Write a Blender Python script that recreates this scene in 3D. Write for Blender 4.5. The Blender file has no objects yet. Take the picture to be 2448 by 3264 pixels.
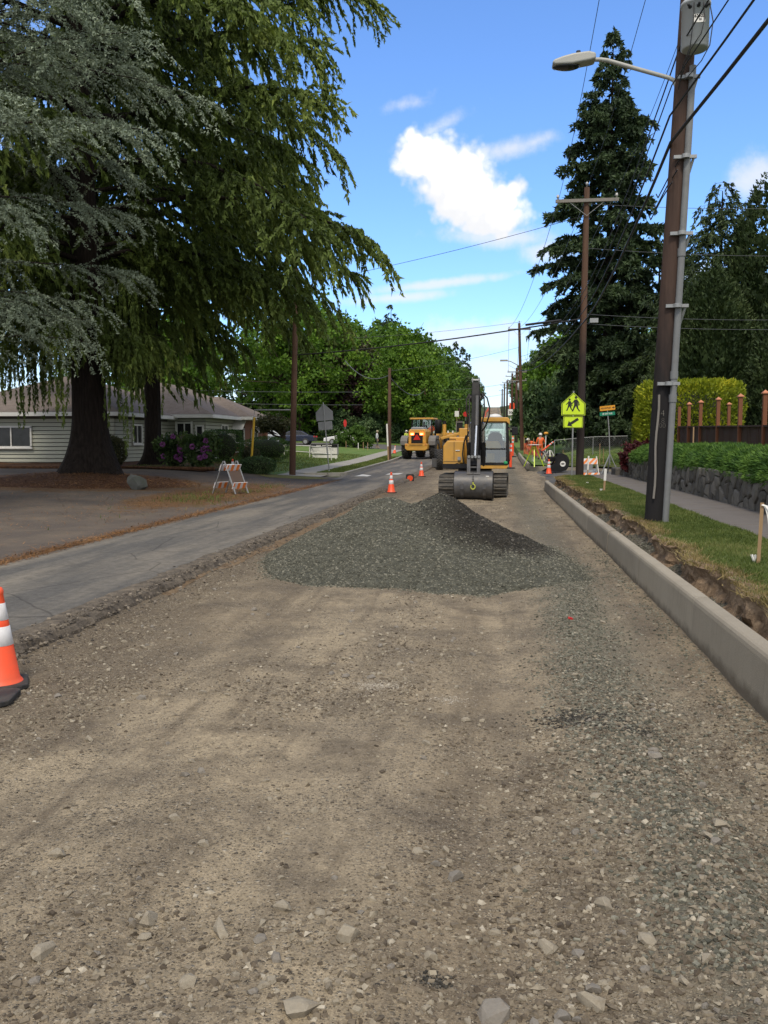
import bpy, bmesh, math, random
import numpy as np
from mathutils import Vector, Matrix

SC = bpy.context.scene
COL = SC.collection
R = math.radians
PI = math.pi
rng = np.random.default_rng(7)
random.seed(7)

# ------------------------------------------------------------------ camera
CAM_H = 1.75
YAW, PITCH = 7.17, 4.478
F_PX = 2822.0                      # focal length in pixels of the 2448 x 3264 photograph
cd = bpy.data.cameras.new('camera'); cam = bpy.data.objects.new('camera', cd); COL.objects.link(cam)
cd.sensor_fit = 'HORIZONTAL'; cd.sensor_width = 36.0; cd.lens = 36.0 * F_PX / 2448.0
cd.clip_start = 0.1; cd.clip_end = 6000
cam.location = (0, 0, CAM_H); cam.rotation_euler = (R(90 - PITCH), 0, R(YAW))
SC.camera = cam

def ray(px, py):
    """world direction of a pixel of the photograph, scaled so that its depth along the road is 1"""
    a, p = R(YAW), R(PITCH)
    rt = np.array([math.cos(a), math.sin(a), 0]); fw = np.array([-math.sin(a) * math.cos(p), math.cos(a) * math.cos(p), -math.sin(p)])
    up = np.cross(rt, fw)
    d = fw + rt * (px - 1224) / F_PX - up * (py - 1632) / F_PX
    return d / d[1]
def at(px, py, y):
    d = ray(px, py); return Vector((d[0] * y, y, CAM_H + d[2] * y))

# ------------------------------------------------------------------ light
SUN_EL, SUN_AZ = 55.0, 176.0        # azimuth clockwise from the road's direction
EXPOSURE = 0.93
SC.view_settings.view_transform = 'Standard'; SC.view_settings.look = 'None'
SC.view_settings.gamma = 1.0; SC.view_settings.use_curve_mapping = False
SC.view_settings.exposure = EXPOSURE
sd = bpy.data.lights.new('sun', 'SUN'); sun = bpy.data.objects.new('sun', sd); COL.objects.link(sun)
sd.energy = 1.5; sd.angle = R(12); sd.color = (1.0, 0.90, 0.76)
sdir = Vector((math.sin(R(SUN_AZ)) * math.cos(R(SUN_EL)), math.cos(R(SUN_AZ)) * math.cos(R(SUN_EL)), math.sin(R(SUN_EL))))
sun.rotation_euler = sdir.to_track_quat('Z', 'Y').to_euler()
sun.location = (0, 0, 60)

def build_world():
    w = bpy.data.worlds.new('World'); SC.world = w; w.use_nodes = True
    nt = w.node_tree; N = nt.nodes; L = nt.links; N.clear()
    def nd(t, **kw):
        n = N.new(t)
        for k, v in kw.items(): setattr(n, k, v)
        return n
    def inp(n, i, v):
        if isinstance(v, bpy.types.NodeSocket): L.new(v, n.inputs[i])
        else: n.inputs[i].default_value = v
    def mth(op, a, b=0.0, c=None, clamp=False):
        n = nd('ShaderNodeMath', operation=op, use_clamp=clamp); inp(n, 0, a); inp(n, 1, b)
        if c is not None: inp(n, 2, c)
        return n.outputs[0]
    sky = nd('ShaderNodeTexSky', sky_type='NISHITA', sun_disc=False)
    sky.sun_elevation = R(SUN_EL); sky.sun_rotation = R(SUN_AZ)
    sky.air_density = 1.15; sky.dust_density = 0.1; sky.ozone_density = 5.0; sky.altitude = 60
    tc = nd('ShaderNodeTexCoord'); sep = nd('ShaderNodeSeparateXYZ'); L.new(tc.outputs['Generated'], sep.inputs[0])
    x, y, z = sep.outputs
    az = mth('ARCTAN2', x, y); el = mth('ARCSINE', z)
    comb = nd('ShaderNodeCombineXYZ'); L.new(az, comb.inputs[0]); L.new(el, comb.inputs[1])
    ae = comb.outputs[0]
    def noise(vec, scale, det=6, rough=0.55):
        n = nd('ShaderNodeTexNoise'); L.new(vec, n.inputs['Vector']); n.inputs['Scale'].default_value = scale
        n.inputs['Detail'].default_value = det; n.inputs['Roughness'].default_value = rough
        return n.outputs['Fac']
    n1 = noise(ae, 22, 8, 0.6); n2 = noise(ae, 60, 6, 0.6)
    bil = nd('ShaderNodeTexVoronoi', feature='F1'); bil.inputs['Scale'].default_value = 38; bil.inputs['Detail'].default_value = 2.0; bil.inputs['Roughness'].default_value = 0.6; L.new(ae, bil.inputs['Vector'])
    puff = mth('SUBTRACT', 0.55, bil.outputs['Distance'])
    nz = mth('ADD', mth('MULTIPLY', mth('SUBTRACT', n1, 0.5), 1.5), mth('MULTIPLY', mth('SUBTRACT', n2, 0.5), 0.55))
    def lump(px, py, rx, ry, ang, amp=1.0):
        d = ray(px, py); d = d / np.linalg.norm(d)
        a0, e0 = math.atan2(d[0], d[1]), math.asin(d[2])
        m = nd('ShaderNodeMapping', vector_type='TEXTURE'); L.new(ae, m.inputs['Vector'])
        m.inputs['Location'].default_value = (a0, e0, 0); m.inputs['Rotation'].default_value = (0, 0, R(ang))
        m.inputs['Scale'].default_value = (rx / F_PX, ry / F_PX, 1)
        v = nd('ShaderNodeVectorMath', operation='LENGTH'); L.new(m.outputs[0], v.inputs[0])
        return mth('MULTIPLY', mth('SUBTRACT', 1.0, v.outputs['Value']), amp)
    def mx(lst):
        r = lst[0]
        for q in lst[1:]: r = mth('SMOOTH_MAX', r, q, 0.12)
        return r
    # the cumulus over the street and its ragged neighbours
    body = mx([lump(1350, 505, 135, 105, -15), lump(1460, 595, 260, 160, -38), lump(1570, 685, 150, 120, -15), lump(1645, 600, 55, 50, 0, .7)])
    dense = mth('ADD', mth('MULTIPLY_ADD', nz, 0.34, body), mth('MULTIPLY', puff, 0.30))
    dens = nd('ShaderNodeMapRange', interpolation_type='SMOOTHSTEP'); inp(dens, 0, dense); inp(dens, 1, 0.02); inp(dens, 2, 0.42)
    wis = mx([lump(1390, 410, 150, 30, 24, .8), lump(1625, 475, 200, 36, 10, .8), lump(1700, 455, 110, 28, 14, .7), lump(1600, 755, 260, 45, -4), lump(1740, 800, 110, 50, 0),
              lump(1390, 905, 330, 20, 6), lump(1260, 950, 230, 22, 4), lump(1540, 1075, 360, 75, 0), lump(1560, 1180, 300, 90, 0),
              lump(2420, 560, 110, 80, 0), lump(2230, 880, 150, 60, 0, .8), lump(1290, 330, 90, 26, 10, .5), lump(250, 900, 260, 90, 0), lump(-300, 700, 420, 160, 0)])
    wd = mth('MULTIPLY_ADD', nz, 1.0, wis)
    wdn = nd('ShaderNodeMapRange', interpolation_type='SMOOTHSTEP'); inp(wdn, 0, wd); inp(wdn, 1, -0.05); inp(wdn, 2, 0.95); inp(wdn, 4, 0.75)
    # unseen cloud over the rest of the dome, thickened to whiten the light
    zz = mth('ADD', mth('MAXIMUM', z, 0.0), 0.12)
    c2 = nd('ShaderNodeCombineXYZ'); L.new(mth('DIVIDE', x, zz), c2.inputs[0]); L.new(mth('DIVIDE', y, zz), c2.inputs[1])
    g = noise(c2.outputs[0], 0.9, 7, 0.58)
    gd = nd('ShaderNodeMapRange', interpolation_type='SMOOTHSTEP'); inp(gd, 0, g); inp(gd, 1, 0.30); inp(gd, 2, 0.50)
    dd = ray(1400, 700); a0 = math.atan2(dd[0], dd[1])
    far = nd('ShaderNodeMapRange', interpolation_type='SMOOTHSTEP'); inp(far, 0, mth('ABSOLUTE', mth('SUBTRACT', az, a0))); inp(far, 1, 0.35); inp(far, 2, 0.8)
    gcl = mth('MULTIPLY', gd.outputs[0], far.outputs[0])
    low = nd('ShaderNodeMapRange', interpolation_type='SMOOTHSTEP'); inp(low, 0, el); inp(low, 1, R(9)); inp(low, 2, R(0)); inp(low, 4, 0.62)
    veil = mth('MAXIMUM', mth('MAXIMUM', wdn.outputs[0], gcl), mth('MULTIPLY', low.outputs[0], mth('ADD', n1, 0.35)))
    cover = mth('MAXIMUM', dens.outputs[0], veil, clamp=True)
    # cloud tone: bright heads, grey undersides
    shade = nd('ShaderNodeMapRange', interpolation_type='SMOOTHSTEP')
    b2 = mx([lump(1370, 490, 150, 95, -25), lump(1490, 560, 170, 85, -35), lump(1590, 640, 120, 70, -20)])
    inp(shade, 0, mth('ADD', mth('MULTIPLY_ADD', nz, 0.3, b2), mth('MULTIPLY', puff, 0.7))); inp(shade, 1, -0.60); inp(shade, 2, 0.55)
    ct = nd('ShaderNodeMix', data_type='RGBA'); L.new(shade.outputs[0], ct.inputs[0])
    ct.inputs[6].default_value = (4.5, 4.55, 4.7, 1); ct.inputs[7].default_value = (6.3, 6.15, 5.95, 1)
    sky_t = nd('ShaderNodeMix', data_type='RGBA', blend_type='MULTIPLY'); sky_t.inputs[0].default_value = 1.0
    L.new(sky.outputs[0], sky_t.inputs[6]); sky_t.inputs[7].default_value = (0.72, 0.88, 1.12, 1)
    mix = nd('ShaderNodeMix', data_type='RGBA'); L.new(cover, mix.inputs[0]); L.new(sky_t.outputs[2], mix.inputs[6]); L.new(ct.outputs[2], mix.inputs[7])
    bg = nd('ShaderNodeBackground'); L.new(mix.outputs[2], bg.inputs[0]); bg.inputs[1].default_value = 0.11
    out = nd('ShaderNodeOutputWorld'); L.new(bg.outputs[0], out.inputs[0])
    w.cycles.sampling_method = 'MANUAL'; w.cycles.sample_map_resolution = 512
build_world()

# ------------------------------------------------------------------ helpers
def tag(o, label=None, cat=None, group=None, kind=None):
    if label: o['label'] = label
    if cat: o['category'] = cat
    if group: o['group'] = group
    if kind: o['kind'] = kind
    return o
def empty(name, loc=(0, 0, 0), rz=0.0, label=None, cat=None, group=None):
    o = bpy.data.objects.new(name, None); COL.objects.link(o)
    o.location = loc; o.rotation_euler = (0, 0, rz); o.empty_display_size = 0.2
    return tag(o, label, cat, group)
def mesh_obj(name, me, mat=None, parent=None, loc=None, rot=None):
    o = bpy.data.objects.new(name, me); COL.objects.link(o)
    if mat is not None and not me.materials: me.materials.append(mat)
    if parent is not None: o.parent = parent
    if loc is not None: o.location = loc
    if rot is not None: o.rotation_euler = rot
    return o
def np_mesh(name, verts, faces, smooth=False):
    """faces: (n,3) or (n,4) int array"""
    verts = np.ascontiguousarray(verts, dtype=np.float32); faces = np.ascontiguousarray(faces, dtype=np.int32)
    me = bpy.data.meshes.new(name); k = faces.shape[1]; n = len(faces)
    me.vertices.add(len(verts)); me.vertices.foreach_set('co', verts.ravel())
    me.loops.add(n * k); me.loops.foreach_set('vertex_index', faces.ravel())
    me.polygons.add(n); me.polygons.foreach_set('loop_start', np.arange(0, n * k, k, dtype=np.int32))
    me.polygons.foreach_set('use_smooth', np.full(n, smooth))
    me.update(calc_edges=True)
    return me
def frame(d):
    """two unit vectors square to d"""
    d = Vector(d).normalized(); a = Vector((0, 0, 1)) if abs(d.z) < 0.95 else Vector((1, 0, 0))
    u = d.cross(a).normalized(); return u, d.cross(u).normalized()

class MB:
    """collects shapes into one mesh"""
    def __init__(s): s.v = []; s.f = []; s.sm = []
    def add(s, vs, fs, smooth=False):
        b = len(s.v); s.v += [tuple(q) for q in vs]; s.f += [tuple(i + b for i in q) for q in fs]; s.sm += [smooth] * len(fs); return s
    def box(s, c, d, rot=None, taper=1.0):
        x, y, z = d[0] / 2, d[1] / 2, d[2] / 2
        vs = [Vector((sx * x * (taper if sz > 0 else 1), sy * y * (taper if sz > 0 else 1), sz * z)) for sz in (-1, 1) for sy in (-1, 1) for sx in (-1, 1)]
        if rot is not None:
            m = rot if isinstance(rot, Matrix) else Matrix.Rotation(rot[2], 3, 'Z') @ Matrix.Rotation(rot[1], 3, 'Y') @ Matrix.Rotation(rot[0], 3, 'X')
            vs = [m @ q for q in vs]
        c = Vector(c); vs = [q + c for q in vs]
        return s.add(vs, [(0, 2, 3, 1), (4, 5, 7, 6), (0, 1, 5, 4), (2, 6, 7, 3), (0, 4, 6, 2), (1, 3, 7, 5)])
    def bar(s, p0, p1, w, h=None, up=None):
        """square bar from p0 to p1"""
        p0, p1 = Vector(p0), Vector(p1); h = h or w; d = (p1 - p0).normalized()
        if up is not None: u = d.cross(Vector(up)).normalized(); v = u.cross(d).normalized()
        else: u, v = frame(d)
        vs = [p + u * a * w / 2 + v * b * h / 2 for p in (p0, p1) for a, b in ((-1, -1), (1, -1), (1, 1), (-1, 1))]
        return s.add(vs, [(3, 2, 1, 0), (4, 5, 6, 7)] + [(i, (i + 1) % 4, (i + 1) % 4 + 4, i + 4) for i in range(4)])
    def cyl(s, p0, p1, r0, r1=None, n=12, caps=True):
        r1 = r0 if r1 is None else r1; p0, p1 = Vector(p0), Vector(p1); u, v = frame(p1 - p0)
        vs = [p + (u * math.cos(2 * PI * i / n) + v * math.sin(2 * PI * i / n)) * r for p, r in ((p0, r0), (p1, r1)) for i in range(n)]
        s.add(vs, [(i, (i + 1) % n, (i + 1) % n + n, i + n) for i in range(n)], True)
        if caps: s.add(vs[:n], [tuple(range(n))[::-1]]); s.add(vs[n:], [tuple(range(n))])
        return s
    def tube(s, pts, r, n=6, caps=True):
        pts = [Vector(p) for p in pts]; rr = r if isinstance(r, (list, tuple, np.ndarray)) else [r] * len(pts)
        vs = []; u = None
        for i, p in enumerate(pts):
            d = (pts[min(i + 1, len(pts) - 1)] - pts[max(i - 1, 0)]).normalized()
            if u is None: u, v = frame(d)
            else:
                u = (u - d * u.dot(d)); u = u.normalized() if u.length > 1e-6 else frame(d)[0]; v = d.cross(u)
            vs += [p + (u * math.cos(2 * PI * k / n) + v * math.sin(2 * PI * k / n)) * rr[i] for k in range(n)]
        fs = [(i * n + k, i * n + (k + 1) % n, (i + 1) * n + (k + 1) % n, (i + 1) * n + k) for i in range(len(pts) - 1) for k in range(n)]
        s.add(vs, fs, True)
        if caps: s.add(vs[:n], [tuple(range(n))[::-1]]); s.add(vs[-n:], [tuple(range(n))])
        return s
    def lathe(s, prof, c=(0, 0, 0), n=20, axis=None, smooth=True):
        """prof: (radius, height) pairs turned about z or another axis"""
        c = Vector(c); vs = []
        if axis is None: u, v, w = Vector((1, 0, 0)), Vector((0, 1, 0)), Vector((0, 0, 1))
        else: w = Vector(axis).normalized(); u, v = frame(w)
        for r, h in prof: vs += [c + w * h + (u * math.cos(2 * PI * k / n) + v * math.sin(2 * PI * k / n)) * r for k in range(n)]
        fs = [(i * n + k, i * n + (k + 1) % n, (i + 1) * n + (k + 1) % n, (i + 1) * n + k) for i in range(len(prof) - 1) for k in range(n)]
        return s.add(vs, fs, smooth)
    def prism(s, poly, y0, y1, plane='xz', M=None, smooth=False):
        """poly: 2-d points, pulled from y0 to y1 along the third axis"""
        def P(a, b, c):
            q = {'xz': (a, c, b), 'xy': (a, b, c), 'yz': (c, a, b)}[plane]; q = Vector(q); return M @ q if M is not None else q
        n = len(poly); vs = [P(a, b, y0) for a, b in poly] + [P(a, b, y1) for a, b in poly]
        s.add(vs, [tuple(range(n))[::-1], tuple(range(n, 2 * n))] if plane != 'xz' else [tuple(range(n)), tuple(range(n, 2 * n))[::-1]])
        side = [(i, (i + 1) % n, (i + 1) % n + n, i + n) for i in range(n)]
        return s.add(vs, side if plane != 'xz' else [q[::-1] for q in side], smooth)
    def ball(s, c, r, nu=12, nv=8):
        c = Vector(c); rx, ry, rz = r if isinstance(r, (tuple, list)) else (r, r, r)
        vs = [c + Vector((rx * math.sin(PI * j / nv) * math.cos(2 * PI * i / nu), ry * math.sin(PI * j / nv) * math.sin(2 * PI * i / nu), rz * math.cos(PI * j / nv))) for j in range(nv + 1) for i in range(nu)]
        return s.add(vs, [((j + 1) * nu + i, (j + 1) * nu + (i + 1) % nu, j * nu + (i + 1) % nu, j * nu + i) for j in range(nv) for i in range(nu)], True)
    def build(s, name, mat, parent=None, bevel=0.0, loc=None, rot=None, seg=2):
        me = bpy.data.meshes.new(name); me.from_pydata(s.v, [], s.f); me.polygons.foreach_set('use_smooth', s.sm)
        if bevel > 0:                     # weld the corners so the bevel sees one body
            bm = bmesh.new(); bm.from_mesh(me); bmesh.ops.remove_doubles(bm, verts=bm.verts, dist=1e-5); bm.to_mesh(me); bm.free()
        me.update(); o = mesh_obj(name, me, mat, parent, loc, rot)
        if bevel > 0:
            b = o.modifiers.new('bevel', 'BEVEL'); b.width = bevel; b.segments = seg; b.limit_method = 'ANGLE'; b.angle_limit = R(40)
        return o

def copy_tree(o, parent=None):
    c = o.copy(); COL.objects.link(c)
    if parent is not None: c.parent = parent
    for ch in list(o.children): copy_tree(ch, c)
    return c
def text_mesh(txt, size, bold=0.0):
    cu = bpy.data.curves.new('lettering', 'FONT'); cu.body = txt; cu.size = size; cu.align_x = 'CENTER'; cu.align_y = 'CENTER'; cu.offset = bold; cu.extrude = 0.0015
    ob = bpy.data.objects.new('lettering', cu); COL.objects.link(ob)
    dg = bpy.context.evaluated_depsgraph_get(); me = bpy.data.meshes.new_from_object(ob.evaluated_get(dg))
    bpy.data.objects.remove(ob); bpy.data.curves.remove(cu); return me
def lettering(txt, size, mat, parent, loc, rot=(PI / 2, 0, 0), bold=0.0, sx=1.0):
    o = mesh_obj('lettering', text_mesh(txt, size, bold), mat, parent, loc, rot); o.scale = (sx, 1, 1); return o

def fbm2(x, y, scale, oct=4, seed=0):
    """cheap smooth value noise in numpy, about -1..1"""
    out = np.zeros(np.broadcast(x, y).shape); amp = 1.0; tot = 0
    for o in range(oct):
        xs, ys = np.asarray(x) * scale * 2 ** o + 17.3 * o + seed * 3.1, np.asarray(y) * scale * 2 ** o - 9.1 * o + seed * 7.7
        xi, yi = np.floor(xs), np.floor(ys); fx, fy = xs - xi, ys - yi; fx = fx * fx * (3 - 2 * fx); fy = fy * fy * (3 - 2 * fy)
        def h(a, b):
            q = np.sin(a * 127.1 + b * 311.7 + seed * 13.7) * 43758.5453; return (q - np.floor(q)) * 2 - 1
        v = (h(xi, yi) * (1 - fx) + h(xi + 1, yi) * fx) * (1 - fy) + (h(xi, yi + 1) * (1 - fx) + h(xi + 1, yi + 1) * fx) * fy
        out += v * amp; tot += amp; amp *= 0.5
    return out / tot

# ------------------------------------------------------------------ materials
class NT:
    def __init__(s, name):
        s.m = bpy.data.materials.new(name); s.m.use_nodes = True; s.t = s.m.node_tree; s.t.nodes.clear()
        s.out = s.t.nodes.new('ShaderNodeOutputMaterial')
    def n(s, t, **kw):
        q = s.t.nodes.new(t)
        for k, v in kw.items(): setattr(q, k, v)
        return q
    def set(s, node, i, v):
        if isinstance(v, bpy.types.NodeSocket): s.t.links.new(v, node.inputs[i])
        elif v is not None:
            if isinstance(v, tuple) and len(v) == 3 and node.inputs[i].type == 'RGBA': v = (*v, 1)
            node.inputs[i].default_value = v
    def coord(s, kind='Object', scale=(1, 1, 1)):
        c = s.n('ShaderNodeTexCoord').outputs[kind]
        if scale == (1, 1, 1): return c
        m = s.n('ShaderNodeMapping'); s.t.links.new(c, m.inputs[0]); m.inputs['Scale'].default_value = scale; return m.outputs[0]
    def noise(s, vec, scale, det=4, rough=0.55):
        q = s.n('ShaderNodeTexNoise'); s.set(q, 'Vector', vec); q.inputs['Scale'].default_value = scale; q.inputs['Detail'].default_value = det; q.inputs['Roughness'].default_value = rough
        return q.outputs['Fac']
    def vor(s, vec, scale, feature='F1', out='Distance', rnd=1.0):
        q = s.n('ShaderNodeTexVoronoi', feature=feature); s.set(q, 'Vector', vec); q.inputs['Scale'].default_value = scale; q.inputs['Randomness'].default_value = rnd
        return q.outputs[out]
    def ramp(s, fac, stops):
        q = s.n('ShaderNodeValToRGB'); s.set(q, 0, fac); e = q.color_ramp.elements
        while len(e) < len(stops): e.new(0.5)
        for k, (p, c) in enumerate(stops):
            e[k].position = p; e[k].color = (*c, 1) if len(c) == 3 else c
        return q.outputs[0]
    def rng(s, v, a, b, c=0.0, d=1.0):
        q = s.n('ShaderNodeMapRange'); s.set(q, 0, v); s.set(q, 1, a); s.set(q, 2, b); s.set(q, 3, c); s.set(q, 4, d); return q.outputs[0]
    def mix(s, fac, a, b, mode='MIX'):
        q = s.n('ShaderNodeMix', data_type='RGBA', blend_type=mode); s.set(q, 0, fac); s.set(q, 6, a); s.set(q, 7, b); return q.outputs[2]
    def math(s, op, a, b=0.0):
        q = s.n('ShaderNodeMath', operation=op); s.set(q, 0, a); s.set(q, 1, b); return q.outputs[0]
    def bump(s, h, strength=0.3, dist=0.02, base=None):
        q = s.n('ShaderNodeBump'); s.set(q, 'Height', h); q.inputs['Strength'].default_value = strength; q.inputs['Distance'].default_value = dist
        if base is not None: s.set(q, 'Normal', base)
        return q.outputs[0]
    def bsdf(s, col, rough=0.8, metal=0.0, normal=None, spec=0.5, **kw):
        q = s.n('ShaderNodeBsdfPrincipled'); s.set(q, 'Base Color', col); s.set(q, 'Roughness', rough); s.set(q, 'Metallic', metal); s.set(q, 'Specular IOR Level', spec)
        if normal is not None: s.set(q, 'Normal', normal)
        for k, v in kw.items(): s.set(q, k.replace('_', ' '), v)
        s.last = q; return q.outputs[0]
    def done(s, sh): s.t.links.new(sh, s.out.inputs[0]); return s.m

def plain(name, col, rough=0.6, metal=0.0, var=0.25, scale=6.0, dirt=None, dirt_amt=0.35, bump=0.0, bscale=60.0, spec=0.5, stretch=(1, 1, 1)):
    """one colour with soft variation, grime in patches and fine relief"""
    t = NT(name); c = t.coord('Object', stretch)
    n = t.noise(c, scale, 5, 0.6)
    base = t.mix(n, tuple(q * (1 - var) for q in col), tuple(min(1, q * (1 + var)) for q in col))
    if dirt: base = t.mix(t.rng(t.noise(c, scale * 0.45, 6, 0.65), 0.48, 0.72, 0, dirt_amt), base, dirt)
    nm = t.bump(t.noise(c, bscale, 4), bump, 0.01) if bump else None
    return t.done(t.bsdf(base, t.rng(n, 0.3, 0.7, max(0.05, rough - 0.08), min(1, rough + 0.08)), metal, nm, spec))
def foliage(name, c1, c2, c3=None, trans=0.25, patch=0.6, rough=0.6, tip=False):
    """leaf colour changing from leaf to leaf and from bough to bough"""
    t = NT(name); g = t.n('ShaderNodeNewGeometry')
    r = g.outputs['Random Per Island']; c = t.coord('Object')
    n = t.rng(t.noise(c, patch, 3), 0.35, 0.65)
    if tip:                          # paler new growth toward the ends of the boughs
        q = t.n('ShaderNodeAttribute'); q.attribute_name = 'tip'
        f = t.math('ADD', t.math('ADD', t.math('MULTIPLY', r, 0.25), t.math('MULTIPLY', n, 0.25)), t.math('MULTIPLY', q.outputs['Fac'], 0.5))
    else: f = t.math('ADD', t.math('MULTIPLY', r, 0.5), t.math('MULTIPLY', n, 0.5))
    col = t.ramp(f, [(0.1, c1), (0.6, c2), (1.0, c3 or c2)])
    b = t.bsdf(col, rough, 0, None, 0.25)
    tr = t.n('ShaderNodeBsdfTranslucent'); t.set(tr, 0, t.mix(1.0, col, (1.0, 1.0, 0.55), 'MULTIPLY'))
    m = t.n('ShaderNodeMixShader'); m.inputs[0].default_value = trans; t.t.links.new(b, m.inputs[1]); t.t.links.new(tr.outputs[0], m.inputs[2])
    return t.done(m.outputs[0])
def island(name, stops, rough=0.9, bump=0.0, spec=0.3):
    """each loose piece its own tone"""
    t = NT(name); r = t.n('ShaderNodeNewGeometry').outputs['Random Per Island']; c = t.coord('Object')
    col = t.ramp(r, stops); col = t.mix(0.5, col, t.ramp(t.noise(c, 60, 3), [(0.3, (0.55, 0.55, 0.55)), (0.7, (1.3, 1.3, 1.3))]), 'MULTIPLY')
    return t.done(t.bsdf(col, rough, 0, t.bump(t.noise(c, 90, 3), bump, 0.01) if bump else None, spec))
def glass(name, tint=(0.02, 0.03, 0.035), rough=0.05):
    t = NT(name); return t.done(t.bsdf(tint, rough, 0, None, 0.8, Coat_Weight=0.3))
def clear_glass(name, tint=(0.85, 0.95, 0.93), amt=0.75):
    t = NT(name); g = t.n('ShaderNodeBsdfGlossy'); g.inputs['Roughness'].default_value = 0.03; g.inputs[0].default_value = (0.9, 0.95, 0.95, 1)
    tr = t.n('ShaderNodeBsdfTransparent'); t.set(tr, 0, tint); fr = t.n('ShaderNodeFresnel'); fr.inputs[0].default_value = 1.5
    m = t.n('ShaderNodeMixShader'); t.t.links.new(t.math('ADD', fr.outputs[0], 1 - amt - 0.1), m.inputs[0]); t.t.links.new(tr.outputs[0], m.inputs[1]); t.t.links.new(g.outputs[0], m.inputs[2])
    return t.done(m.outputs[0])
def glow(name, col, s=4.0):
    t = NT(name); return t.done(t.bsdf(col, 0.3, 0, None, 0.5, Emission_Color=col, Emission_Strength=s))

MAT = {}
MAT['white_paint'] = plain('white_paint', (0.72, 0.71, 0.67), 0.6, 0, 0.1, 4, (0.3, 0.27, 0.22), 0.3)
MAT['galv'] = plain('galvanised_steel', (0.32, 0.33, 0.33), 0.5, 0.5, 0.2, 14, (0.2, 0.19, 0.17), 0.4)
MAT['sign_back'] = plain('sign_back_aluminium', (0.30, 0.31, 0.32), 0.5, 0.5, 0.1, 8)
MAT['conduit'] = plain('grey_plastic_conduit', (0.165, 0.172, 0.175), 0.55, 0, 0.15, 10, (0.13, 0.12, 0.11), 0.4)
MAT['black_paint'] = plain('black_machine_paint', (0.009, 0.009, 0.010), 0.55, 0, 0.3, 9, (0.05, 0.045, 0.038), 0.3, 0.05, 60, 0.3)
MAT['black_rubber'] = plain('black_rubber', (0.02, 0.02, 0.02), 0.75, 0, 0.3, 12, (0.09, 0.08, 0.065), 0.6)
MAT['tyre'] = plain('dusty_tyre', (0.035, 0.034, 0.033), 0.85, 0, 0.3, 6, (0.14, 0.125, 0.10), 0.7, 0.2)
MAT['yellow'] = plain('machine_yellow', (0.56, 0.30, 0.05), 0.42, 0, 0.1, 5, (0.30, 0.20, 0.09), 0.45)
MAT['steel'] = plain('worn_steel', (0.085, 0.085, 0.088), 0.5, 0.35, 0.35, 6, (0.15, 0.13, 0.10), 0.6, 0.15)
MAT['chrome'] = plain('chromed_rod', (0.75, 0.76, 0.78), 0.18, 0.9, 0.05)
MAT['track'] = plain('dusty_track_steel', (0.075, 0.070, 0.062), 0.75, 0.1, 0.3, 8, (0.18, 0.155, 0.12), 0.8, 0.2)
MAT['orange'] = plain('fluorescent_orange_plastic', (0.86, 0.085, 0.022), 0.5, 0, 0.12, 7, (0.36, 0.13, 0.07), 0.5)
MAT['reflective'] = plain('white_reflective_band', (0.68, 0.68, 0.69), 0.45, 0, 0.1, 12, (0.36, 0.32, 0.28), 0.45)
MAT['orange_sheet'] = plain('orange_reflective_sheet', (0.78, 0.22, 0.04), 0.5, 0, 0.1, 8)
MAT['lime'] = plain('fluorescent_yellow_green', (0.60, 0.80, 0.02), 0.45, 0, 0.05, 3)
MAT['black_ink'] = plain('black_ink', (0.012, 0.012, 0.012), 0.6, 0, 0.1)
MAT['amber_sign'] = plain('amber_sign_sheet', (0.66, 0.30, 0.02), 0.5, 0, 0.1)
MAT['green_sign'] = plain('green_sign_sheet', (0.005, 0.20, 0.11), 0.5, 0, 0.1)
MAT['red'] = plain('red_sheet', (0.50, 0.02, 0.015), 0.45, 0, 0.1)
MAT['wire'] = plain('black_wire', (0.02, 0.02, 0.022), 0.6)
MAT['wire_grey'] = plain('grey_wire', (0.10, 0.105, 0.11), 0.5, 0.3)
MAT['timber'] = plain('bare_timber', (0.33, 0.22, 0.12), 0.8, 0, 0.25, 20, None, 0, 0.3, 90, 0.3, (1, 1, 0.08))
MAT['glass_dark'] = plain('dark_glass', (0.012, 0.014, 0.015), 0.12, 0, 0.2, 3, spec=0.5)
MAT['glass'] = clear_glass('clear_glass')
MAT['lamp_red'] = glow('lit_tail_lamp', (1.0, 0.10, 0.02), 5.0)
MAT['lamp_core'] = glow('lit_tail_lamp_core', (1.0, 0.40, 0.08), 9.0)
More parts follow.
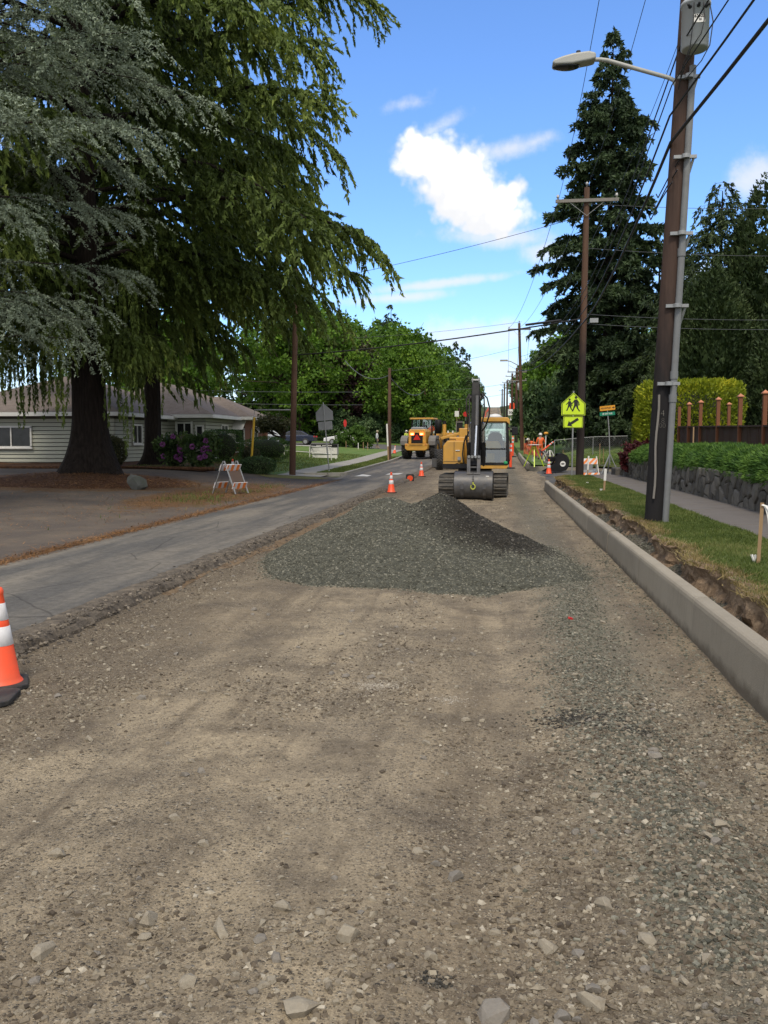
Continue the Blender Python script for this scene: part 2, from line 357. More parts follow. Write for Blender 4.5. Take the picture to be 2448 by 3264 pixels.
# ------------------------------------------------------------------ terrain
_PY = np.array([-60, 0, 40, 60, 85, 110, 160, 215, 270, 350, 430, 520, 700, 2500], float)
_PZ = np.array([0, 0, 0.05, 0.28, 0.85, 1.6, 3.55, 6.1, 9.1, 14.0, 18.8, 20.5, 18.0, 10.0])
def RZ(y): return np.interp(y, _PY, _PZ)
def sst(t): t = np.clip(t, 0, 1); return t * t * (3 - 2 * t)
X_EDGE, X_LANE, X_CURB = -3.75, -6.5, 1.72      # broken asphalt edge, far edge of the lane, face of the new kerb
LANE_Z, VERGE_Z, WALL_X = 0.12, 0.44, 4.80
def TZ(x, y):
    """height of the ground sheet beside the roadbed"""
    x, y = np.broadcast_arrays(np.asarray(x, float), np.asarray(y, float)); r = RZ(y)
    left = r + LANE_Z + 0.45 * sst((-7.0 - x) / 9.0) * sst((y - 16) / 24.0) + 0.5 * sst((-30 - x) / 60) + 2.0 * sst((-12 - x) / 60) * sst((y - 80) / 100)
    near = r + VERGE_Z + 0.68 * sst((x - WALL_X - 0.05) / 0.1)
    cross = r + 0.10 + 0.5 * sst((x - 12) / 40)
    far = r + 0.32 + 0.85 * sst((x - 3.0) / 5.0) * sst((y - 56) / 14)
    right = np.where(y < 34.8, near, np.where(y < 46.5, cross, far))
    right = np.where((y >= 34.2) & (y < 35.6) & (x < WALL_X + 0.05), near + (cross - near) * sst((y - 34.2) / 1.4), right)
    mid = r - 0.12
    return np.where(x < X_EDGE - 0.35, left, np.where(x < 1.90, mid, right))

def grid(name, X, Y, Z, smooth=True):
    """X, Y, Z as (rows, cols) arrays"""
    r, c = X.shape; i = np.arange(r * c).reshape(r, c)
    f = np.stack([i[:-1, :-1], i[:-1, 1:], i[1:, 1:], i[1:, :-1]], -1).reshape(-1, 4)
    return np_mesh(name, np.stack([X, Y, Z], -1).reshape(-1, 3), f, smooth)
def sheet(name, mat, x0, x1, y0, y1, off, nx, ny, kind='structure', wob=0.0, seed=0, zfun=TZ, power=1.0):
    """a skin over the terrain between x0..x1 (numbers or functions of y)"""
    t = np.linspace(0, 1, ny) ** power; ys = y0 + (y1 - y0) * t
    a = x0(ys) if callable(x0) else np.full(ny, float(x0)); b = x1(ys) if callable(x1) else np.full(ny, float(x1))
    if wob: a = a + wob * fbm2(ys, ys * 0 + 1, 1.3, 4, seed); b = b + wob * fbm2(ys, ys * 0 + 5, 1.3, 4, seed + 1)
    u = np.linspace(0, 1, nx)[None, :]; X = a[:, None] * (1 - u) + b[:, None] * u; Y = np.repeat(ys[:, None], nx, 1)
    o = mesh_obj(name, grid(name, X, Y, zfun(X, Y) + off), mat)
    return tag(o, kind=kind)

# ground materials ---------------------------------------------------
def m_ground():
    t = NT('distant_ground'); c = t.coord('Object')
    a = t.ramp(t.noise(c, 0.25, 6, 0.6), [(0.3, (0.030, 0.045, 0.014)), (0.55, (0.055, 0.085, 0.022)), (0.75, (0.09, 0.085, 0.04))])
    return t.done(t.bsdf(a, 0.95, 0, t.bump(t.noise(c, 9, 5), 0.6, 0.1), 0.2))
def m_roadbed():
    t = NT('excavated_roadbed'); c = t.coord('Object'); lane = t.coord('Object', (1.0, 0.10, 1.0))
    big = t.noise(lane, 1.0, 5, 0.6); med = t.noise(c, 1.7, 6, 0.65); fine = t.noise(c, 70, 5, 0.75); mid = t.noise(c, 14, 5, 0.7)
    a = t.ramp(big, [(0.30, (0.110, 0.088, 0.064)), (0.43, (0.225, 0.182, 0.125)), (0.56, (0.335, 0.275, 0.188)), (0.74, (0.155, 0.129, 0.096))])
    a = t.mix(t.rng(med, 0.44, 0.66, 0, 0.85), a, (0.118, 0.097, 0.073))
    a = t.mix(t.rng(t.noise(lane, 6.5, 4, 0.55), 0.53, 0.72, 0, 0.65), a, (0.110, 0.087, 0.062))
    sx = t.n('ShaderNodeSeparateXYZ'); t.set(sx, 0, c); gy_ = t.rng(t.math('ABSOLUTE', t.math('SUBTRACT', t.math('ADD', sx.outputs[0], t.math('MULTIPLY', t.noise(c, 1.3, 4), 0.5)), 1.12)), 0.55, 0.10, 0, 0.75)
    a = t.mix(t.rng(t.math('ADD', sx.outputs[0], t.math('MULTIPLY', t.noise(c, 1.1, 4), 1.0)), -2.1, -2.9, 0, 0.7), a, (0.095, 0.074, 0.053))
    a = t.mix(gy_, a, (0.118, 0.113, 0.088))                # grey fines shed beside the kerb
    pm = t.noise(c, 0.95, 5, 0.7); hs = []
    for sc, thr, amt in ((38, 0.60, 1.0), (85, 0.53, 0.9), (190, 0.50, 0.7)):
        v = t.n('ShaderNodeTexVoronoi', feature='F1'); t.set(v, 'Vector', c); v.inputs['Scale'].default_value = sc; sep = t.n('ShaderNodeSeparateColor'); t.set(sep, 0, v.outputs['Color'])
        chip = t.ramp(sep.outputs[0], [(0.0, (0.075, 0.060, 0.044)), (0.4, (0.165, 0.138, 0.102)), (0.8, (0.285, 0.245, 0.185)), (1.0, (0.43, 0.385, 0.305))])
        m = t.math('MULTIPLY', t.rng(v.outputs['Distance'], 0.44, 0.26), t.rng(t.math('ADD', pm, t.math('MULTIPLY', sep.outputs[1], 0.30)), thr, thr + 0.14, 0, amt))
        a = t.mix(m, a, chip); hs.append(t.math('MULTIPLY', m, t.math('SUBTRACT', 0.55, v.outputs['Distance'])))
    a = t.mix(0.75, a, t.ramp(fine, [(0.25, (0.38, 0.38, 0.38)), (0.75, (1.6, 1.6, 1.6))]), 'MULTIPLY')
    a = t.mix(0.5, a, t.ramp(mid, [(0.3, (0.65, 0.65, 0.65)), (0.7, (1.3, 1.3, 1.3))]), 'MULTIPLY')
    h = t.math('ADD', t.math('ADD', t.math('MULTIPLY', fine, 0.35), t.math('MULTIPLY', mid, 0.5)), t.math('ADD', hs[0], t.math('MULTIPLY', hs[1], 0.6)))
    nm = t.bump(h, 1.0, 0.025, t.bump(med, 0.4, 0.06))
    return t.done(t.bsdf(a, 0.95, 0, nm, 0.15))
def m_asphalt(name, base, dust, dust_lo=0.45, dust_hi=0.7, grit=55, amt=0.8):
    t = NT(name); c = t.coord('Object'); lane = t.coord('Object', (1.0, 0.10, 1.0))
    n = t.noise(c, grit, 4, 0.75); s = t.noise(lane, 1.9, 5, 0.6)
    a = t.mix(n, tuple(q * 0.55 for q in base), tuple(q * 1.5 for q in base))
    a = t.mix(t.rng(s, dust_lo, dust_hi, 0, amt), a, t.mix(n, tuple(q * 0.8 for q in dust), tuple(q * 1.2 for q in dust)))
    a = t.mix(t.rng(t.noise(c, 0.8, 6, 0.7), 0.55, 0.75, 0, 0.5), a, tuple(q * 0.6 for q in base))
    a = t.mix(0.7, a, t.ramp(t.noise(c, 9, 6, 0.8), [(0.3, (0.6, 0.6, 0.6)), (0.7, (1.4, 1.4, 1.38))]), 'MULTIPLY')
    cr = t.vor(t.mix(0.12, c, t.n('ShaderNodeTexNoise').outputs['Color']), 0.55, 'DISTANCE_TO_EDGE')
    a = t.mix(t.rng(cr, 0.008, 0.0, 0, 0.55), a, (0.02, 0.018, 0.016))
    return t.done(t.bsdf(a, 0.92, 0, t.bump(n, 0.5, 0.008), 0.25))
def m_side():
    """worn paving at the foot of the trees, with drifts of fallen needles"""
    t = NT('needle_strewn_paving'); c = t.coord('Object'); sep = t.n('ShaderNodeSeparateXYZ'); t.set(sep, 0, c)
    x, y = sep.outputs[0], sep.outputs[1]
    g = t.noise(c, 50, 4, 0.7); n = t.noise(c, 0.7, 6, 0.65); st = t.noise(t.coord('Object', (3, 14, 3)), 5, 4, 0.7)
    pav = t.mix(g, (0.055, 0.046, 0.040), (0.140, 0.118, 0.100))
    pav = t.mix(t.rng(n, 0.45, 0.7, 0, 0.7), pav, (0.17, 0.135, 0.10))
    need = t.ramp(st, [(0.25, (0.045, 0.027, 0.015)), (0.5, (0.135, 0.078, 0.038)), (0.75, (0.27, 0.175, 0.085))])
    edge = t.rng(t.math('ABSOLUTE', t.math('ADD', x, 6.66)), 0.42, 0.05, 0, 0.72)                   # drift along the lane
    dx = t.math('MULTIPLY', t.math('ADD', x, 8.6), 0.52); dy = t.math('MULTIPLY', t.math('SUBTRACT', y, 26.5), 0.145)
    isl = t.rng(t.math('ADD', t.math('MULTIPLY', dx, dx), t.math('MULTIPLY', dy, dy)), 1.5, 0.25)
    ex = t.math('MULTIPLY', t.math('ADD', x, 14.6), 0.19); ey = t.math('MULTIPLY', t.math('SUBTRACT', y, 29.5), 0.22)
    is2 = t.rng(t.math('ADD', t.math('MULTIPLY', ex, ex), t.math('MULTIPLY', ey, ey)), 1.5, 0.3)
    m = t.math('MAXIMUM', edge, t.math('MAXIMUM', isl, is2))
    m = t.rng(t.math('ADD', m, t.math('MULTIPLY', t.math('SUBTRACT', t.noise(c, 2.2, 6, 0.7), 0.5), 1.7)), 0.45, 0.75)
    a = t.mix(m, pav, need)
    gr = t.math('MULTIPLY', t.rng(t.noise(c, 1.1, 5, 0.6), 0.60, 0.72), isl)
    a = t.mix(gr, a, t.mix(g, (0.04, 0.05, 0.016), (0.10, 0.115, 0.035)))
    return t.done(t.bsdf(a, 0.95, 0, t.bump(t.math('ADD', g, t.math('MULTIPLY', t.math('MULTIPLY', m, st), 2.0)), 0.7, 0.02), 0.2))
def m_lawn(name, g1, g2, dry):
    t = NT(name); c = t.coord('Object'); f = t.noise(c, 60, 4, 0.75); n = t.noise(c, 1.5, 5, 0.6)
    a = t.mix(f, g1, g2); a = t.mix(t.rng(n, 0.48, 0.72, 0, 0.75), a, dry)
    a = t.mix(0.55, a, t.ramp(t.noise(c, 11, 4, 0.7), [(0.3, (0.6, 0.6, 0.6)), (0.7, (1.35, 1.35, 1.3))]), 'MULTIPLY')
    return t.done(t.bsdf(a, 0.9, 0, t.bump(f, 0.8, 0.03), 0.2))
def m_dirt(name, c1, c2, c3, scale=7):
    t = NT(name); c = t.coord('Object'); f = t.noise(c, scale * 6, 5, 0.7); n = t.noise(c, scale, 6, 0.65)
    a = t.ramp(n, [(0.3, c1), (0.52, c2), (0.72, c3)]); a = t.mix(0.6, a, t.ramp(f, [(0.3, (0.55, 0.55, 0.55)), (0.7, (1.4, 1.4, 1.4))]), 'MULTIPLY')
    return t.done(t.bsdf(a, 0.95, 0, t.bump(f, 0.8, 0.02, t.bump(n, 0.6, 0.05)), 0.2))
def m_concrete(name, base, stain, speck=90, splash=False):
    t = NT(name); c = t.coord('Object'); f = t.noise(c, speck, 4, 0.7); n = t.noise(c, 1.6, 6, 0.65); dr = t.noise(t.coord('Object', (1, 6, 0.5)), 3.0, 5, 0.6)
    a = t.mix(f, tuple(q * 0.8 for q in base), tuple(q * 1.2 for q in base))
    a = t.mix(t.rng(n, 0.45, 0.72, 0, 0.5), a, stain); a = t.mix(t.rng(dr, 0.55, 0.75, 0, 0.35), a, tuple(q * 0.7 for q in stain))
    if splash:                        # sections cast on different days, mud left along the foot
        a = t.mix(1.0, a, t.ramp(t.n('ShaderNodeObjectInfo').outputs['Random'], [(0.0, (0.86, 0.86, 0.86)), (1.0, (1.08, 1.08, 1.07))]), 'MULTIPLY')
        sep = t.n('ShaderNodeSeparateXYZ'); t.set(sep, 0, c)
        a = t.mix(t.rng(t.math('SUBTRACT', sep.outputs[2], t.math('MULTIPLY', t.noise(c, 5, 6, 0.7), 0.16)), 0.03, -0.05, 0, 0.75), a, (0.085, 0.068, 0.048))
    return t.done(t.bsdf(a, 0.9, 0, t.bump(f, 0.45, 0.008), 0.3))
MAT['ground'] = m_ground(); MAT['roadbed'] = m_roadbed(); MAT['side'] = m_side()
MAT['asphalt'] = m_asphalt('old_asphalt', (0.090, 0.086, 0.080), (0.205, 0.182, 0.148), 0.40, 0.64, 38)
MAT['street'] = m_asphalt('side_street_asphalt', (0.10, 0.098, 0.096), (0.17, 0.155, 0.135), 0.5, 0.75)
MAT['crumble'] = m_dirt('crumbled_asphalt', (0.055, 0.046, 0.037), (0.125, 0.105, 0.082), (0.20, 0.165, 0.122), 6)
MAT['lawn'] = m_lawn('verge_lawn', (0.055, 0.080, 0.022), (0.135, 0.165, 0.048), (0.23, 0.20, 0.09))
MAT['lawn2'] = m_lawn('garden_lawn', (0.060, 0.110, 0.024), (0.135, 0.215, 0.050), (0.19, 0.20, 0.075))
MAT['bank'] = m_dirt('cut_earth', (0.095, 0.065, 0.041), (0.235, 0.166, 0.108), (0.36, 0.270, 0.180), 6)
MAT['mulch'] = m_dirt('bark_mulch', (0.035, 0.018, 0.010), (0.095, 0.045, 0.022), (0.18, 0.095, 0.045), 9)
MAT['orange_soil'] = m_dirt('orange_needle_soil', (0.085, 0.060, 0.038), (0.170, 0.118, 0.070), (0.21, 0.158, 0.10), 5)
MAT['concrete'] = m_concrete('new_concrete', (0.310, 0.276, 0.218), (0.225, 0.196, 0.152), 75, True)
MAT['old_concrete'] = m_concrete('old_concrete', (0.30, 0.285, 0.25), (0.17, 0.155, 0.13))
MAT['sidewalk'] = m_concrete('asphalt_footway', (0.138, 0.124, 0.110), (0.098, 0.086, 0.074), 60)
MAT['gravel_pile'] = m_dirt('crushed_rock_fines', (0.030, 0.033, 0.029), (0.062, 0.066, 0.057), (0.10, 0.102, 0.088), 12)
MAT['road_paint'] = plain('worn_road_paint', (0.55, 0.54, 0.50), 0.7, 0, 0.1, 3, (0.16, 0.15, 0.13), 0.75)

# the ground sheet, out to the horizon --------------------------------
gx = np.array([-1500, -700, -350, -200, -120, -80, -55, -40, -32, -27, -24, -21, -19, -17, -15, -13.5, -12, -11, -10, -9, -8, -7.2, -6.5, -5.5, -4.6, -4.12, -4.08, -2, 0, 1.2, 1.86, 1.92, 2.4, 3.0, 3.6, 4.2, 4.8, 4.86, 4.90, 4.96, 5.5, 6.5, 8, 10, 12, 15, 20, 30, 45, 70, 120, 200, 400, 1500.])
gy = np.concatenate([np.arange(-40, 34, 1.5), [34.2, 34.7, 35.1, 35.6, 36.5, 38, 40, 42, 44, 46, 46.45, 46.55, 48], np.arange(50, 130, 4), np.arange(130, 460, 15), [480, 540, 650, 900, 1400, 2200]])
X, Y = np.meshgrid(gx, gy); tag(mesh_obj('ground', grid('ground', X, Y, np.where(((X > 1.5) & (X < 2.45) & (Y < 34.5)) | ((X > 1.5) & (X < 7) & (Y > 33.5) & (Y < 50.5)), RZ(Y) - 0.15, TZ(X, Y) - 0.05)), MAT['ground']), kind='structure')

# excavated roadbed ----------------------------------------------------
def bed_relief(x, y):
    a = 0.030 * fbm2(x, y, 0.55, 4, 1) + 0.018 * fbm2(x, y * 0.4, 2.2, 3, 2) + 0.007 * fbm2(x, y, 9, 3, 3)
    a += 0.055 * np.exp(-((x - 0.78 - 0.12 * np.sin(y * 0.7)) / 0.20) ** 2) * sst((16 - y) / 5) * (0.6 + 0.5 * fbm2(x, y, 1.2, 2, 4))      # windrow beside the kerb
    a -= 0.035 * np.exp(-((x - 1.22) / 0.16) ** 2) * sst((22 - y) / 8)
    for c in (-2.35, -0.05): a -= 0.036 * np.exp(-((x - c - 0.1 * np.sin(y * 0.25)) / 0.28) ** 2)
    a += 0.05 * sst((-3.45 - x) / 0.35)
    return a * np.clip(1.3 - y / 60, 0.1, 1)
def BED(x, y): return RZ(y) + bed_relief(np.asarray(x, float), np.asarray(y, float))
ys = np.concatenate([np.arange(-3, 1.5, 0.5), np.arange(1.5, 12, 0.05), np.arange(12, 22, 0.1), np.arange(22, 50, 0.4), np.arange(50, 140, 3), np.arange(140, 441, 15)])
xs = np.linspace(-4.12, 1.80, 90); X, Y = np.meshgrid(xs, ys)
bed = tag(mesh_obj('roadbed', grid('roadbed', X, Y, BED(X, Y)), MAT['roadbed']), kind='structure')

# the asphalt lane left in place, with its broken edge ------------------
ys = np.concatenate([np.arange(-3, 3, 0.5), np.arange(3, 30, 0.07), np.arange(30, 60, 0.35), np.arange(60, 260, 4)])
rag = 0.07 * fbm2(ys, ys * 0, 0.8, 3, 9) + 0.045 * fbm2(ys, ys * 0, 5.0, 3, 10); ex = X_EDGE + rag
rows = []
for u in np.linspace(0, 1, 9): rows.append((X_LANE + 0.06 * fbm2(ys, ys * 0 + 3, 0.9, 3, 4) * (1 - u) + (ex - 0.32 - X_LANE) * u, RZ(ys) + LANE_Z + 0.02 * np.sin(PI * u)))
ln = np.array([r[0] for r in rows]).T; lz = np.array([r[1] for r in rows]).T
lane = tag(mesh_obj('asphalt_lane', grid('asphalt_lane', ln, np.repeat(ys[:, None], 9, 1), lz), MAT['asphalt']), kind='structure')
rows = []
for k, (dx, z) in enumerate([(-0.335, LANE_Z + 0.004), (-0.26, LANE_Z + 0.006), (-0.18, LANE_Z + 0.002), (-0.10, LANE_Z - 0.012), (-0.03, LANE_Z - 0.02), (0.0, LANE_Z - 0.055), (0.02, 0.02), (0.10, -0.01), (0.26, -0.06)]):
    w = 0 if k == 0 else (0.35 if k == 1 else 1.0)
    rows.append((ex + dx + w * 0.025 * fbm2(ys, ys * 0 + k, 6, 2, 20 + k), RZ(ys) + z + w * 0.016 * fbm2(ys, ys * 0 + k, 7, 3, 40 + k)))
crumble = mesh_obj('broken_edge', grid('broken_edge', np.array([r[0] for r in rows]).T, np.repeat(ys[:, None], len(rows), 1), np.array([r[1] for r in rows]).T, False), MAT['crumble'], lane)
# orange soil drift at its foot
sheet('needle_drift', MAT['orange_soil'], lambda y: X_EDGE + 0.02 + 0 * y, lambda y: X_EDGE + 0.10 + 0.30 * sst((y - 11) / 5) * sst((30 - y) / 6), 9.5, 33, 0.004, 6, 240, wob=0.12, seed=4, zfun=lambda x, y: BED(x, y) + 0.006 * fbm2(x, y, 12, 2, 2))

# left-hand side ----------------------------------------------------------
sheet('side_pavement', MAT['side'], -30, lambda y: X_LANE + 0.03 + 0.06 * fbm2(y, y * 0 + 3, 0.9, 3, 4), 2, 40.2, -0.006, 60, 80)
sheet('mulch_bed', MAT['mulch'], -40, -12.6, 37.4, 46.5, 0.05, 40, 24, wob=0.15, zfun=lambda x, y: TZ(x, y) + 0.05 * fbm2(x, y, 0.8, 3, 8))
sheet('garden_lawn', MAT['lawn2'], lambda y: -36 + 0 * y, lambda y: np.where(y < 42.5, -9.9, -7.32), 39.4, 84, 0.014, 40, 60)
MAT['mound'] = MAT['orange_soil']
# trunk mound of needles
th = np.linspace(0, 2 * PI, 49); rr = np.linspace(0, 1, 14); T_, R_ = np.meshgrid(th, rr)
ra = 1 + 0.12 * fbm2(np.cos(T_) * 2, np.sin(T_) * 2, 1, 3, 3)
MX, MY = -14.5 + 4.1 * R_ * ra * np.cos(T_), 29.6 + 3.0 * R_ * ra * np.sin(T_)
tag(mesh_obj('needle_mound', grid('needle_mound', MX, MY, TZ(MX, MY) - 0.02 + 0.30 * (1 - R_ ** 1.6) + 0.02 * fbm2(MX, MY, 3, 3, 5)), MAT['mulch']), kind='structure')
# public path and its grass strip on the left
for nm, x0, x1, y0, y1, off, mt in (('left_footpath', -9.95, -8.75, 41.6, 84, 0.045, 'old_concrete'), ('left_ramp', -9.9, -7.9, 39.5, 41.7, 0.02, 'old_concrete'), ('cross_street_left', -60, -7.0, 84, 95, 0.02, 'street'), ('far_left_lawn', -60, -7.0, 95, 240, 0.03, 'lawn2')):
    sheet(nm, MAT[mt], x0, x1, y0, y1, off, 14 if x1 - x0 < 5 else 24, 40)
mb = MB()
for k in range(14):
    a, b = 42.2 + k * 3, 42.2 + k * 3 + 2.99; mb.bar((-7.18, a, float(RZ(a)) + LANE_Z + 0.02), (-7.18, b, float(RZ(b)) + LANE_Z + 0.02), 0.16, 0.26, (0, 0, 1))
pts = [(-7.18, 42.2), (-7.4, 41.7), (-7.9, 41.35), (-9.0, 41.2)]
for (x, y), (x2, y2) in zip(pts[:-1], pts[1:]): mb.bar((x, y, 0.2), (x2, y2, 0.2), 0.16, 0.26, (0, 0, 1))
tag(mb.build('left_kerb', MAT['old_concrete'], bevel=0.02), kind='structure')
sheet('gutter', MAT['asphalt'], -7.14, -6.44, 37.5, 84, 0.004, 5, 60)
# grass at the roadside pole
sheet('dry_grass_patch', m_lawn('dry_grass', (0.10, 0.115, 0.03), (0.22, 0.20, 0.07), (0.26, 0.21, 0.09)), lambda y: -10.6 + 0.6 * np.abs(y - 38.6), lambda y: -7.2 - 0.8 * np.abs(y - 38.4), 37.3, 39.8, 0.008, 12, 16, wob=0.15)
mb = MB(); mb.tube([(-27, 37.55, 0.63), (-20, 37.4, 0.62), (-15.5, 37.7, 0.62), (-12.2, 37.6, 0.60)], 0.09, 5); tag(mb.build('bed_edging', MAT['mulch']), 'dark timber edging along the bark bed by the house', 'edging')

# right-hand side ------------------------------------------------------------
kerb = tag(empty('new_kerb', (X_CURB, 0, 0)), kind='structure')
prof = [(0.0, -0.1), (0.024, 0.335), (0.030, 0.362), (0.043, 0.380), (0.062, 0.388), (0.150, 0.392), (0.158, 0.384), (0.160, -0.1)]
mb = MB(); mb.prism([(a, b) for a, b in prof], 0, 2.976, 'xz'); sec = mb.build('kerb_section', MAT['concrete'], kerb, loc=(0, -4, 0))
for k in range(1, 12):
    o = sec.copy(); COL.objects.link(o); o.parent = kerb; o.location = (0.004 * math.sin(k * 1.7), -4 + 3 * k, 0.003 * math.sin(k * 2.3))
mb = MB(); mb.prism([(a, b) for a, b in prof], 0, 0.7, 'xz'); mb.build('kerb_section', MAT['concrete'], kerb, loc=(0.01, 32.0, -0.01), rot=(0, 0, -0.05))
for k in range(7):
    o = sec.copy(); COL.objects.link(o); o.parent = kerb; o.location = (0.02, 50 + 3 * k, float(RZ(50 + 3 * k)) + 0.05); o.rotation_euler.x = math.atan2(float(RZ(53 + 3 * k) - RZ(50 + 3 * k)), 3)
mb = MB(); mb.bar((1.86, 50.1, 0.28), (7.5, 47.1, 0.2), 0.16, 0.34, (0, 0, 1)); mb.build('kerb_return', MAT['concrete'], kerb, loc=(-X_CURB, 0, 0), bevel=0.02)
sheet('kerb_backfill', m_dirt('backfill', (0.075, 0.066, 0.052), (0.135, 0.118, 0.092), (0.19, 0.165, 0.125), 8), 1.85, 2.42, 3, 34, 0.0, 10, 300, zfun=lambda x, y: RZ(y) + 0.17 + 0.03 * fbm2(x, y, 2.2, 3, 7) + 0.10 * sst((x - 2.05) / 0.3))
# cut earth bank
ys = np.concatenate([np.arange(6, 22, 0.05), np.arange(22, 34.6, 0.1)]); jag = 0.15 * fbm2(ys, ys * 0, 0.75, 3, 31) + 0.08 * np.sign(fbm2(ys, ys * 0, 1.7, 1, 33)) * np.abs(fbm2(ys, ys * 0, 1.7, 1, 33)) ** 0.4 + 0.07 * fbm2(ys, ys * 0, 4, 3, 32)
BX = 2.23 + 0.8 * jag + 0.5 * sst((ys - 32.2) / 2.2); rows = []
for k, (dx, z) in enumerate([(-0.24, 0.12), (-0.13, 0.17), (-0.07, 0.22), (-0.035, 0.28), (-0.03, 0.34), (-0.035, 0.40), (-0.05, 0.455), (-0.02, 0.485), (0.06, 0.485), (0.2, 0.455)]):
    s = 0.055 if 0 < k < 8 else 0.01
    rows.append((BX + dx + s * fbm2(ys, ys * 0 + k * 0.33, 5, 4, 50) * 1.4, RZ(ys) + z + 0.5 * s * fbm2(ys, ys * 0 + k * 0.4, 6, 3, 60)))
tag(mesh_obj('earth_bank', grid('earth_bank', np.array([r[0] for r in rows]).T, np.repeat(ys[:, None], len(rows), 1), np.array([r[1] for r in rows]).T, False), MAT['bank']), kind='structure')
bank_edge = lambda y: np.interp(y, ys_b, BX_b)
ys_b, BX_b = ys, BX
verge = sheet('verge_lawn', MAT['lawn'], lambda y: bank_edge(y) + 0.06, 3.56, 5, 34.4, 0.03, 22, 220, zfun=lambda x, y: TZ(x, y) + 0.018 * fbm2(x, y, 1.3, 3, 5))
walk = tag(empty('sidewalk', (0, 0, 0)), kind='structure')
mb = MB(); mb.box((0, 0, 0), (1.24, 1.488, 0.12)); sl = mb.build('slab', MAT['sidewalk'], walk, bevel=0.008, loc=(4.17, 4.5, VERGE_Z - 0.03))
for k in range(1, 21):
    o = sl.copy(); COL.objects.link(o); o.parent = walk; o.location = (4.17, 4.5 + 1.5 * k, VERGE_Z - 0.03 + float(RZ(4.5 + 1.5 * k)) + 0.003 * math.sin(k * 2.1))
sheet('cross_street', MAT['street'], 7.8, 60, 35.2, 46.5, 0.01, 20, 20); sheet('street_apron', MAT['street'], 2.3, 8.0, 35.2, 50.3, 0.004, 24, 30, wob=0.3, seed=61, zfun=lambda x, y: RZ(y) + 0.02 + 0.08 * sst((x - 2.2) / 2.0))
sheet('street_mouth', MAT['roadbed'], 1.72, 3.1, 33.4, 50, 0.0, 14, 60, zfun=lambda x, y: np.where(x < 1.80, BED(1.80 + 0 * x, y) - 0.01, RZ(y) + 0.015 + 0.03 * sst((x - 1.9) / 1.5)))
sheet('corner_lawn', MAT['lawn2'], lambda y: 2.1 + np.maximum(0, 50.0 - y) * 1.7, 40, 46.9, 66, 0.03, 40, 30)
sheet('corner_path', MAT['sidewalk'], lambda y: 2.9 + np.maximum(0, 52.0 - y) * 0.8, lambda y: 4.1 + np.maximum(0, 52.0 - y) * 1.0, 48.0, 75, 0.05, 8, 40)
sheet('far_right_lawn', MAT['lawn2'], 1.95, 50, 66, 240, 0.0, 30, 60)
# crossing bars painted on the lane and on the side street
def bar_mark(cx, cy, w, l, z, ang=0.0, parent=lane):
    mb = MB(); c, s = math.cos(ang), math.sin(ang); P = [(cx + a * c - b * s, cy + a * s + b * c, z) for a, b in ((-w / 2, -l / 2), (w / 2, -l / 2), (w / 2, l / 2), (-w / 2, l / 2))]
    mb.add(P, [(0, 1, 2, 3)]); return mb.build('crossing_bar', MAT['road_paint'], parent)
for cx, cy in ((-6.15, 41.6), (-4.9, 43.2)): bar_mark(cx, cy, 0.62, 2.6, 0).location.z = float(RZ(cy)) + LANE_Z + 0.02 * math.sin(PI * (cx - X_LANE) / 2.43) + 0.007
bar_mark(6.2, 41.0, 1.5, 0.45, 0.30, 0.0, None).name = 'stop_bar'
for o in bpy.data.objects:
    if o.name == 'stop_bar': tag(o, kind='structure'); o.location.z = float(TZ(6.2, 41)) + 0.02 - 0.30
mb = MB(); mb.bar((-8.2, 86, float(TZ(-8.2, 86)) + .04), (-5.6, 93.5, float(TZ(-8, 93)) + .05), 0.35, 0.01, (0, 0, 1)); tag(mb.build('far_stop_line', MAT['road_paint']), kind='structure')
# ------------------------------------------------------------------ loose stone
def lump_mesh(n_pts, seed, flat=0.6):
    r = np.random.default_rng(seed); bm = bmesh.new()
    p = r.normal(size=(n_pts, 3)); p /= np.linalg.norm(p, axis=1)[:, None]; p *= r.uniform(0.8, 1.1, (n_pts, 1)); p *= np.array([1.0, r.uniform(0.6, 0.95), flat * r.uniform(0.7, 1.15)])
    for q in p: bm.verts.new(q)
    h = bmesh.ops.convex_hull(bm, input=bm.verts); bmesh.ops.delete(bm, geom=list({g for g in h['geom_interior'] + h['geom_unused'] if isinstance(g, bmesh.types.BMVert)}), context='VERTS')
    bmesh.ops.triangulate(bm, faces=bm.faces); me = bpy.data.meshes.new('stone'); bm.to_mesh(me); bm.free(); return me
_oct_v = np.array([[1, 0, 0], [-1, 0, 0], [0, 1, 0], [0, -1, 0], [0, 0, 1], [0, 0, -1]], float)
_oct_f = np.array([[0, 2, 4], [2, 1, 4], [1, 3, 4], [3, 0, 4], [2, 0, 5], [1, 2, 5], [3, 1, 5], [0, 3, 5]])
_cub_v = np.array([[-1, -1, -1], [1, -1, -1], [1, 1, -1], [-1, 1, -1], [-.8, -.8, 1], [.8, -.8, 1], [.8, .8, 1], [-.8, .8, 1]], float) * 0.72
_cub_f = np.array([[4, 5, 6], [4, 6, 7], [0, 1, 5], [0, 5, 4], [1, 2, 6], [1, 6, 5], [2, 3, 7], [2, 7, 6], [3, 0, 4], [3, 4, 7]])
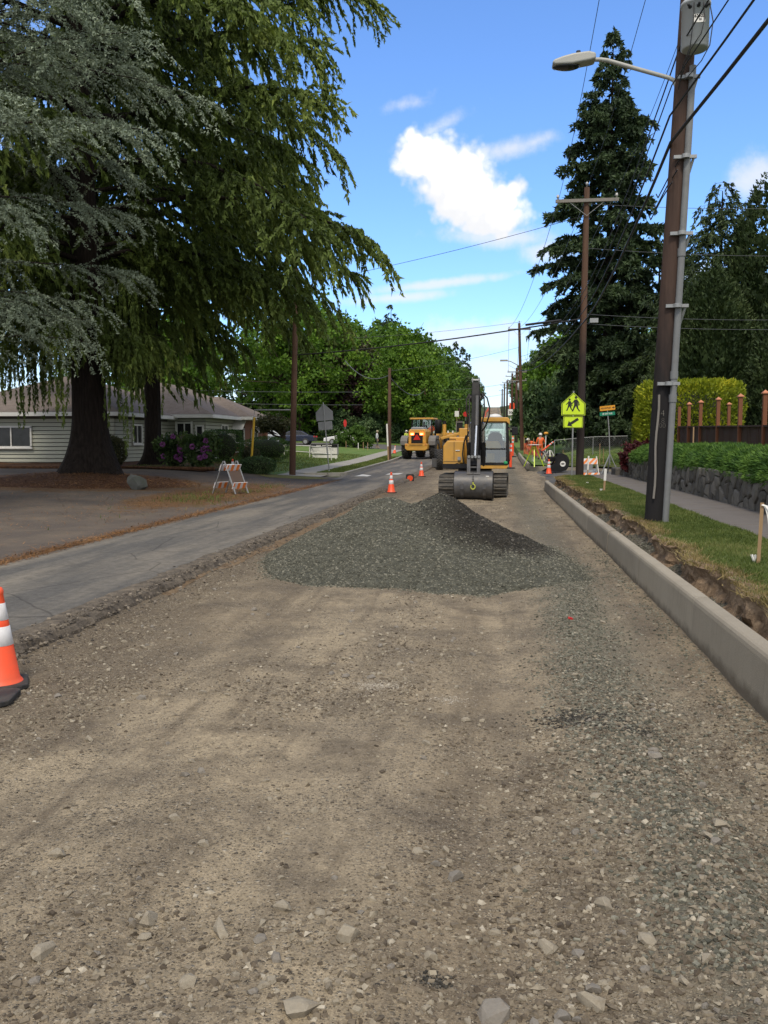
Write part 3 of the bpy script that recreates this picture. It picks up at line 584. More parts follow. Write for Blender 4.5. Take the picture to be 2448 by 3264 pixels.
def chips(name, P, S, mat, parent=None, nrm=None, kind='stuff', sink=0.08, flat=0.6):
    """many small angular stones as one mesh; P (n,3) points, S (n,) half sizes"""
    n = len(P); half = n // 2; V = []; F = []; base = 0
    for tv, tf, sl in ((_oct_v, _oct_f, slice(0, half)), (_cub_v, _cub_f, slice(half, n))):
        p, s = P[sl], S[sl]; m = len(p)
        if m == 0: continue
        v = tv[None] * (1 + rng.uniform(-0.35, 0.35, (m, len(tv), 3)))
        v = v * np.stack([rng.uniform(0.8, 1.3, m), rng.uniform(0.55, 1.0, m), rng.uniform(0.7, 1.2, m) * flat], -1)[:, None, :] * s[:, None, None]
        a, b = rng.uniform(0, 2 * PI, m), rng.normal(0, 0.45, m)
        cb, sb = np.cos(b)[:, None], np.sin(b)[:, None]; y, z = v[..., 1] * cb - v[..., 2] * sb, v[..., 1] * sb + v[..., 2] * cb
        ca, sa = np.cos(a)[:, None], np.sin(a)[:, None]; x2, y2 = v[..., 0] * ca - y * sa, v[..., 0] * sa + y * ca
        v = np.stack([x2, y2, z + (s * flat * sink)[:, None]], -1) + p[:, None, :]
        V.append(v.reshape(-1, 3)); F.append((tf[None] + (np.arange(m) * len(tv))[:, None, None]).reshape(-1, 3) + base); base += m * len(tv)
    o = mesh_obj(name, np_mesh(name, np.concatenate(V), np.concatenate(F)), mat, parent); return tag(o, kind=kind)

MAT['chip_tan'] = island('tan_gravel', [(0.0, (0.070, 0.055, 0.039)), (0.3, (0.135, 0.110, 0.079)), (0.65, (0.195, 0.165, 0.121)), (0.93, (0.27, 0.235, 0.175)), (1.0, (0.40, 0.36, 0.285))])
MAT['chip_grey'] = island('crushed_grey_rock', [(0.0, (0.048, 0.047, 0.035)), (0.4, (0.104, 0.102, 0.078)), (0.8, (0.165, 0.161, 0.126)), (1.0, (0.25, 0.24, 0.19))])
MAT['chip_wet'] = island('damp_dark_rock', [(0.0, (0.016, 0.015, 0.012)), (0.55, (0.040, 0.037, 0.030)), (0.9, (0.075, 0.068, 0.055)), (1.0, (0.17, 0.16, 0.14))])
MAT['stone'] = plain('field_stone', (0.30, 0.265, 0.205), 0.9, 0, 0.3, 5, (0.20, 0.16, 0.11), 0.6, 0.5, 30, 0.2)
MAT['stone_dark'] = plain('grey_stone', (0.23, 0.21, 0.18), 0.9, 0, 0.3, 5, (0.16, 0.13, 0.10), 0.6, 0.5, 30, 0.2)

# the gravel heap -------------------------------------------------------
def pile_h(x, y):
    def cone(cx, cy, h, l, r, f, b, p=1.0):
        dx, dy = x - cx, y - cy; d = np.sqrt((dx / np.where(dx < 0, l, r)) ** 2 + (dy / np.where(dy < 0, f, b)) ** 2); return h * (1 - d ** p)
    a = cone(-0.78, 13.25, 0.97, 1.7, 1.8, 2.75, 2.7, 1.0); b = cone(-1.68, 13.5, 0.86, 1.75, 1.8, 3.0, 2.6, 1.35); c = cone(-0.55, 12.2, 0.40, 2.2, 1.75, 1.9, 2.5, 1.1)
    k = 14.0; m = np.log(np.exp(k * a) + np.exp(k * b) + np.exp(k * c)) / k
    return m + 0.075 * fbm2(x, y, 1.1, 3, 71) + 0.03 * fbm2(x, y, 4, 2, 72)
def m_heap():
    """crushed rock fines, darker where the second, damp load was tipped"""
    t = NT('crushed_rock_fines'); c = t.coord('Object'); n = t.noise(c, 12, 6, 0.65); f = t.noise(c, 80, 4, 0.7); sep = t.n('ShaderNodeSeparateXYZ'); t.set(sep, 0, c)
    dry = t.ramp(n, [(0.3, (0.045, 0.046, 0.036)), (0.52, (0.085, 0.086, 0.068)), (0.72, (0.13, 0.13, 0.105))]); damp = t.ramp(n, [(0.3, (0.014, 0.012, 0.009)), (0.52, (0.030, 0.027, 0.020)), (0.72, (0.05, 0.045, 0.035))])
    dx = t.math('MULTIPLY', t.math('ADD', sep.outputs[0], 0.30), 0.8); dy = t.math('MULTIPLY', t.math('SUBTRACT', sep.outputs[1], 13.1), 0.59); d = t.math('ADD', t.math('MULTIPLY', dx, dx), t.math('MULTIPLY', dy, dy))
    m = t.math('MULTIPLY', t.rng(t.math('ADD', d, t.math('MULTIPLY', t.math('SUBTRACT', t.noise(c, 1.6, 5), 0.5), 0.9)), 1.05, 0.35), t.rng(t.math('ADD', sep.outputs[0], t.math('MULTIPLY', t.noise(c, 1.5, 5), 0.5)), -1.2, -0.2))
    a = t.mix(m, dry, damp); a = t.mix(0.6, a, t.ramp(f, [(0.3, (0.5, 0.5, 0.5)), (0.7, (1.45, 1.45, 1.45))]), 'MULTIPLY')
    return t.done(t.bsdf(a, 0.95, 0, t.bump(f, 0.8, 0.02, t.bump(n, 0.6, 0.05)), 0.2))
heap = empty('gravel_heap', (0, 0, 0), 0, 'broad heap of grey crushed gravel dumped on the roadbed before the excavator', 'gravel heap')
xs, ys = np.meshgrid(np.linspace(-4.0, 1.75, 130), np.linspace(10.0, 16.8, 150))
zz = np.where(pile_h(xs, ys) > 0.0, BED(xs, ys) + pile_h(xs, ys), BED(xs, ys) - 0.06 + np.clip(pile_h(xs, ys), -0.5, 0))
mesh_obj('heap_body', grid('heap_body', xs, ys, zz), m_heap(), heap)
def sample_heap(n, test):
    x, y = rng.uniform(-4, 1.75, n * 3), rng.uniform(10.0, 16.6, n * 3); h = pile_h(x, y); k = (h > -0.015 - rng.exponential(0.012, len(x))) & test(x, y); x, y, h = x[k][:n], y[k][:n], h[k][:n]
    return np.stack([x, y, BED(x, y) + np.maximum(h, 0)], -1)
def wet(x, y):
    """the damp, darker load tipped on the right of the heap"""
    d = ((x + 0.30) / 1.25) ** 2 + ((y - 13.1) / 1.7) ** 2 + 0.35 * fbm2(x, y, 1.3, 3, 81); e = (x + 1.0) * 1.3 + 0.5 * fbm2(x, y, 1.2, 3, 82)
    return (rng.random(x.shape) < np.clip(1.5 * (1.05 - d), 0, 1) * np.clip(0.5 + e, 0, 1))
P = sample_heap(36000, lambda x, y: ~wet(x, y)); chips('gravel', P, 0.007 + 0.012 * rng.random(len(P)) ** 1.8, MAT['chip_grey'], heap)
P = sample_heap(15000, wet); chips('damp_gravel', P, 0.008 + 0.013 * rng.random(len(P)) ** 1.7, MAT['chip_wet'], heap)
# gravel strewn over the roadbed ------------------------------------------
def road_pts(n, x0, x1, y0, y1, dens):
    x, y = rng.uniform(x0, x1, n), rng.uniform(y0, y1, n); k = rng.random(n) < dens(x, y); x, y = x[k], y[k]; k = pile_h(x, y) < 0.0; x, y = x[k], y[k]
    return np.stack([x, y, BED(x, y)], -1)
def d_tan(x, y):
    g = 0.10 + 1.5 * np.clip(fbm2(x, y * 0.45, 0.8, 4, 11), -0.1, 1)
    g += 0.85 * np.exp(-((x + 0.80) / 0.36) ** 2) * sst((y - 5.0) / 1.5) + 0.9 * sst((4.6 - y) / 1.5) * sst((x + 0.1) / 0.6) + 0.55 * sst((3.7 - y) / 0.9) + 0.35 * np.exp(-((x + 3.35) / 0.25) ** 2)
    g += 0.5 * sst((x - 0.05) / 0.4) * sst((6.5 - y) / 2) - 0.6 * np.exp(-((x + 2.2) / 0.55) ** 2) * sst((y - 3.6) / 2) - 0.6 * np.exp(-((x - 0.05) / 0.35) ** 2) * sst((y - 4.8) / 1.5) - 0.5 * np.exp(-((x + 0.75) / 0.35) ** 2) * np.exp(-((y - 4.2) / 1.0) ** 2)
    return np.clip(g, 0.025, 1) * np.clip(1.15 - y / 14, 0.12, 1)
def d_grey(x, y):
    g = 1.5 * np.exp(-((x - 0.80 - 0.1 * np.sin(y * 0.7)) / 0.26) ** 2) + 0.5 * sst((x - 0.45) / 0.4) * sst((4.6 - y) / 1.4) + 0.14 * sst((x - 0.4) / 0.5) + 0.3 * np.exp(-((x - 1.6) / 0.1) ** 2)
    return np.clip(g * (0.8 + 0.6 * fbm2(x, y, 1.4, 3, 15)), 0.01, 1) * np.clip(1.2 - y / 22, 0.1, 1)
P = road_pts(88000, -3.3, 1.70, 2.2, 6.2, d_tan); chips('loose_gravel', P, 0.0040 + 0.016 * rng.random(len(P)) ** 3.4, MAT['chip_tan'], bed)
P = road_pts(60000, -3.65, 1.70, 6.2, 13, d_tan); chips('loose_gravel', P, 0.005 + 0.013 * rng.random(len(P)) ** 3, MAT['chip_tan'], bed)
P = road_pts(14000, -3.6, 1.70, 13, 30, lambda x, y: 0.15 + 0.4 * np.clip(fbm2(x, y, 0.8, 3, 3), 0, 1)); chips('loose_gravel', P, 0.008 + 0.02 * rng.random(len(P)) ** 3, MAT['chip_tan'], bed)
P = road_pts(64000, 0.1, 1.72, 2.9, 15, d_grey); chips('crushed_gravel', P, 0.0055 + 0.012 * rng.random(len(P)) ** 1.8, MAT['chip_grey'], bed)
n = 5200; y = 4.5 + 26 * rng.random(n) ** 1.6; x = X_EDGE + 0.07 * fbm2(y, y * 0, 0.8, 3, 9) + rng.normal(0.0, 0.13, n) - 0.02
z = np.where(x < X_EDGE - 0.03, RZ(y) + LANE_Z + 0.002, np.where(x < X_EDGE + 0.05, RZ(y) + 0.06, BED(x, y))); chips('edge_rubble', np.stack([x, y, z], -1), 0.006 + 0.022 * rng.random(n) ** 3, island('edge_rubble', [(0, (0.05, 0.043, 0.036)), (0.6, (0.135, 0.115, 0.092)), (1, (0.24, 0.205, 0.16))]), lane)
n = 9000; y = 5 + 27 * rng.random(n) ** 1.4; x = rng.uniform(1.89, 2.26, n); chips('backfill_gravel', np.stack([x, y, RZ(y) + 0.172 + 0.03 * fbm2(x, y, 2.2, 3, 7) + 0.10 * sst((x - 2.05) / 0.3)], -1), 0.009 + 0.016 * rng.random(n) ** 2, MAT['chip_grey'], bed)

def patch(name, px, py, r, n, sz, mat):
    d = ray(px, py); y0 = CAM_H / -d[2]; x0 = d[0] * y0; a = rng.uniform(0, 2 * PI, n); q = r * np.abs(rng.normal(0, 0.55, n)); x, y = x0 + 1.5 * q * np.cos(a), y0 + q * np.sin(a)
    chips(name, np.stack([x, y, BED(x, y)], -1), sz[0] + (sz[1] - sz[0]) * rng.random(n) ** 2, mat, bed)
patch('asphalt_crumbs', 1850, 2298, 0.22, 2200, (0.004, 0.014), MAT['chip_wet']); patch('asphalt_crumbs', 2010, 2345, 0.16, 900, (0.004, 0.012), MAT['chip_wet']); patch('asphalt_crumbs', 1390, 3105, 0.05, 260, (0.003, 0.01), MAT['chip_wet'])
patch('pale_grit', 1205, 2190, 0.16, 1100, (0.003, 0.008), island('pale_grit', [(0, (0.24, 0.21, 0.165)), (1, (0.42, 0.385, 0.325))])); patch('pale_grit', 1430, 2230, 0.14, 380, (0.003, 0.007), bpy.data.materials['pale_grit'])
# the stones one can pick out --------------------------------------------
stones = [lump_mesh(22, 100 + k, 0.72) for k in range(9)]
for k, s in enumerate(stones): s.materials.append(MAT['stone'] if k % 3 else MAT['stone_dark'])
def put_stone(x, y, s, k=None, z=None):
    me = stones[random.randrange(9) if k is None else k % 9]
    o = bpy.data.objects.new('stone', me); COL.objects.link(o); o.parent = bed
    o.location = (x, y, (float(BED(x, y)) if z is None else z) + s * 0.12); o.scale = (s, s * random.uniform(.8, 1.1), s * random.uniform(.75, 1.1)); o.rotation_euler = (random.uniform(-.3, .3), random.uniform(-.3, .3), random.uniform(0, 6.28))
for px, py, s in ((960, 3215, .068), (1575, 3195, .06), (1110, 3000, .05), (1450, 2790, .045), (1205, 2277, .028), (1760, 2395, .034), (2085, 2440, .05), (1740, 3000, .05), (2290, 2650, .05), (180, 2730, .05),
                  (140, 3040, .055), (480, 2935, .06), (705, 2970, .055), (600, 3125, .05), (900, 2905, .045), (1000, 2600, .032), (650, 2700, .03), (540, 2210, .035), (420, 2070, .03), (540, 2040, .035), (395, 2042, .03),
                  (330, 2065, .035), (290, 2055, .03), (640, 2045, .02), (1880, 3180, .055), (2060, 2990, .045), (1920, 2880, .045), (2250, 2700, .04), (1650, 2760, .035), (1350, 2430, .022), (860, 2560, .02), (610, 2440, .03), (640, 2480, .03), (590, 2490, .028)):
    d = ray(px, py); y = CAM_H / -d[2]; put_stone(d[0] * y, y, s)
n = 0
while n < 215:
    y = 2.6 + 8.5 * random.random() ** 1.7; x = random.uniform(max(-3.55, -0.6 * y), min(1.62, 0.34 * y))
    if random.random() > 0.25 + float(d_tan(np.array([x]), np.array([y]))[0]) or pile_h(np.array([x]), np.array([y]))[0] > -0.05: continue
    put_stone(x, y, 0.012 + 0.020 * random.random() ** 2 + 0.0012 * y); n += 1
for _ in range(34):
    y = random.uniform(6.2, 9.0); put_stone(random.gauss(-0.95, 0.35), y, random.uniform(0.018, 0.034))

# grass and needles ---------------------------------------------------------
def blades(name, P, H, W, mat, lean=0.5, kind='stuff', parent=None):
    n = len(P); a = rng.uniform(0, 2 * PI, n); b = rng.uniform(0, 2 * PI, n); l = np.abs(rng.normal(0, lean, n)) * H
    side = np.stack([np.cos(a), np.sin(a), 0 * a], -1) * (W / 2)[:, None]; tip = np.stack([np.cos(b) * l, np.sin(b) * l, H], -1)
    V = np.stack([P - side, P + side, P + tip], 1).reshape(-1, 3); F = np.arange(3 * n).reshape(-1, 3)
    return tag(mesh_obj(name, np_mesh(name, V, F), mat, parent), kind=kind)
MAT['blade'] = foliage('grass_blade', (0.062, 0.095, 0.020), (0.135, 0.178, 0.045), (0.26, 0.245, 0.10), 0.3, 1.2)
MAT['blade_dry'] = foliage('dry_grass_blade', (0.13, 0.105, 0.04), (0.30, 0.23, 0.10), (0.40, 0.33, 0.17), 0.2, 1.2)
MAT['needle'] = foliage('fallen_needle', (0.10, 0.045, 0.018), (0.24, 0.12, 0.045), (0.38, 0.21, 0.09), 0.1, 0.6)
n = 85000; y = 6 + 28 * rng.random(n) ** 1.25; e = bank_edge(y); x = e - 0.04 + (3.58 - e) * rng.random(n); P = np.stack([x, y, TZ(x, y) + 0.025 + 0.018 * fbm2(x, y, 1.3, 3, 5)], -1)
blades('grass', P, rng.uniform(0.02, 0.055, n), rng.uniform(0.005, 0.011, n) * (1 + y / 25), MAT['blade'], 0.7, parent=verge)
n = 16000; y = 6 + 28 * rng.random(n) ** 1.25; x = bank_edge(y) + rng.normal(0.02, 0.06, n); k = fbm2(x * 0, y, 1.1, 3, 91) > -0.25; x, y = x[k], y[k]; n = len(x)
blades('dry_turf_edge', np.stack([x, y, TZ(x * 0 + 3, y) + 0.02], -1), rng.uniform(0.02, 0.075, n), rng.uniform(0.006, 0.013, n) * (1 + y / 25), MAT['blade_dry'], 1.4, parent=verge)
n = 26000; y = 39 + 30 * rng.random(n); x = np.where(rng.random(n) < 0.45, rng.uniform(-8.7, -7.3, n), rng.uniform(-17, -10, n)); k = (y > 42.3) | (x < -10.2); x, y = x[k], y[k]; n = len(x)
blades('grass', np.stack([x, y, TZ(x, y) + 0.03], -1), rng.uniform(0.04, 0.09, n), rng.uniform(0.03, 0.05, n), MAT['blade'], 0.6)
n = 14000; y = 47 + 17 * rng.random(n); x = rng.uniform(4, 14, n); blades('grass', np.stack([x, y, TZ(x, y) + 0.03], -1), rng.uniform(0.04, 0.09, n), rng.uniform(0.03, 0.05, n), MAT['blade'], 0.6)
n = 26000; y = 7 + 28 * rng.random(n) ** 1.3; q = rng.random(n)
x = np.where(q < 0.40, rng.normal(-6.62, 0.15, n), np.where(q < 0.72, rng.normal(-8.5, 0.9, n), rng.normal(-13, 3, n))); y = np.where((q >= 0.40) & (q < 0.72), rng.normal(26.5, 4.2, n), y)
k = x < -6.35; x, y = x[k], y[k]; n = len(x)
def litter(name, P, Ls, W, mat):
    n = len(P); a = rng.uniform(0, 2 * PI, n); d = np.stack([np.cos(a), np.sin(a), rng.normal(0.12, 0.15, n)], -1) * Ls[:, None]; s = np.stack([-np.sin(a), np.cos(a), 0 * a], -1) * (W / 2)[:, None]
    V = np.stack([P - s, P + s, P + d], 1).reshape(-1, 3); return tag(mesh_obj(name, np_mesh(name, V, np.arange(3 * n).reshape(-1, 3)), mat), kind='stuff')
litter('fallen_needles', np.stack([x, y, TZ(x, y) + 0.012], -1), rng.uniform(0.04, 0.14, n), rng.uniform(0.008, 0.02, n), MAT['needle'])
n = 9000; a = rng.uniform(0, 2 * PI, n); r = np.sqrt(rng.random(n)); x, y = -14.5 + 4.3 * r * np.cos(a), 29.6 + 3.1 * r * np.sin(a)
litter('mound_needles', np.stack([x, y, TZ(x, y) + 0.0 + 0.30 * (1 - np.minimum(r, 1) ** 1.6)], -1), rng.uniform(0.06, 0.2, n), rng.uniform(0.012, 0.03, n), MAT['needle'])
n = 2600; x, y = rng.normal(-8.4, 0.75, n), rng.normal(27.0, 3.6, n); k = (fbm2(x, y, 0.8, 3, 44) > 0.36) & (x < -6.8); x, y = x[k], y[k]; n = len(x)
blades('weed_tufts', np.stack([x, y, TZ(x, y)], -1), rng.uniform(0.04, 0.13, n), rng.uniform(0.012, 0.025, n), MAT['blade'], 0.6)
# ------------------------------------------------------------------ trees and shrubs
def m_bark(name, c1, c2, vs=0.12, scale=14):
    t = NT(name); c = t.coord('Object', (1, 1, vs)); n = t.noise(c, scale, 6, 0.65); v = t.vor(c, scale * 0.8)
    a = t.ramp(n, [(0.3, c1), (0.7, c2)]); h = t.math('ADD', n, t.math('MULTIPLY', v, 0.8))
    return t.done(t.bsdf(a, 0.95, 0, t.bump(h, 1.0, 0.06), 0.15))
MAT['bark'] = m_bark('dark_cedar_bark', (0.009, 0.007, 0.006), (0.034, 0.026, 0.021))
MAT['bark2'] = m_bark('brown_bark', (0.030, 0.022, 0.016), (0.085, 0.062, 0.046), 0.15, 10)
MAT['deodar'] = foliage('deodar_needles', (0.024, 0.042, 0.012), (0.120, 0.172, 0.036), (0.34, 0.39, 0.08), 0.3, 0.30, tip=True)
MAT['blue_cedar'] = foliage('blue_cedar_needles', (0.062, 0.084, 0.060), (0.225, 0.275, 0.198), (0.48, 0.54, 0.41), 0.15, 0.35, tip=True)
MAT['spruce'] = foliage('spruce_needles', (0.0196, 0.0350, 0.0182), (0.0476, 0.0784, 0.0336), (0.0952, 0.1372, 0.0532), 0.15, 0.4)
MAT['thuja'] = foliage('thuja_sprays', (0.018, 0.034, 0.013), (0.046, 0.074, 0.026), (0.095, 0.128, 0.045), 0.2, 0.3)
MAT['maple'] = foliage('bright_maple_leaf', (0.0414, 0.0938, 0.0124), (0.1104, 0.2139, 0.0248), (0.2208, 0.3450, 0.0414), 0.35, 0.35)
MAT['maple2'] = foliage('mid_green_leaf', (0.0351, 0.0807, 0.0175), (0.0913, 0.1720, 0.0316), (0.1755, 0.2808, 0.0527), 0.3, 0.25)
MAT['olive'] = foliage('dull_olive_leaf', (0.0324, 0.0360, 0.0180), (0.0810, 0.0828, 0.0360), (0.1530, 0.1440, 0.0612), 0.15, 0.4)
MAT['plum'] = foliage('purple_plum_leaf', (0.014, 0.008, 0.010), (0.040, 0.020, 0.022), (0.075, 0.032, 0.032), 0.15, 0.5)
MAT['boxwood'] = foliage('hedge_leaf', (0.0224, 0.0588, 0.0140), (0.0588, 0.1190, 0.0252), (0.1190, 0.1960, 0.0420), 0.2, 0.8)
MAT['dark_shrub'] = foliage('dark_shrub_leaf', (0.0300, 0.0660, 0.0270), (0.0840, 0.1380, 0.0540), (0.1800, 0.2460, 0.0960), 0.15, 0.7)
MAT['juniper'] = foliage('juniper_leaf', (0.0240, 0.0690, 0.0120), (0.0690, 0.1470, 0.0210), (0.1425, 0.2475, 0.0390), 0.2, 1.4)
MAT['golden'] = foliage('golden_hedge_leaf', (0.1080, 0.1512, 0.0156), (0.3060, 0.3612, 0.0281), (0.6480, 0.5544, 0.0312), 0.35, 0.7)
MAT['red_maple'] = foliage('red_maple_leaf', (0.035, 0.008, 0.010), (0.085, 0.016, 0.020), (0.14, 0.03, 0.032), 0.25, 1.0)
MAT['rhodo'] = foliage('rhododendron_leaf', (0.0300, 0.0600, 0.0180), (0.0750, 0.1230, 0.0360), (0.1500, 0.2025, 0.0600), 0.2, 1.0)
MAT['bloom'] = foliage('purple_bloom', (0.22, 0.05, 0.24), (0.40, 0.13, 0.42), (0.55, 0.28, 0.55), 0.3, 2.0)
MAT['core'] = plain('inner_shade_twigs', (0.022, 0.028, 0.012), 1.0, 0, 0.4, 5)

def tri_leaves(P, D, L, W, quad=True):
    """leaf blades with base at P, pointing along D: diamonds, or plain triangles for needles"""
    n = len(P); D = D / np.maximum(np.linalg.norm(D, axis=1), 1e-6)[:, None]
    r = rng.normal(size=(n, 3)); s = np.cross(D, r); s /= np.maximum(np.linalg.norm(s, axis=1), 1e-6)[:, None]
    s *= (W / 2)[:, None]; b = P + D * (L * 0.35)[:, None]
    if not quad: return np.stack([P - s, P + s, P + D * L[:, None]], 1).reshape(-1, 3)
    return np.stack([P, b + s, P + D * L[:, None], b - s], 1).reshape(-1, 3)
def leaf_mesh(name, V, k=4): return np_mesh(name, V, np.arange(len(V)).reshape(-1, k))

def conifer_parts(h0, h1, nb, Lf, rise, droop, sub_per_m, pts, sub_len, hang, leaf, width, bias, splay, seed, jit=0.25, smin=0.12, curl=0.25):
    """crown of boughs with hanging or stiff branchlets: returns leaf vertices and bough lines"""
    global rng
    keep = rng; rng = np.random.default_rng(seed)
    z0 = np.sort(rng.uniform(h0, h1, nb)); az = np.arange(nb) * 2.39996 + rng.normal(0, 0.35, nb); L = np.array([Lf(z) for z in z0]) * rng.uniform(1 - jit, 1 + jit * 0.6, nb)
    dr = np.stack([np.cos(az), np.sin(az), 0 * az], -1); ri = rise + rng.normal(0, 0.08, nb); dp = droop * rng.uniform(0.7, 1.3, nb)
    def bough(i, s): return dr[i] * (L[i] * s)[:, None] + np.stack([0 * s, 0 * s, z0[i] + L[i] * (ri[i] * s - dp[i] * s * s)], -1)
    ns = np.maximum(4, (L * sub_per_m).astype(int)); bi = np.repeat(np.arange(nb), ns); m = len(bi)
    s = smin + (1 - smin) * rng.random(m) ** 0.75; base = bough(bi, s)
    side = np.where(rng.random(m) < 0.5, -1, 1) * rng.uniform(0.35, 1.15, m); side *= np.where(s > 0.93, 0.3, 1)
    ca, sa = np.cos(side), np.sin(side); d = dr[bi]; d2 = np.stack([d[:, 0] * ca - d[:, 1] * sa, d[:, 0] * sa + d[:, 1] * ca, 0 * ca], -1)
    l = np.minimum(sub_len[1], L[bi] * (0.10 + 0.34 * (1 - s))) * rng.uniform(0.55, 1.15, m) + sub_len[0]
    hg = hang * rng.uniform(0.5, 1.4, m)
    k = np.maximum(6, (l * pts).astype(int)); li = np.repeat(np.arange(m), k); n = len(li); t = rng.random(n) ** 0.85
    slope = (ri[bi] - 2 * dp[bi] * s) * 0.6
    slope = slope + rng.normal(0, 0.22, m); sw = rng.normal(0, curl, m); perp = np.stack([-d2[:, 1], d2[:, 0], 0 * sw], -1); out = 1 - 0.42 * np.clip(hg / (l + 0.3), 0, 1.3)[li] * t
    P = base[li] + d2[li] * (l[li] * t * out)[:, None] + perp[li] * (sw[li] * l[li] * t * t)[:, None]; P[:, 2] += l[li] * (slope[li] * t) - hg[li] * t ** 1.6
    tan = d2[li] + perp[li] * (2 * sw[li] * t)[:, None]; tan[:, 2] = slope[li] - 1.6 * hg[li] / l[li] * t ** 0.6
    tan /= np.linalg.norm(tan, axis=1)[:, None]
    D = tan * 0.8 + np.array(bias)[None] + rng.normal(0, splay, (n, 3))
    P = P + rng.normal(0, 0.02, (n, 3))
    V = tri_leaves(P, D, leaf[0] + (leaf[1] - leaf[0]) * rng.random(n), width * rng.uniform(0.7, 1.3, n), False)
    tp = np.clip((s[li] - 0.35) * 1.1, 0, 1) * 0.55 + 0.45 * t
    lines = [bough(np.full(6, i), np.linspace(0, 0.93, 6)) for i in range(nb)]
    rng = keep
    return V, lines, L, tp
def trunk_mesh(h, r0, r1, flare=1.5, flare_h=1.2, seed=1, lean=(0, 0), n=22, rows=24, ridge=0.06):
    r = np.random.default_rng(seed); z = np.concatenate([np.linspace(-0.25, flare_h, 10), np.linspace(flare_h, h, rows)[1:]]); th = np.linspace(0, 2 * PI, n + 1)[:-1]
    ph = r.uniform(0, 6.28, 4); V = []
    for q in z:
        f = max(q, 0) / h; rad = r0 + (r1 - r0) * f + r0 * (flare - 1) * max(0, 1 - max(q, 0) / flare_h) ** 2.2
        lob = 1 + ridge * (np.sin(5 * th + ph[0] + q * .3) + 0.6 * np.sin(9 * th + ph[1] - q * .5)) + 0.16 * max(0, 1 - max(q, 0) / flare_h) ** 2 * np.sin(4 * th + ph[2])
        V.append(np.stack([lean[0] * f * h + rad * lob * np.cos(th), lean[1] * f * h + rad * lob * np.sin(th), np.full(n, q)], -1))
    V = np.concatenate(V); R_ = len(z); F = [(i * n + k, i * n + (k + 1) % n, (i + 1) * n + (k + 1) % n, (i + 1) * n + k) for i in range(R_ - 1) for k in range(n)]
    return np_mesh('trunk', V, np.array(F), True)
def conifer(name, label, group, x, y, h, tr, mat, parts, bark='bark', flare=1.6, cat='tree', z=None, bough_r=0.035, flare_h=1.4):
    root = empty(name, (x, y, float(TZ(x, y)) if z is None else z), 0, label, cat, group)
    mesh_obj('trunk', trunk_mesh(h * 0.95, tr, tr * 0.08, flare, flare_h, int(abs(x * 10))), MAT[bark], root)
    Vs = []; mb = MB(); tips = []
    for p in parts:
        V, lines, L, tp = conifer_parts(**p); Vs.append(V); tips.append(tp)
        for ln, l in zip(lines, L): mb.tube(ln, [max(0.008, bough_r * l / 6 * (1 - 0.15 * k)) for k in range(6)], 5, False)
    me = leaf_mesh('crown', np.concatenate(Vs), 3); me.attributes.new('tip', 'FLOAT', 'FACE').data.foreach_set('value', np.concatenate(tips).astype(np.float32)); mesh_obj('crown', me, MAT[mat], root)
    tag(mb.build('boughs', MAT[bark], root), kind='stuff'); return root

# the two deodars and the blue cedar on the left
def LA(z): return float(np.interp(z, [4.5, 6.3, 7.6, 11, 13.5, 16, 19, 27], [2.6, 4.6, 8.2, 11.2, 10.0, 11.0, 9.4, 0.8]))
dd = dict(pts=35, leaf=(0.11, 0.27), width=0.10, bias=(0, 0, -0.55), splay=0.42)
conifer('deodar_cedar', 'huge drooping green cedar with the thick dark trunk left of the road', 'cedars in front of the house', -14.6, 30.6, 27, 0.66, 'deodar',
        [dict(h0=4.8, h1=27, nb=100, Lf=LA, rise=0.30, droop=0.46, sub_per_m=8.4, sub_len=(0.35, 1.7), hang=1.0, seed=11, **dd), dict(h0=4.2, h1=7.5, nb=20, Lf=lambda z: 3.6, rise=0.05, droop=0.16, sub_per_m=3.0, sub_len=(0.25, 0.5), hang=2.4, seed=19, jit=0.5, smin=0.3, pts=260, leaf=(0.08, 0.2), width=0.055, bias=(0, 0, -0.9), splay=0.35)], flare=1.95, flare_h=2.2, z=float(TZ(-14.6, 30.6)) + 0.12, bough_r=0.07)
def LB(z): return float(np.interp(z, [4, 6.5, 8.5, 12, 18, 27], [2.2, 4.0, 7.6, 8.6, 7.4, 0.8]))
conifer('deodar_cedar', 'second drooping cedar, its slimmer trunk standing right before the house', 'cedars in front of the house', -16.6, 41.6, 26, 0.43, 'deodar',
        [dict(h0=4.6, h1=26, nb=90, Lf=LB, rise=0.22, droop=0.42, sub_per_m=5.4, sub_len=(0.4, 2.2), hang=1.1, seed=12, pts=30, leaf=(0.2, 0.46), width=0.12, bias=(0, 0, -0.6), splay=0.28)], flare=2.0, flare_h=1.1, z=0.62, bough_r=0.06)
def LC(z): return float(np.interp(z, [3.5, 5.2, 6.6, 7.4, 10, 13, 20], [3.0, 4.2, 6.4, 7.0, 6.0, 5.0, 0.8]))
conifer('blue_cedar', 'silvery blue-green cedar whose boughs reach in from the left edge', 'cedars in front of the house', -13.6, 20.6, 20, 0.5, 'blue_cedar',
        [dict(h0=4.0, h1=20, nb=84, Lf=LC, rise=0.18, droop=0.24, sub_per_m=7.0, pts=74, sub_len=(0.25, 1.5), hang=0.55, leaf=(0.04, 0.10), width=0.04, bias=(0, 0, 0.0), splay=0.8, curl=0.4, seed=13)])
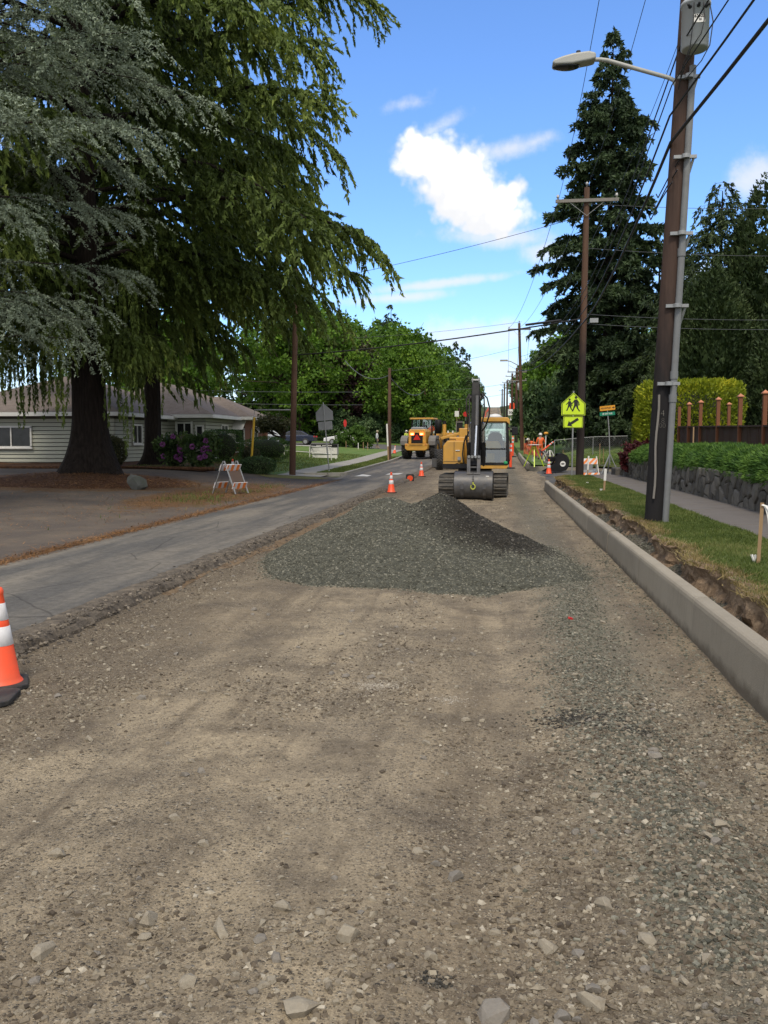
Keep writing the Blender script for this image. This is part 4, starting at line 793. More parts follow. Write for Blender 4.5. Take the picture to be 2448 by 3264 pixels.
# the tall spruce and the evergreens on the right
def LS(z): return float(np.interp(z, [1, 6, 10, 15, 19, 23, 27], [4.2, 4.2, 4.0, 3.7, 2.8, 1.7, 0.3]))
conifer('tall_spruce', 'tall dark spruce standing against the sky right of the road', 'evergreens on the right', 8.15, 68, 30.0, 0.42, 'spruce',
        [dict(h0=1.2, h1=29.8, nb=215, Lf=lambda z: 1.1 * LS(z / 1.12), rise=0.04, droop=0.14, sub_per_m=6.5, pts=34, sub_len=(0.2, 1.2), hang=0.46, leaf=(0.2, 0.42), width=0.2, bias=(0, 0, -0.1), splay=0.7, seed=14, jit=0.42)])
def LD(z): return float(np.interp(z, [1, 5, 10, 14, 17], [4.6, 4.2, 3.2, 1.9, 0.3]))
for nm, lb, x, y, h, sd, Lm in (('weeping_cedar', 'loose feathery evergreen with drooping tips behind the golden hedge', 12.4, 52.5, 16.0, 15, 1.25), ('dark_cedar', 'dark evergreen between the tall spruce and the nearest utility pole', 12.3, 71, 16.0, 16, 1.3)):
    conifer(nm, lb, 'evergreens on the right', x, y, h, 0.3, 'thuja',
        [dict(h0=1.0, h1=h - 0.3, nb=120, Lf=lambda z, h=h, Lm=Lm: LD(z * 17 / h) * Lm, rise=0.12, droop=0.34, sub_per_m=6, pts=26, sub_len=(0.25, 1.3), hang=0.4, leaf=(0.16, 0.34), width=0.11, bias=(0, 0, -0.25), splay=0.4, seed=sd)])
conifer('young_conifer', 'lone pointed conifer rising behind the bright roadside trees', None, -16.5, 140, 20.5, 0.35, 'spruce',
        [dict(h0=3, h1=20, nb=80, Lf=lambda z: float(np.interp(z, [3, 10, 20.5], [6.2, 5.4, 0.4])), rise=0.1, droop=0.25, sub_per_m=2.6, pts=12, sub_len=(0.3, 1.6), hang=0.3, leaf=(0.35, 0.7), width=0.28, bias=(0, 0, -0.1), splay=0.5, seed=17)])
fc = None
for k, (x, h) in enumerate(((-21.5, 19), (-18.2, 20.5), (-15.8, 23), (-13.6, 25), (-11.4, 23.5), (-9.3, 21))):
    y = 300 + 6 * math.sin(k * 2.1)
    if fc is None:
        fc = conifer('distant_conifer', '', 'conifers on the skyline', x, y, 24, 0.3, 'spruce',
            [dict(h0=3, h1=23.6, nb=60, Lf=lambda z: float(np.interp(z, [3, 24], [3.6, 0.3])), rise=0.0, droop=0.2, sub_per_m=2.2, pts=8, sub_len=(0.3, 1.2), hang=0.3, leaf=(0.5, 0.9), width=0.4, bias=(0, 0, -0.1), splay=0.4, seed=18)]); o = fc
    else: o = copy_tree(fc)
    o.location = (x, y, float(TZ(x, y))); o.scale = (h / 24,) * 3; o.rotation_euler.z = k * 1.1
    o['label'] = 'conifer %s in the small dark row on the skyline' % ('farthest left', 'second from the left', 'third from the left', 'fourth from the left', 'fifth from the left', 'farthest right')[k]

# sprays over a cone: the dense thuja screen
def spray_cone(h, r, n, seed, leaf=(0.12, 0.26), w=0.11, lump=0.16):
    g = np.random.default_rng(seed); z = h * (1 - np.sqrt(g.random(n))) * 0.98 + 0.1; th = g.uniform(0, 2 * PI, n); f = 1 - z / h
    prof = r * np.clip(np.minimum(1.0, 1.25 * f ** 0.62), 0.02, 1); lu = 1 + lump * fbm2(th * 3.0 + 9, z * 0.55, 1.0, 3, seed) * 1.6 + lump * 0.8 * fbm2(th * 7, z * 1.5, 1.0, 2, seed + 1)
    rad = prof * lu * (1 - 0.28 * g.random(n) ** 2)
    P = np.stack([rad * np.cos(th), rad * np.sin(th), z], -1); D = np.stack([np.cos(th) * 0.6, np.sin(th) * 0.6, 0.9 + 0 * z], -1) + g.normal(0, 0.4, (n, 3))
    return tri_leaves(P, D, g.uniform(leaf[0], leaf[1], n), w * g.uniform(0.7, 1.3, n), False)
for k, (x, y, h, r, lb) in enumerate(((14.9, 51, 16.2, 4.8, 'tall dense thuja whose pointed top stands highest at the right edge'), (19.0, 50, 15.2, 4.6, 'dense thuja cut by the right edge of the view'), (10.9, 48, 10.5, 3.4, 'lower dense thuja just behind the golden hedge'), (16.0, 45, 12.0, 4.2, 'dense dark thuja behind the wooden fence posts'))):
    root = empty('thuja_tree', (x, y, float(TZ(x, y))), 0, lb, 'tree', 'evergreens on the right')
    mesh_obj('trunk', trunk_mesh(h * 0.9, 0.3, 0.05, 1.3, 0.8, k), MAT['bark2'], root)
    V = np.concatenate([spray_cone(h, r, 40000, 30 + k), spray_cone(h * 0.97, r * 0.82, 9000, 40 + k, (0.3, 0.6), 0.4)])
    mesh_obj('crown', leaf_mesh('crown', V, 3), MAT['thuja'], root)

# broad-leaved trees: leaf clumps spread through the crown
def clump_leaves(blobs, n, size, seed, fill=0.55, up=0.5, k_cl=60, cl_r=0.22):
    g = np.random.default_rng(seed); Vs = []; vol = np.array([b[1][0] * b[1][1] * b[1][2] for b in blobs]) ** (2 / 3); cnt = (n * vol / vol.sum()).astype(int)
    for (c, r), m in zip(blobs, cnt):
        nc = max(8, int(k_cl * m / n * len(blobs))); d = g.normal(size=(nc, 3)); d /= np.linalg.norm(d, axis=1)[:, None]; rad = fill + (1 - fill) * g.random(nc) ** 0.6
        C = np.array(c)[None] + d * rad[:, None] * np.array(r)[None]; ci = g.integers(0, nc, m); q = g.normal(size=(m, 3)); q /= np.linalg.norm(q, axis=1)[:, None]
        rr = cl_r * np.mean(r) * g.uniform(0.5, 1.35, nc)[ci]; P = C[ci] + q * (rr * g.random(m) ** 0.4)[:, None] * np.array([1, 1, 0.7])
        D = q + np.array([0, 0, -up * 0.3]) + g.normal(0, 0.6, (m, 3)); Vs.append(tri_leaves(P, D, size * g.uniform(0.7, 1.3, m), size * g.uniform(0.55, 0.9, m)))
    return np.concatenate(Vs)
def leafy(name, label, cat, loc, blobs, n, size, mat, trunk=None, group=None, seed=1, bark='bark2', stems=None, **kw):
    root = empty(name, loc, 0, label, cat, group)
    if trunk:
        h, r = trunk[:2]; lean = trunk[2] if len(trunk) > 2 else (0, 0); mesh_obj('trunk', trunk_mesh(h, r, r * 0.45, 1.4, 0.5, seed, lean), MAT[bark], root)
        mb = MB(); g = np.random.default_rng(seed)
        for c, r_ in blobs:
            e = Vector(c); s = Vector((lean[0] * h, lean[1] * h, h * 0.75)); mid = (s + e) / 2 + Vector((0, 0, -0.1 * (e - s).length)); mb.tube([s, mid, e], [r * 0.5, r * 0.32, r * 0.12], 6, False)
            for _ in range(4):
                q = e + Vector(g.normal(0, 0.6, 3) * np.array(r_)); mb.tube([mid, (mid + q) / 2 + Vector((0, 0, .1)), q], [r * 0.25, r * 0.15, r * 0.05], 5, False)
        tag(mb.build('limbs', MAT[bark], root), kind='stuff')
    if stems:
        mb = MB(); g = np.random.default_rng(seed + 5)
        for c, r_ in blobs:
            for _ in range(stems): mb.tube([(g.normal(0, .08), g.normal(0, .08), -0.02), Vector(c) * 0.5 + Vector((g.normal(0, .06), g.normal(0, .06), 0)), Vector(c) + Vector(g.normal(0, 0.5, 3) * np.array(r_))], [0.03, 0.022, 0.008], 5, False)
        tag(mb.build('stems', MAT[bark], root), kind='stuff')
    mesh_obj('crown', leaf_mesh('crown', clump_leaves(blobs, n, size, seed, **kw)), MAT[mat], root); return root
def round_blobs(h, r, k, seed, low=0.35):
    g = np.random.default_rng(seed); out = []
    for i in range(k):
        a = i * 2.4 + g.normal(0, .3); f = (i + 0.5) / k; z = h * (low + (0.93 - low) * f); q = r * (0.62 * math.sqrt(max(0.05, 1 - (2 * f - 0.9) ** 2))); s = r * g.uniform(0.42, 0.62)
        out.append(((q * math.cos(a), q * math.sin(a), z - s * 0.4), (s, s, s * 0.8)))
    return out
G = lambda x, y: (x, y, float(TZ(x, y)))
leafy('maple_tree', 'broad bright green tree behind the low house roof', 'tree', G(-23, 104), round_blobs(18, 8.5, 14, 1, 0.38), 26000, 0.42, 'maple', (9, 0.4), 'broad-leaved trees on the left', 1)
leafy('maple_tree', 'bright green tree behind the house, half hidden by the left cedar', 'tree', G(-34, 84), round_blobs(16, 7.5, 12, 2, 0.3), 16000, 0.45, 'maple', (8, 0.4), 'broad-leaved trees on the left', 2)
leafy('olive_tree', 'dull brownish-green tree behind the grey back of the school sign', 'tree', G(-19.5, 108), round_blobs(14, 6.2, 13, 3, 0.3), 22000, 0.36, 'olive', (6, 0.35), 'broad-leaved trees on the left', 3)
leafy('plum_tree', 'dark purple-leaved tree above the small red sign', 'tree', G(-15.4, 104), round_blobs(9.2, 3.6, 10, 4, 0.42), 12000, 0.32, 'plum', (5, 0.25), 'broad-leaved trees on the left', 4)
leafy('maple_tree', 'rounded vivid green tree between the two left utility poles', 'tree', G(-10.4, 101), round_blobs(12, 4.4, 13, 5, 0.34), 17000, 0.34, 'maple', (6, 0.28), 'broad-leaved trees on the left', 5)
proto = [leafy('street_tree', 'x', 'tree', (0, 0, 0), round_blobs(16, 6.4, 14, 6, 0.16), 15000, 0.52, 'maple2', (8, 0.32), 'street trees up the hill', 6),
         leafy('street_tree', 'x', 'tree', (0, 0, 0), round_blobs(15, 7.0, 14, 7, 0.14), 15000, 0.55, 'maple', (8, 0.32), 'street trees up the hill', 7),
         leafy('street_tree', 'x', 'tree', (0, 0, 0), round_blobs(14, 5.6, 12, 8, 0.14), 13000, 0.55, 'thuja', (8, 0.32), 'street trees up the hill', 8)]
used = [False] * 3
spots = [(-14.0, 122, 1, 1.0, 'nearest green street tree left of the dirt road'), (-22, 125, 0, 1.15, 'tall street tree behind the nearest one on the left'), (-12.6, 138, 0, .95, 'second green street tree up the left side'), (-13.5, 160, 1, 1.0, 'third green street tree up the left side'), (-20, 150, 0, 1.2, 'tall street tree set back behind the lone conifer'),
         (-13, 183, 0, 1.0, 'fourth dark green street tree up the left side'), (-12.6, 208, 0, 1.0, 'fifth dark green street tree up the left side'), (-12.5, 236, 2, 1.1, 'sixth street tree up the left side, dark and narrow'), (-12, 268, 0, 1.0, 'seventh street tree up the left side'), (-12, 305, 2, 1.15, 'eighth street tree up the left side'), (-12, 345, 0, .95, 'ninth street tree up the left side'), (-11, 395, 2, 1.0, 'last left street tree, near the crest of the hill'),
         (10.0, 120, 1, .86, 'nearest soft green tree right of the far utility poles'), (14.5, 105, 2, .85, 'dark tree behind the white car on the right'), (9.5, 150, 0, .9, 'second green tree up the right side'), (16, 140, 1, .95, 'green tree set back on the right of the hill road'), (10, 185, 2, 1.0, 'third dark tree up the right side'), (10.5, 225, 0, 1.0, 'fourth tree up the right side'), (11, 275, 2, 1.0, 'fifth tree up the right side'), (11, 340, 0, 1.0, 'last right street tree, near the crest of the hill'),
         (24, 120, 0, 1.0, 'tree farthest right behind the tall spruce'), (-30, 122, 2, 1.1, 'dark tree behind the brownish-green tree on the left'), (-40, 112, 0, 1.0, 'dark green tree far left behind the bright ones')]
for x, y, k, s, lb in spots:
    o = copy_tree(proto[k]) if used[k] else proto[k]; used[k] = True
    o.location = G(x, y); o.scale = (s, s, s * random.uniform(.92, 1.06)); o.rotation_euler.z = random.uniform(0, 6.28); o['label'] = lb
sh = None
for k, (x, y, s, lb) in enumerate(((-10.5, 100.5, 1.0, 'dark hedge shrub at the far corner behind the walking man'), (-13.8, 100, 1.1, 'dark hedge shrub behind the white parked car'), (-17.5, 101, 1.15, 'dark hedge shrub behind the dark parked car'), (-7.9, 103, 0.8, 'dark hedge shrub beside the loader cab'),
                                   (6.4, 70, 1.35, 'large dark shrub behind the right-hand school sign'), (9.4, 70, 1.5, 'large dark shrub behind the chain-link fence'), (12.6, 69, 1.5, 'large dark shrub behind the portable street sign'), (4.6, 84, 1.3, 'dark shrub left of the school sign, beyond the workers'), (15.5, 69, 1.7, 'large dark shrub behind the brown-roofed house corner'), (7.2, 100, 1.5, 'leafy shrub beside the white car'))):
    if sh is None: sh = leafy('dark_shrub', 'x', 'shrub', (0, 0, 0), [((0, 0, 1.1), (1.9, 1.2, 1.2)), ((1.2, .2, 1.5), (1.2, 1.1, 1.2)), ((-1.2, -.2, 1.3), (1.2, 1.1, 1.2)), ((0.2, 0.1, 2.2), (1.1, 1.0, 1.0))], 8000, 0.22, 'dark_shrub', None, 'dark shrubs', 9, stems=3, fill=0.3); o = sh
    else: o = copy_tree(sh)
    o.location = G(x, y); o.scale = (s, s, s * (1.5 if x > 3 else 1)); o.rotation_euler.z = k * 1.3; o['label'] = lb

# garden shrubs before the house
leafy('leaning_tree', 'small leaning tree with a thin dull crown beside the house porch', 'tree', G(-13.95, 55.5), [((-.35, 0, 2.35), (1.0, .9, .5)), ((.35, 0, 2.15), (.7, .7, .42)), ((-.9, 0.2, 2.0), (.5, .5, .4))], 4200, 0.13, 'olive', (1.7, 0.19, (0.36, 0)), None, 21, fill=0.2)
def rhodo(lb, x, y, s, seed):
    root = leafy('rhododendron', lb, 'shrub', G(x, y), [((0, 0, 1.0 * s), (.9 * s, .8 * s, .8 * s)), ((.5 * s, 0, 1.35 * s), (.6 * s, .6 * s, .5 * s)), ((-.55 * s, 0, 1.25 * s), (.6 * s, .6 * s, .5 * s)), ((0.1, 0, .35 * s), (.5 * s, .5 * s, .35 * s))], 2600, 0.16, 'rhodo', None, 'rhododendrons by the house', seed, stems=3, fill=0.35)
    g = np.random.default_rng(seed)
    for k in range(11):
        a = g.uniform(PI, 2 * PI); P0 = np.array([1.0 * s * math.cos(a) * g.uniform(.5, 1.05), .8 * s * math.sin(a), s * g.uniform(.5, 1.75)])
        q = g.normal(size=(60, 3)); q /= np.linalg.norm(q, axis=1)[:, None]; V = tri_leaves(P0 + q * 0.06, q, np.full(60, 0.09), np.full(60, 0.07))
        mesh_obj('flower', leaf_mesh('flower', V), MAT['bloom'], root)
rhodo('leggy rhododendron with few purple blooms right beside the slimmer trunk', -15.0, 40.0, .86, 22); rhodo('bushy rhododendron with purple blooms in front of the clipped hedge', -13.5, 39.4, .92, 23)
def hedge(name, label, loc, d, n, size, mat, rz=0.0, rounded=0.35, group=None, tips=0.0, lump=0.05):
    """clipped hedge: leaves over a rounded block with a dark twiggy core"""
    g = np.random.default_rng(int(abs(loc[0] * 100)) + 3); root = empty(name, loc, rz, label, 'hedge', group); hx, hy, hz = d[0] / 2, d[1] / 2, d[2] / 2
    p = g.normal(size=(n, 3)); e = 1.0 / max(0.08, rounded); nrm = (np.abs(p) ** e).sum(1) ** (1 / e); q = p / nrm[:, None]; u = q / np.linalg.norm(q, axis=1)[:, None]
    lu = 1 + lump * fbm2(q[:, 0] * d[0] * 2 + 5, q[:, 2] * d[2] * 2 + q[:, 1] * 3, 1.2, 3, 6); P = q * lu[:, None] * (1 - 0.22 * g.random(n) ** 2)[:, None] * np.array([hx, hy, hz]) + np.array([0, 0, hz])
    D = u + g.normal(0, 0.55, (n, 3)) + np.array([0, 0, tips])
    mesh_obj('foliage', leaf_mesh('foliage', tri_leaves(P, D, size * g.uniform(.7, 1.4, n), size * g.uniform(.4, .8, n))), MAT[mat], root)
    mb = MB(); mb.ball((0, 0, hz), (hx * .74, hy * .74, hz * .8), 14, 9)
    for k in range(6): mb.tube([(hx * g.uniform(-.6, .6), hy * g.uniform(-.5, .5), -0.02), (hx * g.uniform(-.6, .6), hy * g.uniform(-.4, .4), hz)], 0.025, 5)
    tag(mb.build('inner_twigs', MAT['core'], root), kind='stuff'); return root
hedge('clipped_hedge', 'clipped box-shaped green hedge under the house window', G(-14.6, 46.5), (2.0, 1.4, 1.75), 6000, 0.07, 'boxwood', 0, 0.14)
hedge('dome_hedge', 'low dome-shaped clipped green hedge beside the porch', G(-13.3, 50.5), (3.1, 2.2, 1.45), 7000, 0.06, 'boxwood', 0, 0.45)
hedge('round_shrub', 'small brownish shrub beside the clipped box hedge', G(-13.3, 47.2), (1.05, .9, .9), 2200, 0.07, 'olive', 0, 0.5)
hedge('low_shrub', 'low dark shrub at the foot of the yellow cable guard', G(-10.75, 39.3), (1.75, 1.1, .75), 3800, 0.075, 'dark_shrub', 0, 0.5, lump=0.15)
hedge('wall_shrub', 'dark clipped shrub between the two cedar trunks', G(-17.6, 38.9), (1.5, 1.2, 1.45), 3600, 0.09, 'olive', 0, 0.5, lump=0.12)
hedge('wall_shrub', 'small green shrub peeping out left of the thick cedar trunk', G(-19.4, 40.6), (1.2, 1.0, 1.3), 2600, 0.08, 'boxwood', 0, 0.5, lump=0.12)
leafy('roadside_bush', 'loose bright green bush beside the walking man', 'shrub', G(-13.3, 83), [((0, 0, .9), (1.5, 1.0, .9)), ((-1.0, 0, .7), (1.1, .9, .7)), ((1.1, 0, .75), (1.0, .9, .75)), ((0.3, 0, 1.6), (.8, .7, .6))], 6500, 0.17, 'maple2', None, None, 26, stems=3, fill=0.3)
# right-hand hedges on and behind the retaining wall
hedge('golden_hedge', 'large clipped golden-green hedge block behind the nearest utility pole', (7.75, 37.5, 0.9), (3.95, 2.6, 3.3), 24000, 0.13, 'golden', 0, 0.13, tips=0.5, lump=0.06)
n = 60000; g = np.random.default_rng(77); y = 11 + 21.5 * g.random(n) ** 1.2; th = g.random(n) * PI * 0.98 - 0.35; lu = 1 + 0.16 * fbm2(y, th * 2, 0.8, 3, 78) + 0.07 * fbm2(y, th * 6, 2.5, 2, 79)
rx, rz_ = 0.70, 0.46; P = np.stack([5.52 - rx * lu * np.cos(th), y, RZ(y) + 1.14 + rz_ * lu * np.sin(th) * np.where(th < 0, 0.7, 1)], -1)
D = np.stack([-np.cos(th) * 0.8, 0.25 + 0 * th, np.sin(th) * 0.6 - 0.05], -1) + g.normal(0, 0.42, (n, 3))
jun = empty('juniper_hedge', (0, 0, 0), 0, 'low spreading green juniper spilling over the stone wall', 'hedge')
mesh_obj('foliage', leaf_mesh('foliage', tri_leaves(P, D, g.uniform(.05, .15, n), g.uniform(.03, .06, n), False), 3), MAT['juniper'], jun)
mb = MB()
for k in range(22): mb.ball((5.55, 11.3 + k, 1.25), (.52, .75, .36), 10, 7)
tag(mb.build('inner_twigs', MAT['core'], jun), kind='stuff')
leafy('red_maple', 'small dark red cut-leaf maple arching over the wall corner', 'shrub', (5.25, 33.4, 1.1), [((0, 0, .42), (.62, .6, .28)), ((-.35, -.2, .15), (.42, .4, .34)), ((.4, .1, .52), (.4, .4, .22)), ((-.55, -.3, -.12), (.22, .25, .25))], 3200, 0.10, 'red_maple', (0.6, 0.04), None, 28, fill=0.4, up=1.5)
# ------------------------------------------------------------------ house on the left
def m_roof():
    t = NT('asphalt_shingle_roof'); c = t.coord('Object'); b = t.n('ShaderNodeTexBrick'); t.set(b, 'Vector', t.coord('Object', (1, 1, 2.6)))
    n = t.noise(c, 3.0, 6, 0.7); r = t.noise(t.coord('Object', (6, 6, 26)), 3, 4, 0.7)
    a = t.ramp(t.math('ADD', t.math('MULTIPLY', n, 0.5), t.math('MULTIPLY', r, 0.5)), [(0.3, (0.115, 0.092, 0.076)), (0.5, (0.175, 0.143, 0.120)), (0.7, (0.24, 0.202, 0.172))])
    w = t.n('ShaderNodeTexWave', wave_type='BANDS', bands_direction='Z'); t.set(w, 'Vector', c); w.inputs['Scale'].default_value = 6.5; w.inputs['Distortion'].default_value = 0.4
    a = t.mix(t.rng(w.outputs[1], 0.12, 0.0, 0, 0.4), a, (0.05, 0.04, 0.037))
    return t.done(t.bsdf(a, 0.95, 0, t.bump(w.outputs[1], 0.3, 0.02, t.bump(r, 0.5, 0.02)), 0.2))
MAT['roof'] = m_roof()
MAT['siding'] = plain('pale_painted_siding', (0.37, 0.375, 0.30), 0.7, 0, 0.1, 2.0, (0.30, 0.29, 0.25), 0.35, 0.1, 40)
MAT['shadow_gap'] = plain('painted_lap_shadow', (0.07, 0.065, 0.055), 0.9)  # dark colour behind the planks, painted in as the lap shadow lines
MAT['trim'] = plain('white_trim', (0.66, 0.65, 0.61), 0.6, 0, 0.08, 3, (0.4, 0.38, 0.33), 0.3)
MAT['brick'] = plain('red_brown_brick', (0.19, 0.085, 0.055), 0.9, 0, 0.3, 12, (0.12, 0.06, 0.045), 0.5, 0.3, 30)
MAT['beige'] = plain('beige_wall', (0.36, 0.34, 0.27), 0.8, 0, 0.1, 3)
house = empty('bungalow', (0, 0, 0), 0, 'single-storey pale sided house with a brown hipped roof behind the cedars', 'house')
def hip(mb, x0, x1, y0, y1, ze, zr):
    w, d = x1 - x0, y1 - y0
    if w >= d: a, b = Vector((x0 + d / 2, (y0 + y1) / 2, zr)), Vector((x1 - d / 2, (y0 + y1) / 2, zr))
    else: a, b = Vector(((x0 + x1) / 2, y0 + w / 2, zr)), Vector(((x0 + x1) / 2, y1 - w / 2, zr))
    c = [Vector(q) for q in ((x0, y0, ze), (x1, y0, ze), (x1, y1, ze), (x0, y1, ze))]
    v = c + [a, b]
    f = [(0, 1, 5, 4), (1, 2, 5), (2, 3, 4, 5), (3, 0, 4)] if w >= d else [(0, 1, 4), (1, 2, 5, 4), (2, 3, 5), (3, 0, 4, 5)]
    mb.add(v, f + [(3, 2, 1, 0)]); return c
mb = MB(); fas = []
for rc in ((-30.4, -18.8, 42.9, 58.5, 3.32, 5.55), (-26.5, -16.45, 50.4, 64.5, 3.42, 5.62), (-25, -15.75, 56.4, 62.4, 3.45, 4.9)): fas.append((hip(mb, *rc), rc[4]))
roof = mb.build('roof', MAT['roof'], house)
for c, z in fas:
    fm = MB()
    for k in range(4): a, b = c[k], c[(k + 1) % 4]; fm.bar((a.x, a.y, z - 0.11), (b.x, b.y, z - 0.11), 0.05, 0.20, (0, 0, 1))
    fm.build('fascia', MAT['trim'], roof)
    fm = MB(); fm.box(((c[0].x + c[2].x) / 2, (c[0].y + c[2].y) / 2, z - 0.19), (c[2].x - c[0].x - .1, c[2].y - c[0].y - .1, 0.03)); fm.build('soffit', MAT['trim'], roof)
def wall_block(x0, x1, y0, y1, zb, zt, faces, mat='siding'):
    mb = MB(); mb.box(((x0 + x1) / 2, (y0 + y1) / 2, (zb + zt) / 2), (x1 - x0, y1 - y0, zt - zb)); w = mb.build('wall', MAT['shadow_gap'] if faces else MAT[mat], house)
    n = int((zt - zb - 0.15) / 0.205)
    for f in faces:
        Ln = (x1 - x0) if f == 'S' else (y1 - y0)
        pm = MB(); pm.prism([(0, 0), (0.060, 0.0), (0.014, 0.172), (0, 0.172)], 0, Ln, 'xz'); me = None
        for k in range(n):
            z = zb + 0.15 + k * 0.205
            if me is None: o = pm.build('plank', MAT['siding'], w); me = o.data
            else: o = mesh_obj('plank', me, None, w)
            # profile's x is the outward direction
            if f == 'S': o.rotation_euler = (0, 0, -PI / 2); o.location = (x0, y0, z)
            else: o.location = (x1, y0, z)
    return w
wall_block(-29.8, -19.4, 43.5, 58, 0.4, 3.2, 'SE'); wall_block(-25.9, -17.1, 51, 64, 0.4, 3.3, 'SE'); wall_block(-24, -16.4, 57, 61.8, 0.4, 3.3, '', 'brick')
def window(x, y, z, w, h, face='S', panes=2, frame_w=0.09):
    """a window in a wall facing the camera (S) or the road (E)"""
    r = (0, 0, 0) if face == 'S' else (0, 0, PI / 2)
    fm = MB()
    for a, b, c, d in ((0, h / 2, w + frame_w, frame_w), (0, -h / 2, w + frame_w, frame_w), (-w / 2, 0, frame_w, h), (w / 2, 0, frame_w, h)): fm.box((a, -0.02, b), (c, 0.10, d))
    o = fm.build('window', MAT['trim'], house, loc=(x, y, z), rot=r)
    mb = MB(); mb.box((0, 0.0, 0), (w - frame_w / 2, 0.02, h - frame_w / 2)); mb.build('pane', MAT['glass_dark'], o)
    mb = MB()
    for k in range(1, panes): mb.box((-w / 2 + w * k / panes, -0.03, 0), (0.06, 0.06, h - .08))
    if panes > 1: mb.build('mullion', MAT['trim'], o)
    mb = MB(); mb.box((0, -0.06, -h / 2 - 0.07), (w + 0.2, 0.12, 0.05)); mb.build('sill', MAT['trim'], o)
    return o
window(-25.0, 43.44, 2.05, 2.2, 1.05); window(-18.35, 50.93, 2.05, 0.95, 1.75, 'S', 2); window(-19.34, 49.2, 2.05, 0.8, 1.6, 'E', 1); window(-19.34, 46.2, 2.2, 1.2, 1.0, 'E', 2)
window(-17.42, 50.93, 2.25, 0.42, 1.0, 'S', 1); window(-17.04, 54.5, 2.2, 1.4, 1.3, 'E', 2); window(-16.75, 56.93, 2.0, .6, 1.3, 'S', 1); window(-16.34, 59, 2.0, 1.4, 1.3, 'E', 2)
mb = MB()
for x, y in ((-17.9, 50.9), (-18.86, 50.9)): mb.box((x + .01, y, 2.05), (0.10, 0.12, 1.9))
mb.build('window_post', MAT['trim'], house)
def awning(x0, x1, y, z):
    for k in range(9):
        t0, t1 = k / 9, (k + 1) / 9; mb = MB(); mb.bar((x0, y - 0.9 * t0 - .05, z - 0.62 * t0 - .02), (x1, y - 0.9 * t0 - .05, z - 0.62 * t0 - .02), 0.125, 0.025, (0, -0.55, 0.8)); yield mb
aw = tag(empty('awning', (0, 0, 0))); aw.parent = house
for mb in awning(-17.05, -16.3, 56.95, 3.2): mb.build('slat', MAT['trim'], aw)
for mb in awning(-16.25, -15.6, 59.4, 3.05): mb.build('slat', MAT['trim'], aw)
mb = MB()
for x in (-16.9, -16.3, -15.7): mb.box((x, 55.6, 1.3), (0.05, 0.05, 1.0))
for z in (1.75, 1.15): mb.box((-16.3, 55.6, z), (1.25, 0.045, 0.05))
mb.build('porch_rail', MAT['trim'], house)
mb = MB(); mb.box((-16.6, 56.7, 1.0), (1.7, 1.6, 0.9)); mb.build('porch_base', MAT['brick'], house)
mb = MB(); mb.box((-15.9, 60.2, 2.1), (0.32, 0.32, 2.3)); mb.build('porch_pier', MAT['brick'], house)
# the half-hidden house on the right
h2 = empty('brown_house', (13.6, 74, float(TZ(13.6, 74))), 0, 'dark brown-roofed house half hidden in the shrubs on the right', 'house')
mb = MB(); mb.box((0, 3, 1.3), (7, 6, 2.6)); mb.build('wall', MAT['beige'], h2); mb = MB(); hip(mb, -4.4, 4.4, -1.0, 7.4, 2.6, 4.6); mb.build('roof', MAT['roof'], h2)
mb = MB(); mb.box((-2.4, -0.06, 1.3), (1.0, 0.1, 2.0)); mb.build('door', MAT['brick'], h2)
mb = MB(); mb.box((-3.9, -0.6, 1.3), (0.18, 0.18, 2.6)); mb.build('porch_post', MAT['timber'], h2)
for x in (0.2, 2.2):
    mb = MB(); mb.box((x, -0.04, 1.6), (1.2, 0.08, 1.0)); w_ = mb.build('window', MAT['trim'], h2); mb = MB(); mb.box((x, -0.09, 1.6), (1.0, 0.03, 0.82)); mb.build('pane', MAT['glass_dark'], w_)
h3 = empty('grey_house', (9.5, 128, float(TZ(9.5, 128))), 0, 'small grey roof glimpsed among trees left of the tall spruce', 'house')
mb = MB(); mb.box((0, 4, 2), (7, 7, 4)); mb.build('wall', MAT['beige'], h3); mb = MB(); hip(mb, -4.2, 4.2, 0, 8, 4.0, 6.4); mb.build('roof', MAT['roof'], h3)

# ------------------------------------------------------------------ stone retaining wall
def voronoi_cells(w, h, seeds):
    out = []
    for i, s in enumerate(seeds):
        poly = [(0, 0), (w, 0), (w, h), (0, h)]
        near = sorted(((q[0] - s[0]) ** 2 + (q[1] - s[1]) ** 2, j) for j, q in enumerate(seeds) if j != i)[:14]
        for _, j in near:
            q = seeds[j]; mx_, my_ = (s[0] + q[0]) / 2, (s[1] + q[1]) / 2; nx, ny = q[0] - s[0], q[1] - s[1]; new = []
            for k in range(len(poly)):
                a, b = poly[k], poly[(k + 1) % len(poly)]; da, db = (a[0] - mx_) * nx + (a[1] - my_) * ny, (b[0] - mx_) * nx + (b[1] - my_) * ny
                if da <= 0: new.append(a)
                if da * db < 0: f = da / (da - db); new.append((a[0] + f * (b[0] - a[0]), a[1] + f * (b[1] - a[1])))
            poly = new
            if len(poly) < 3: break
        if len(poly) >= 3: out.append((s, poly))
    return out
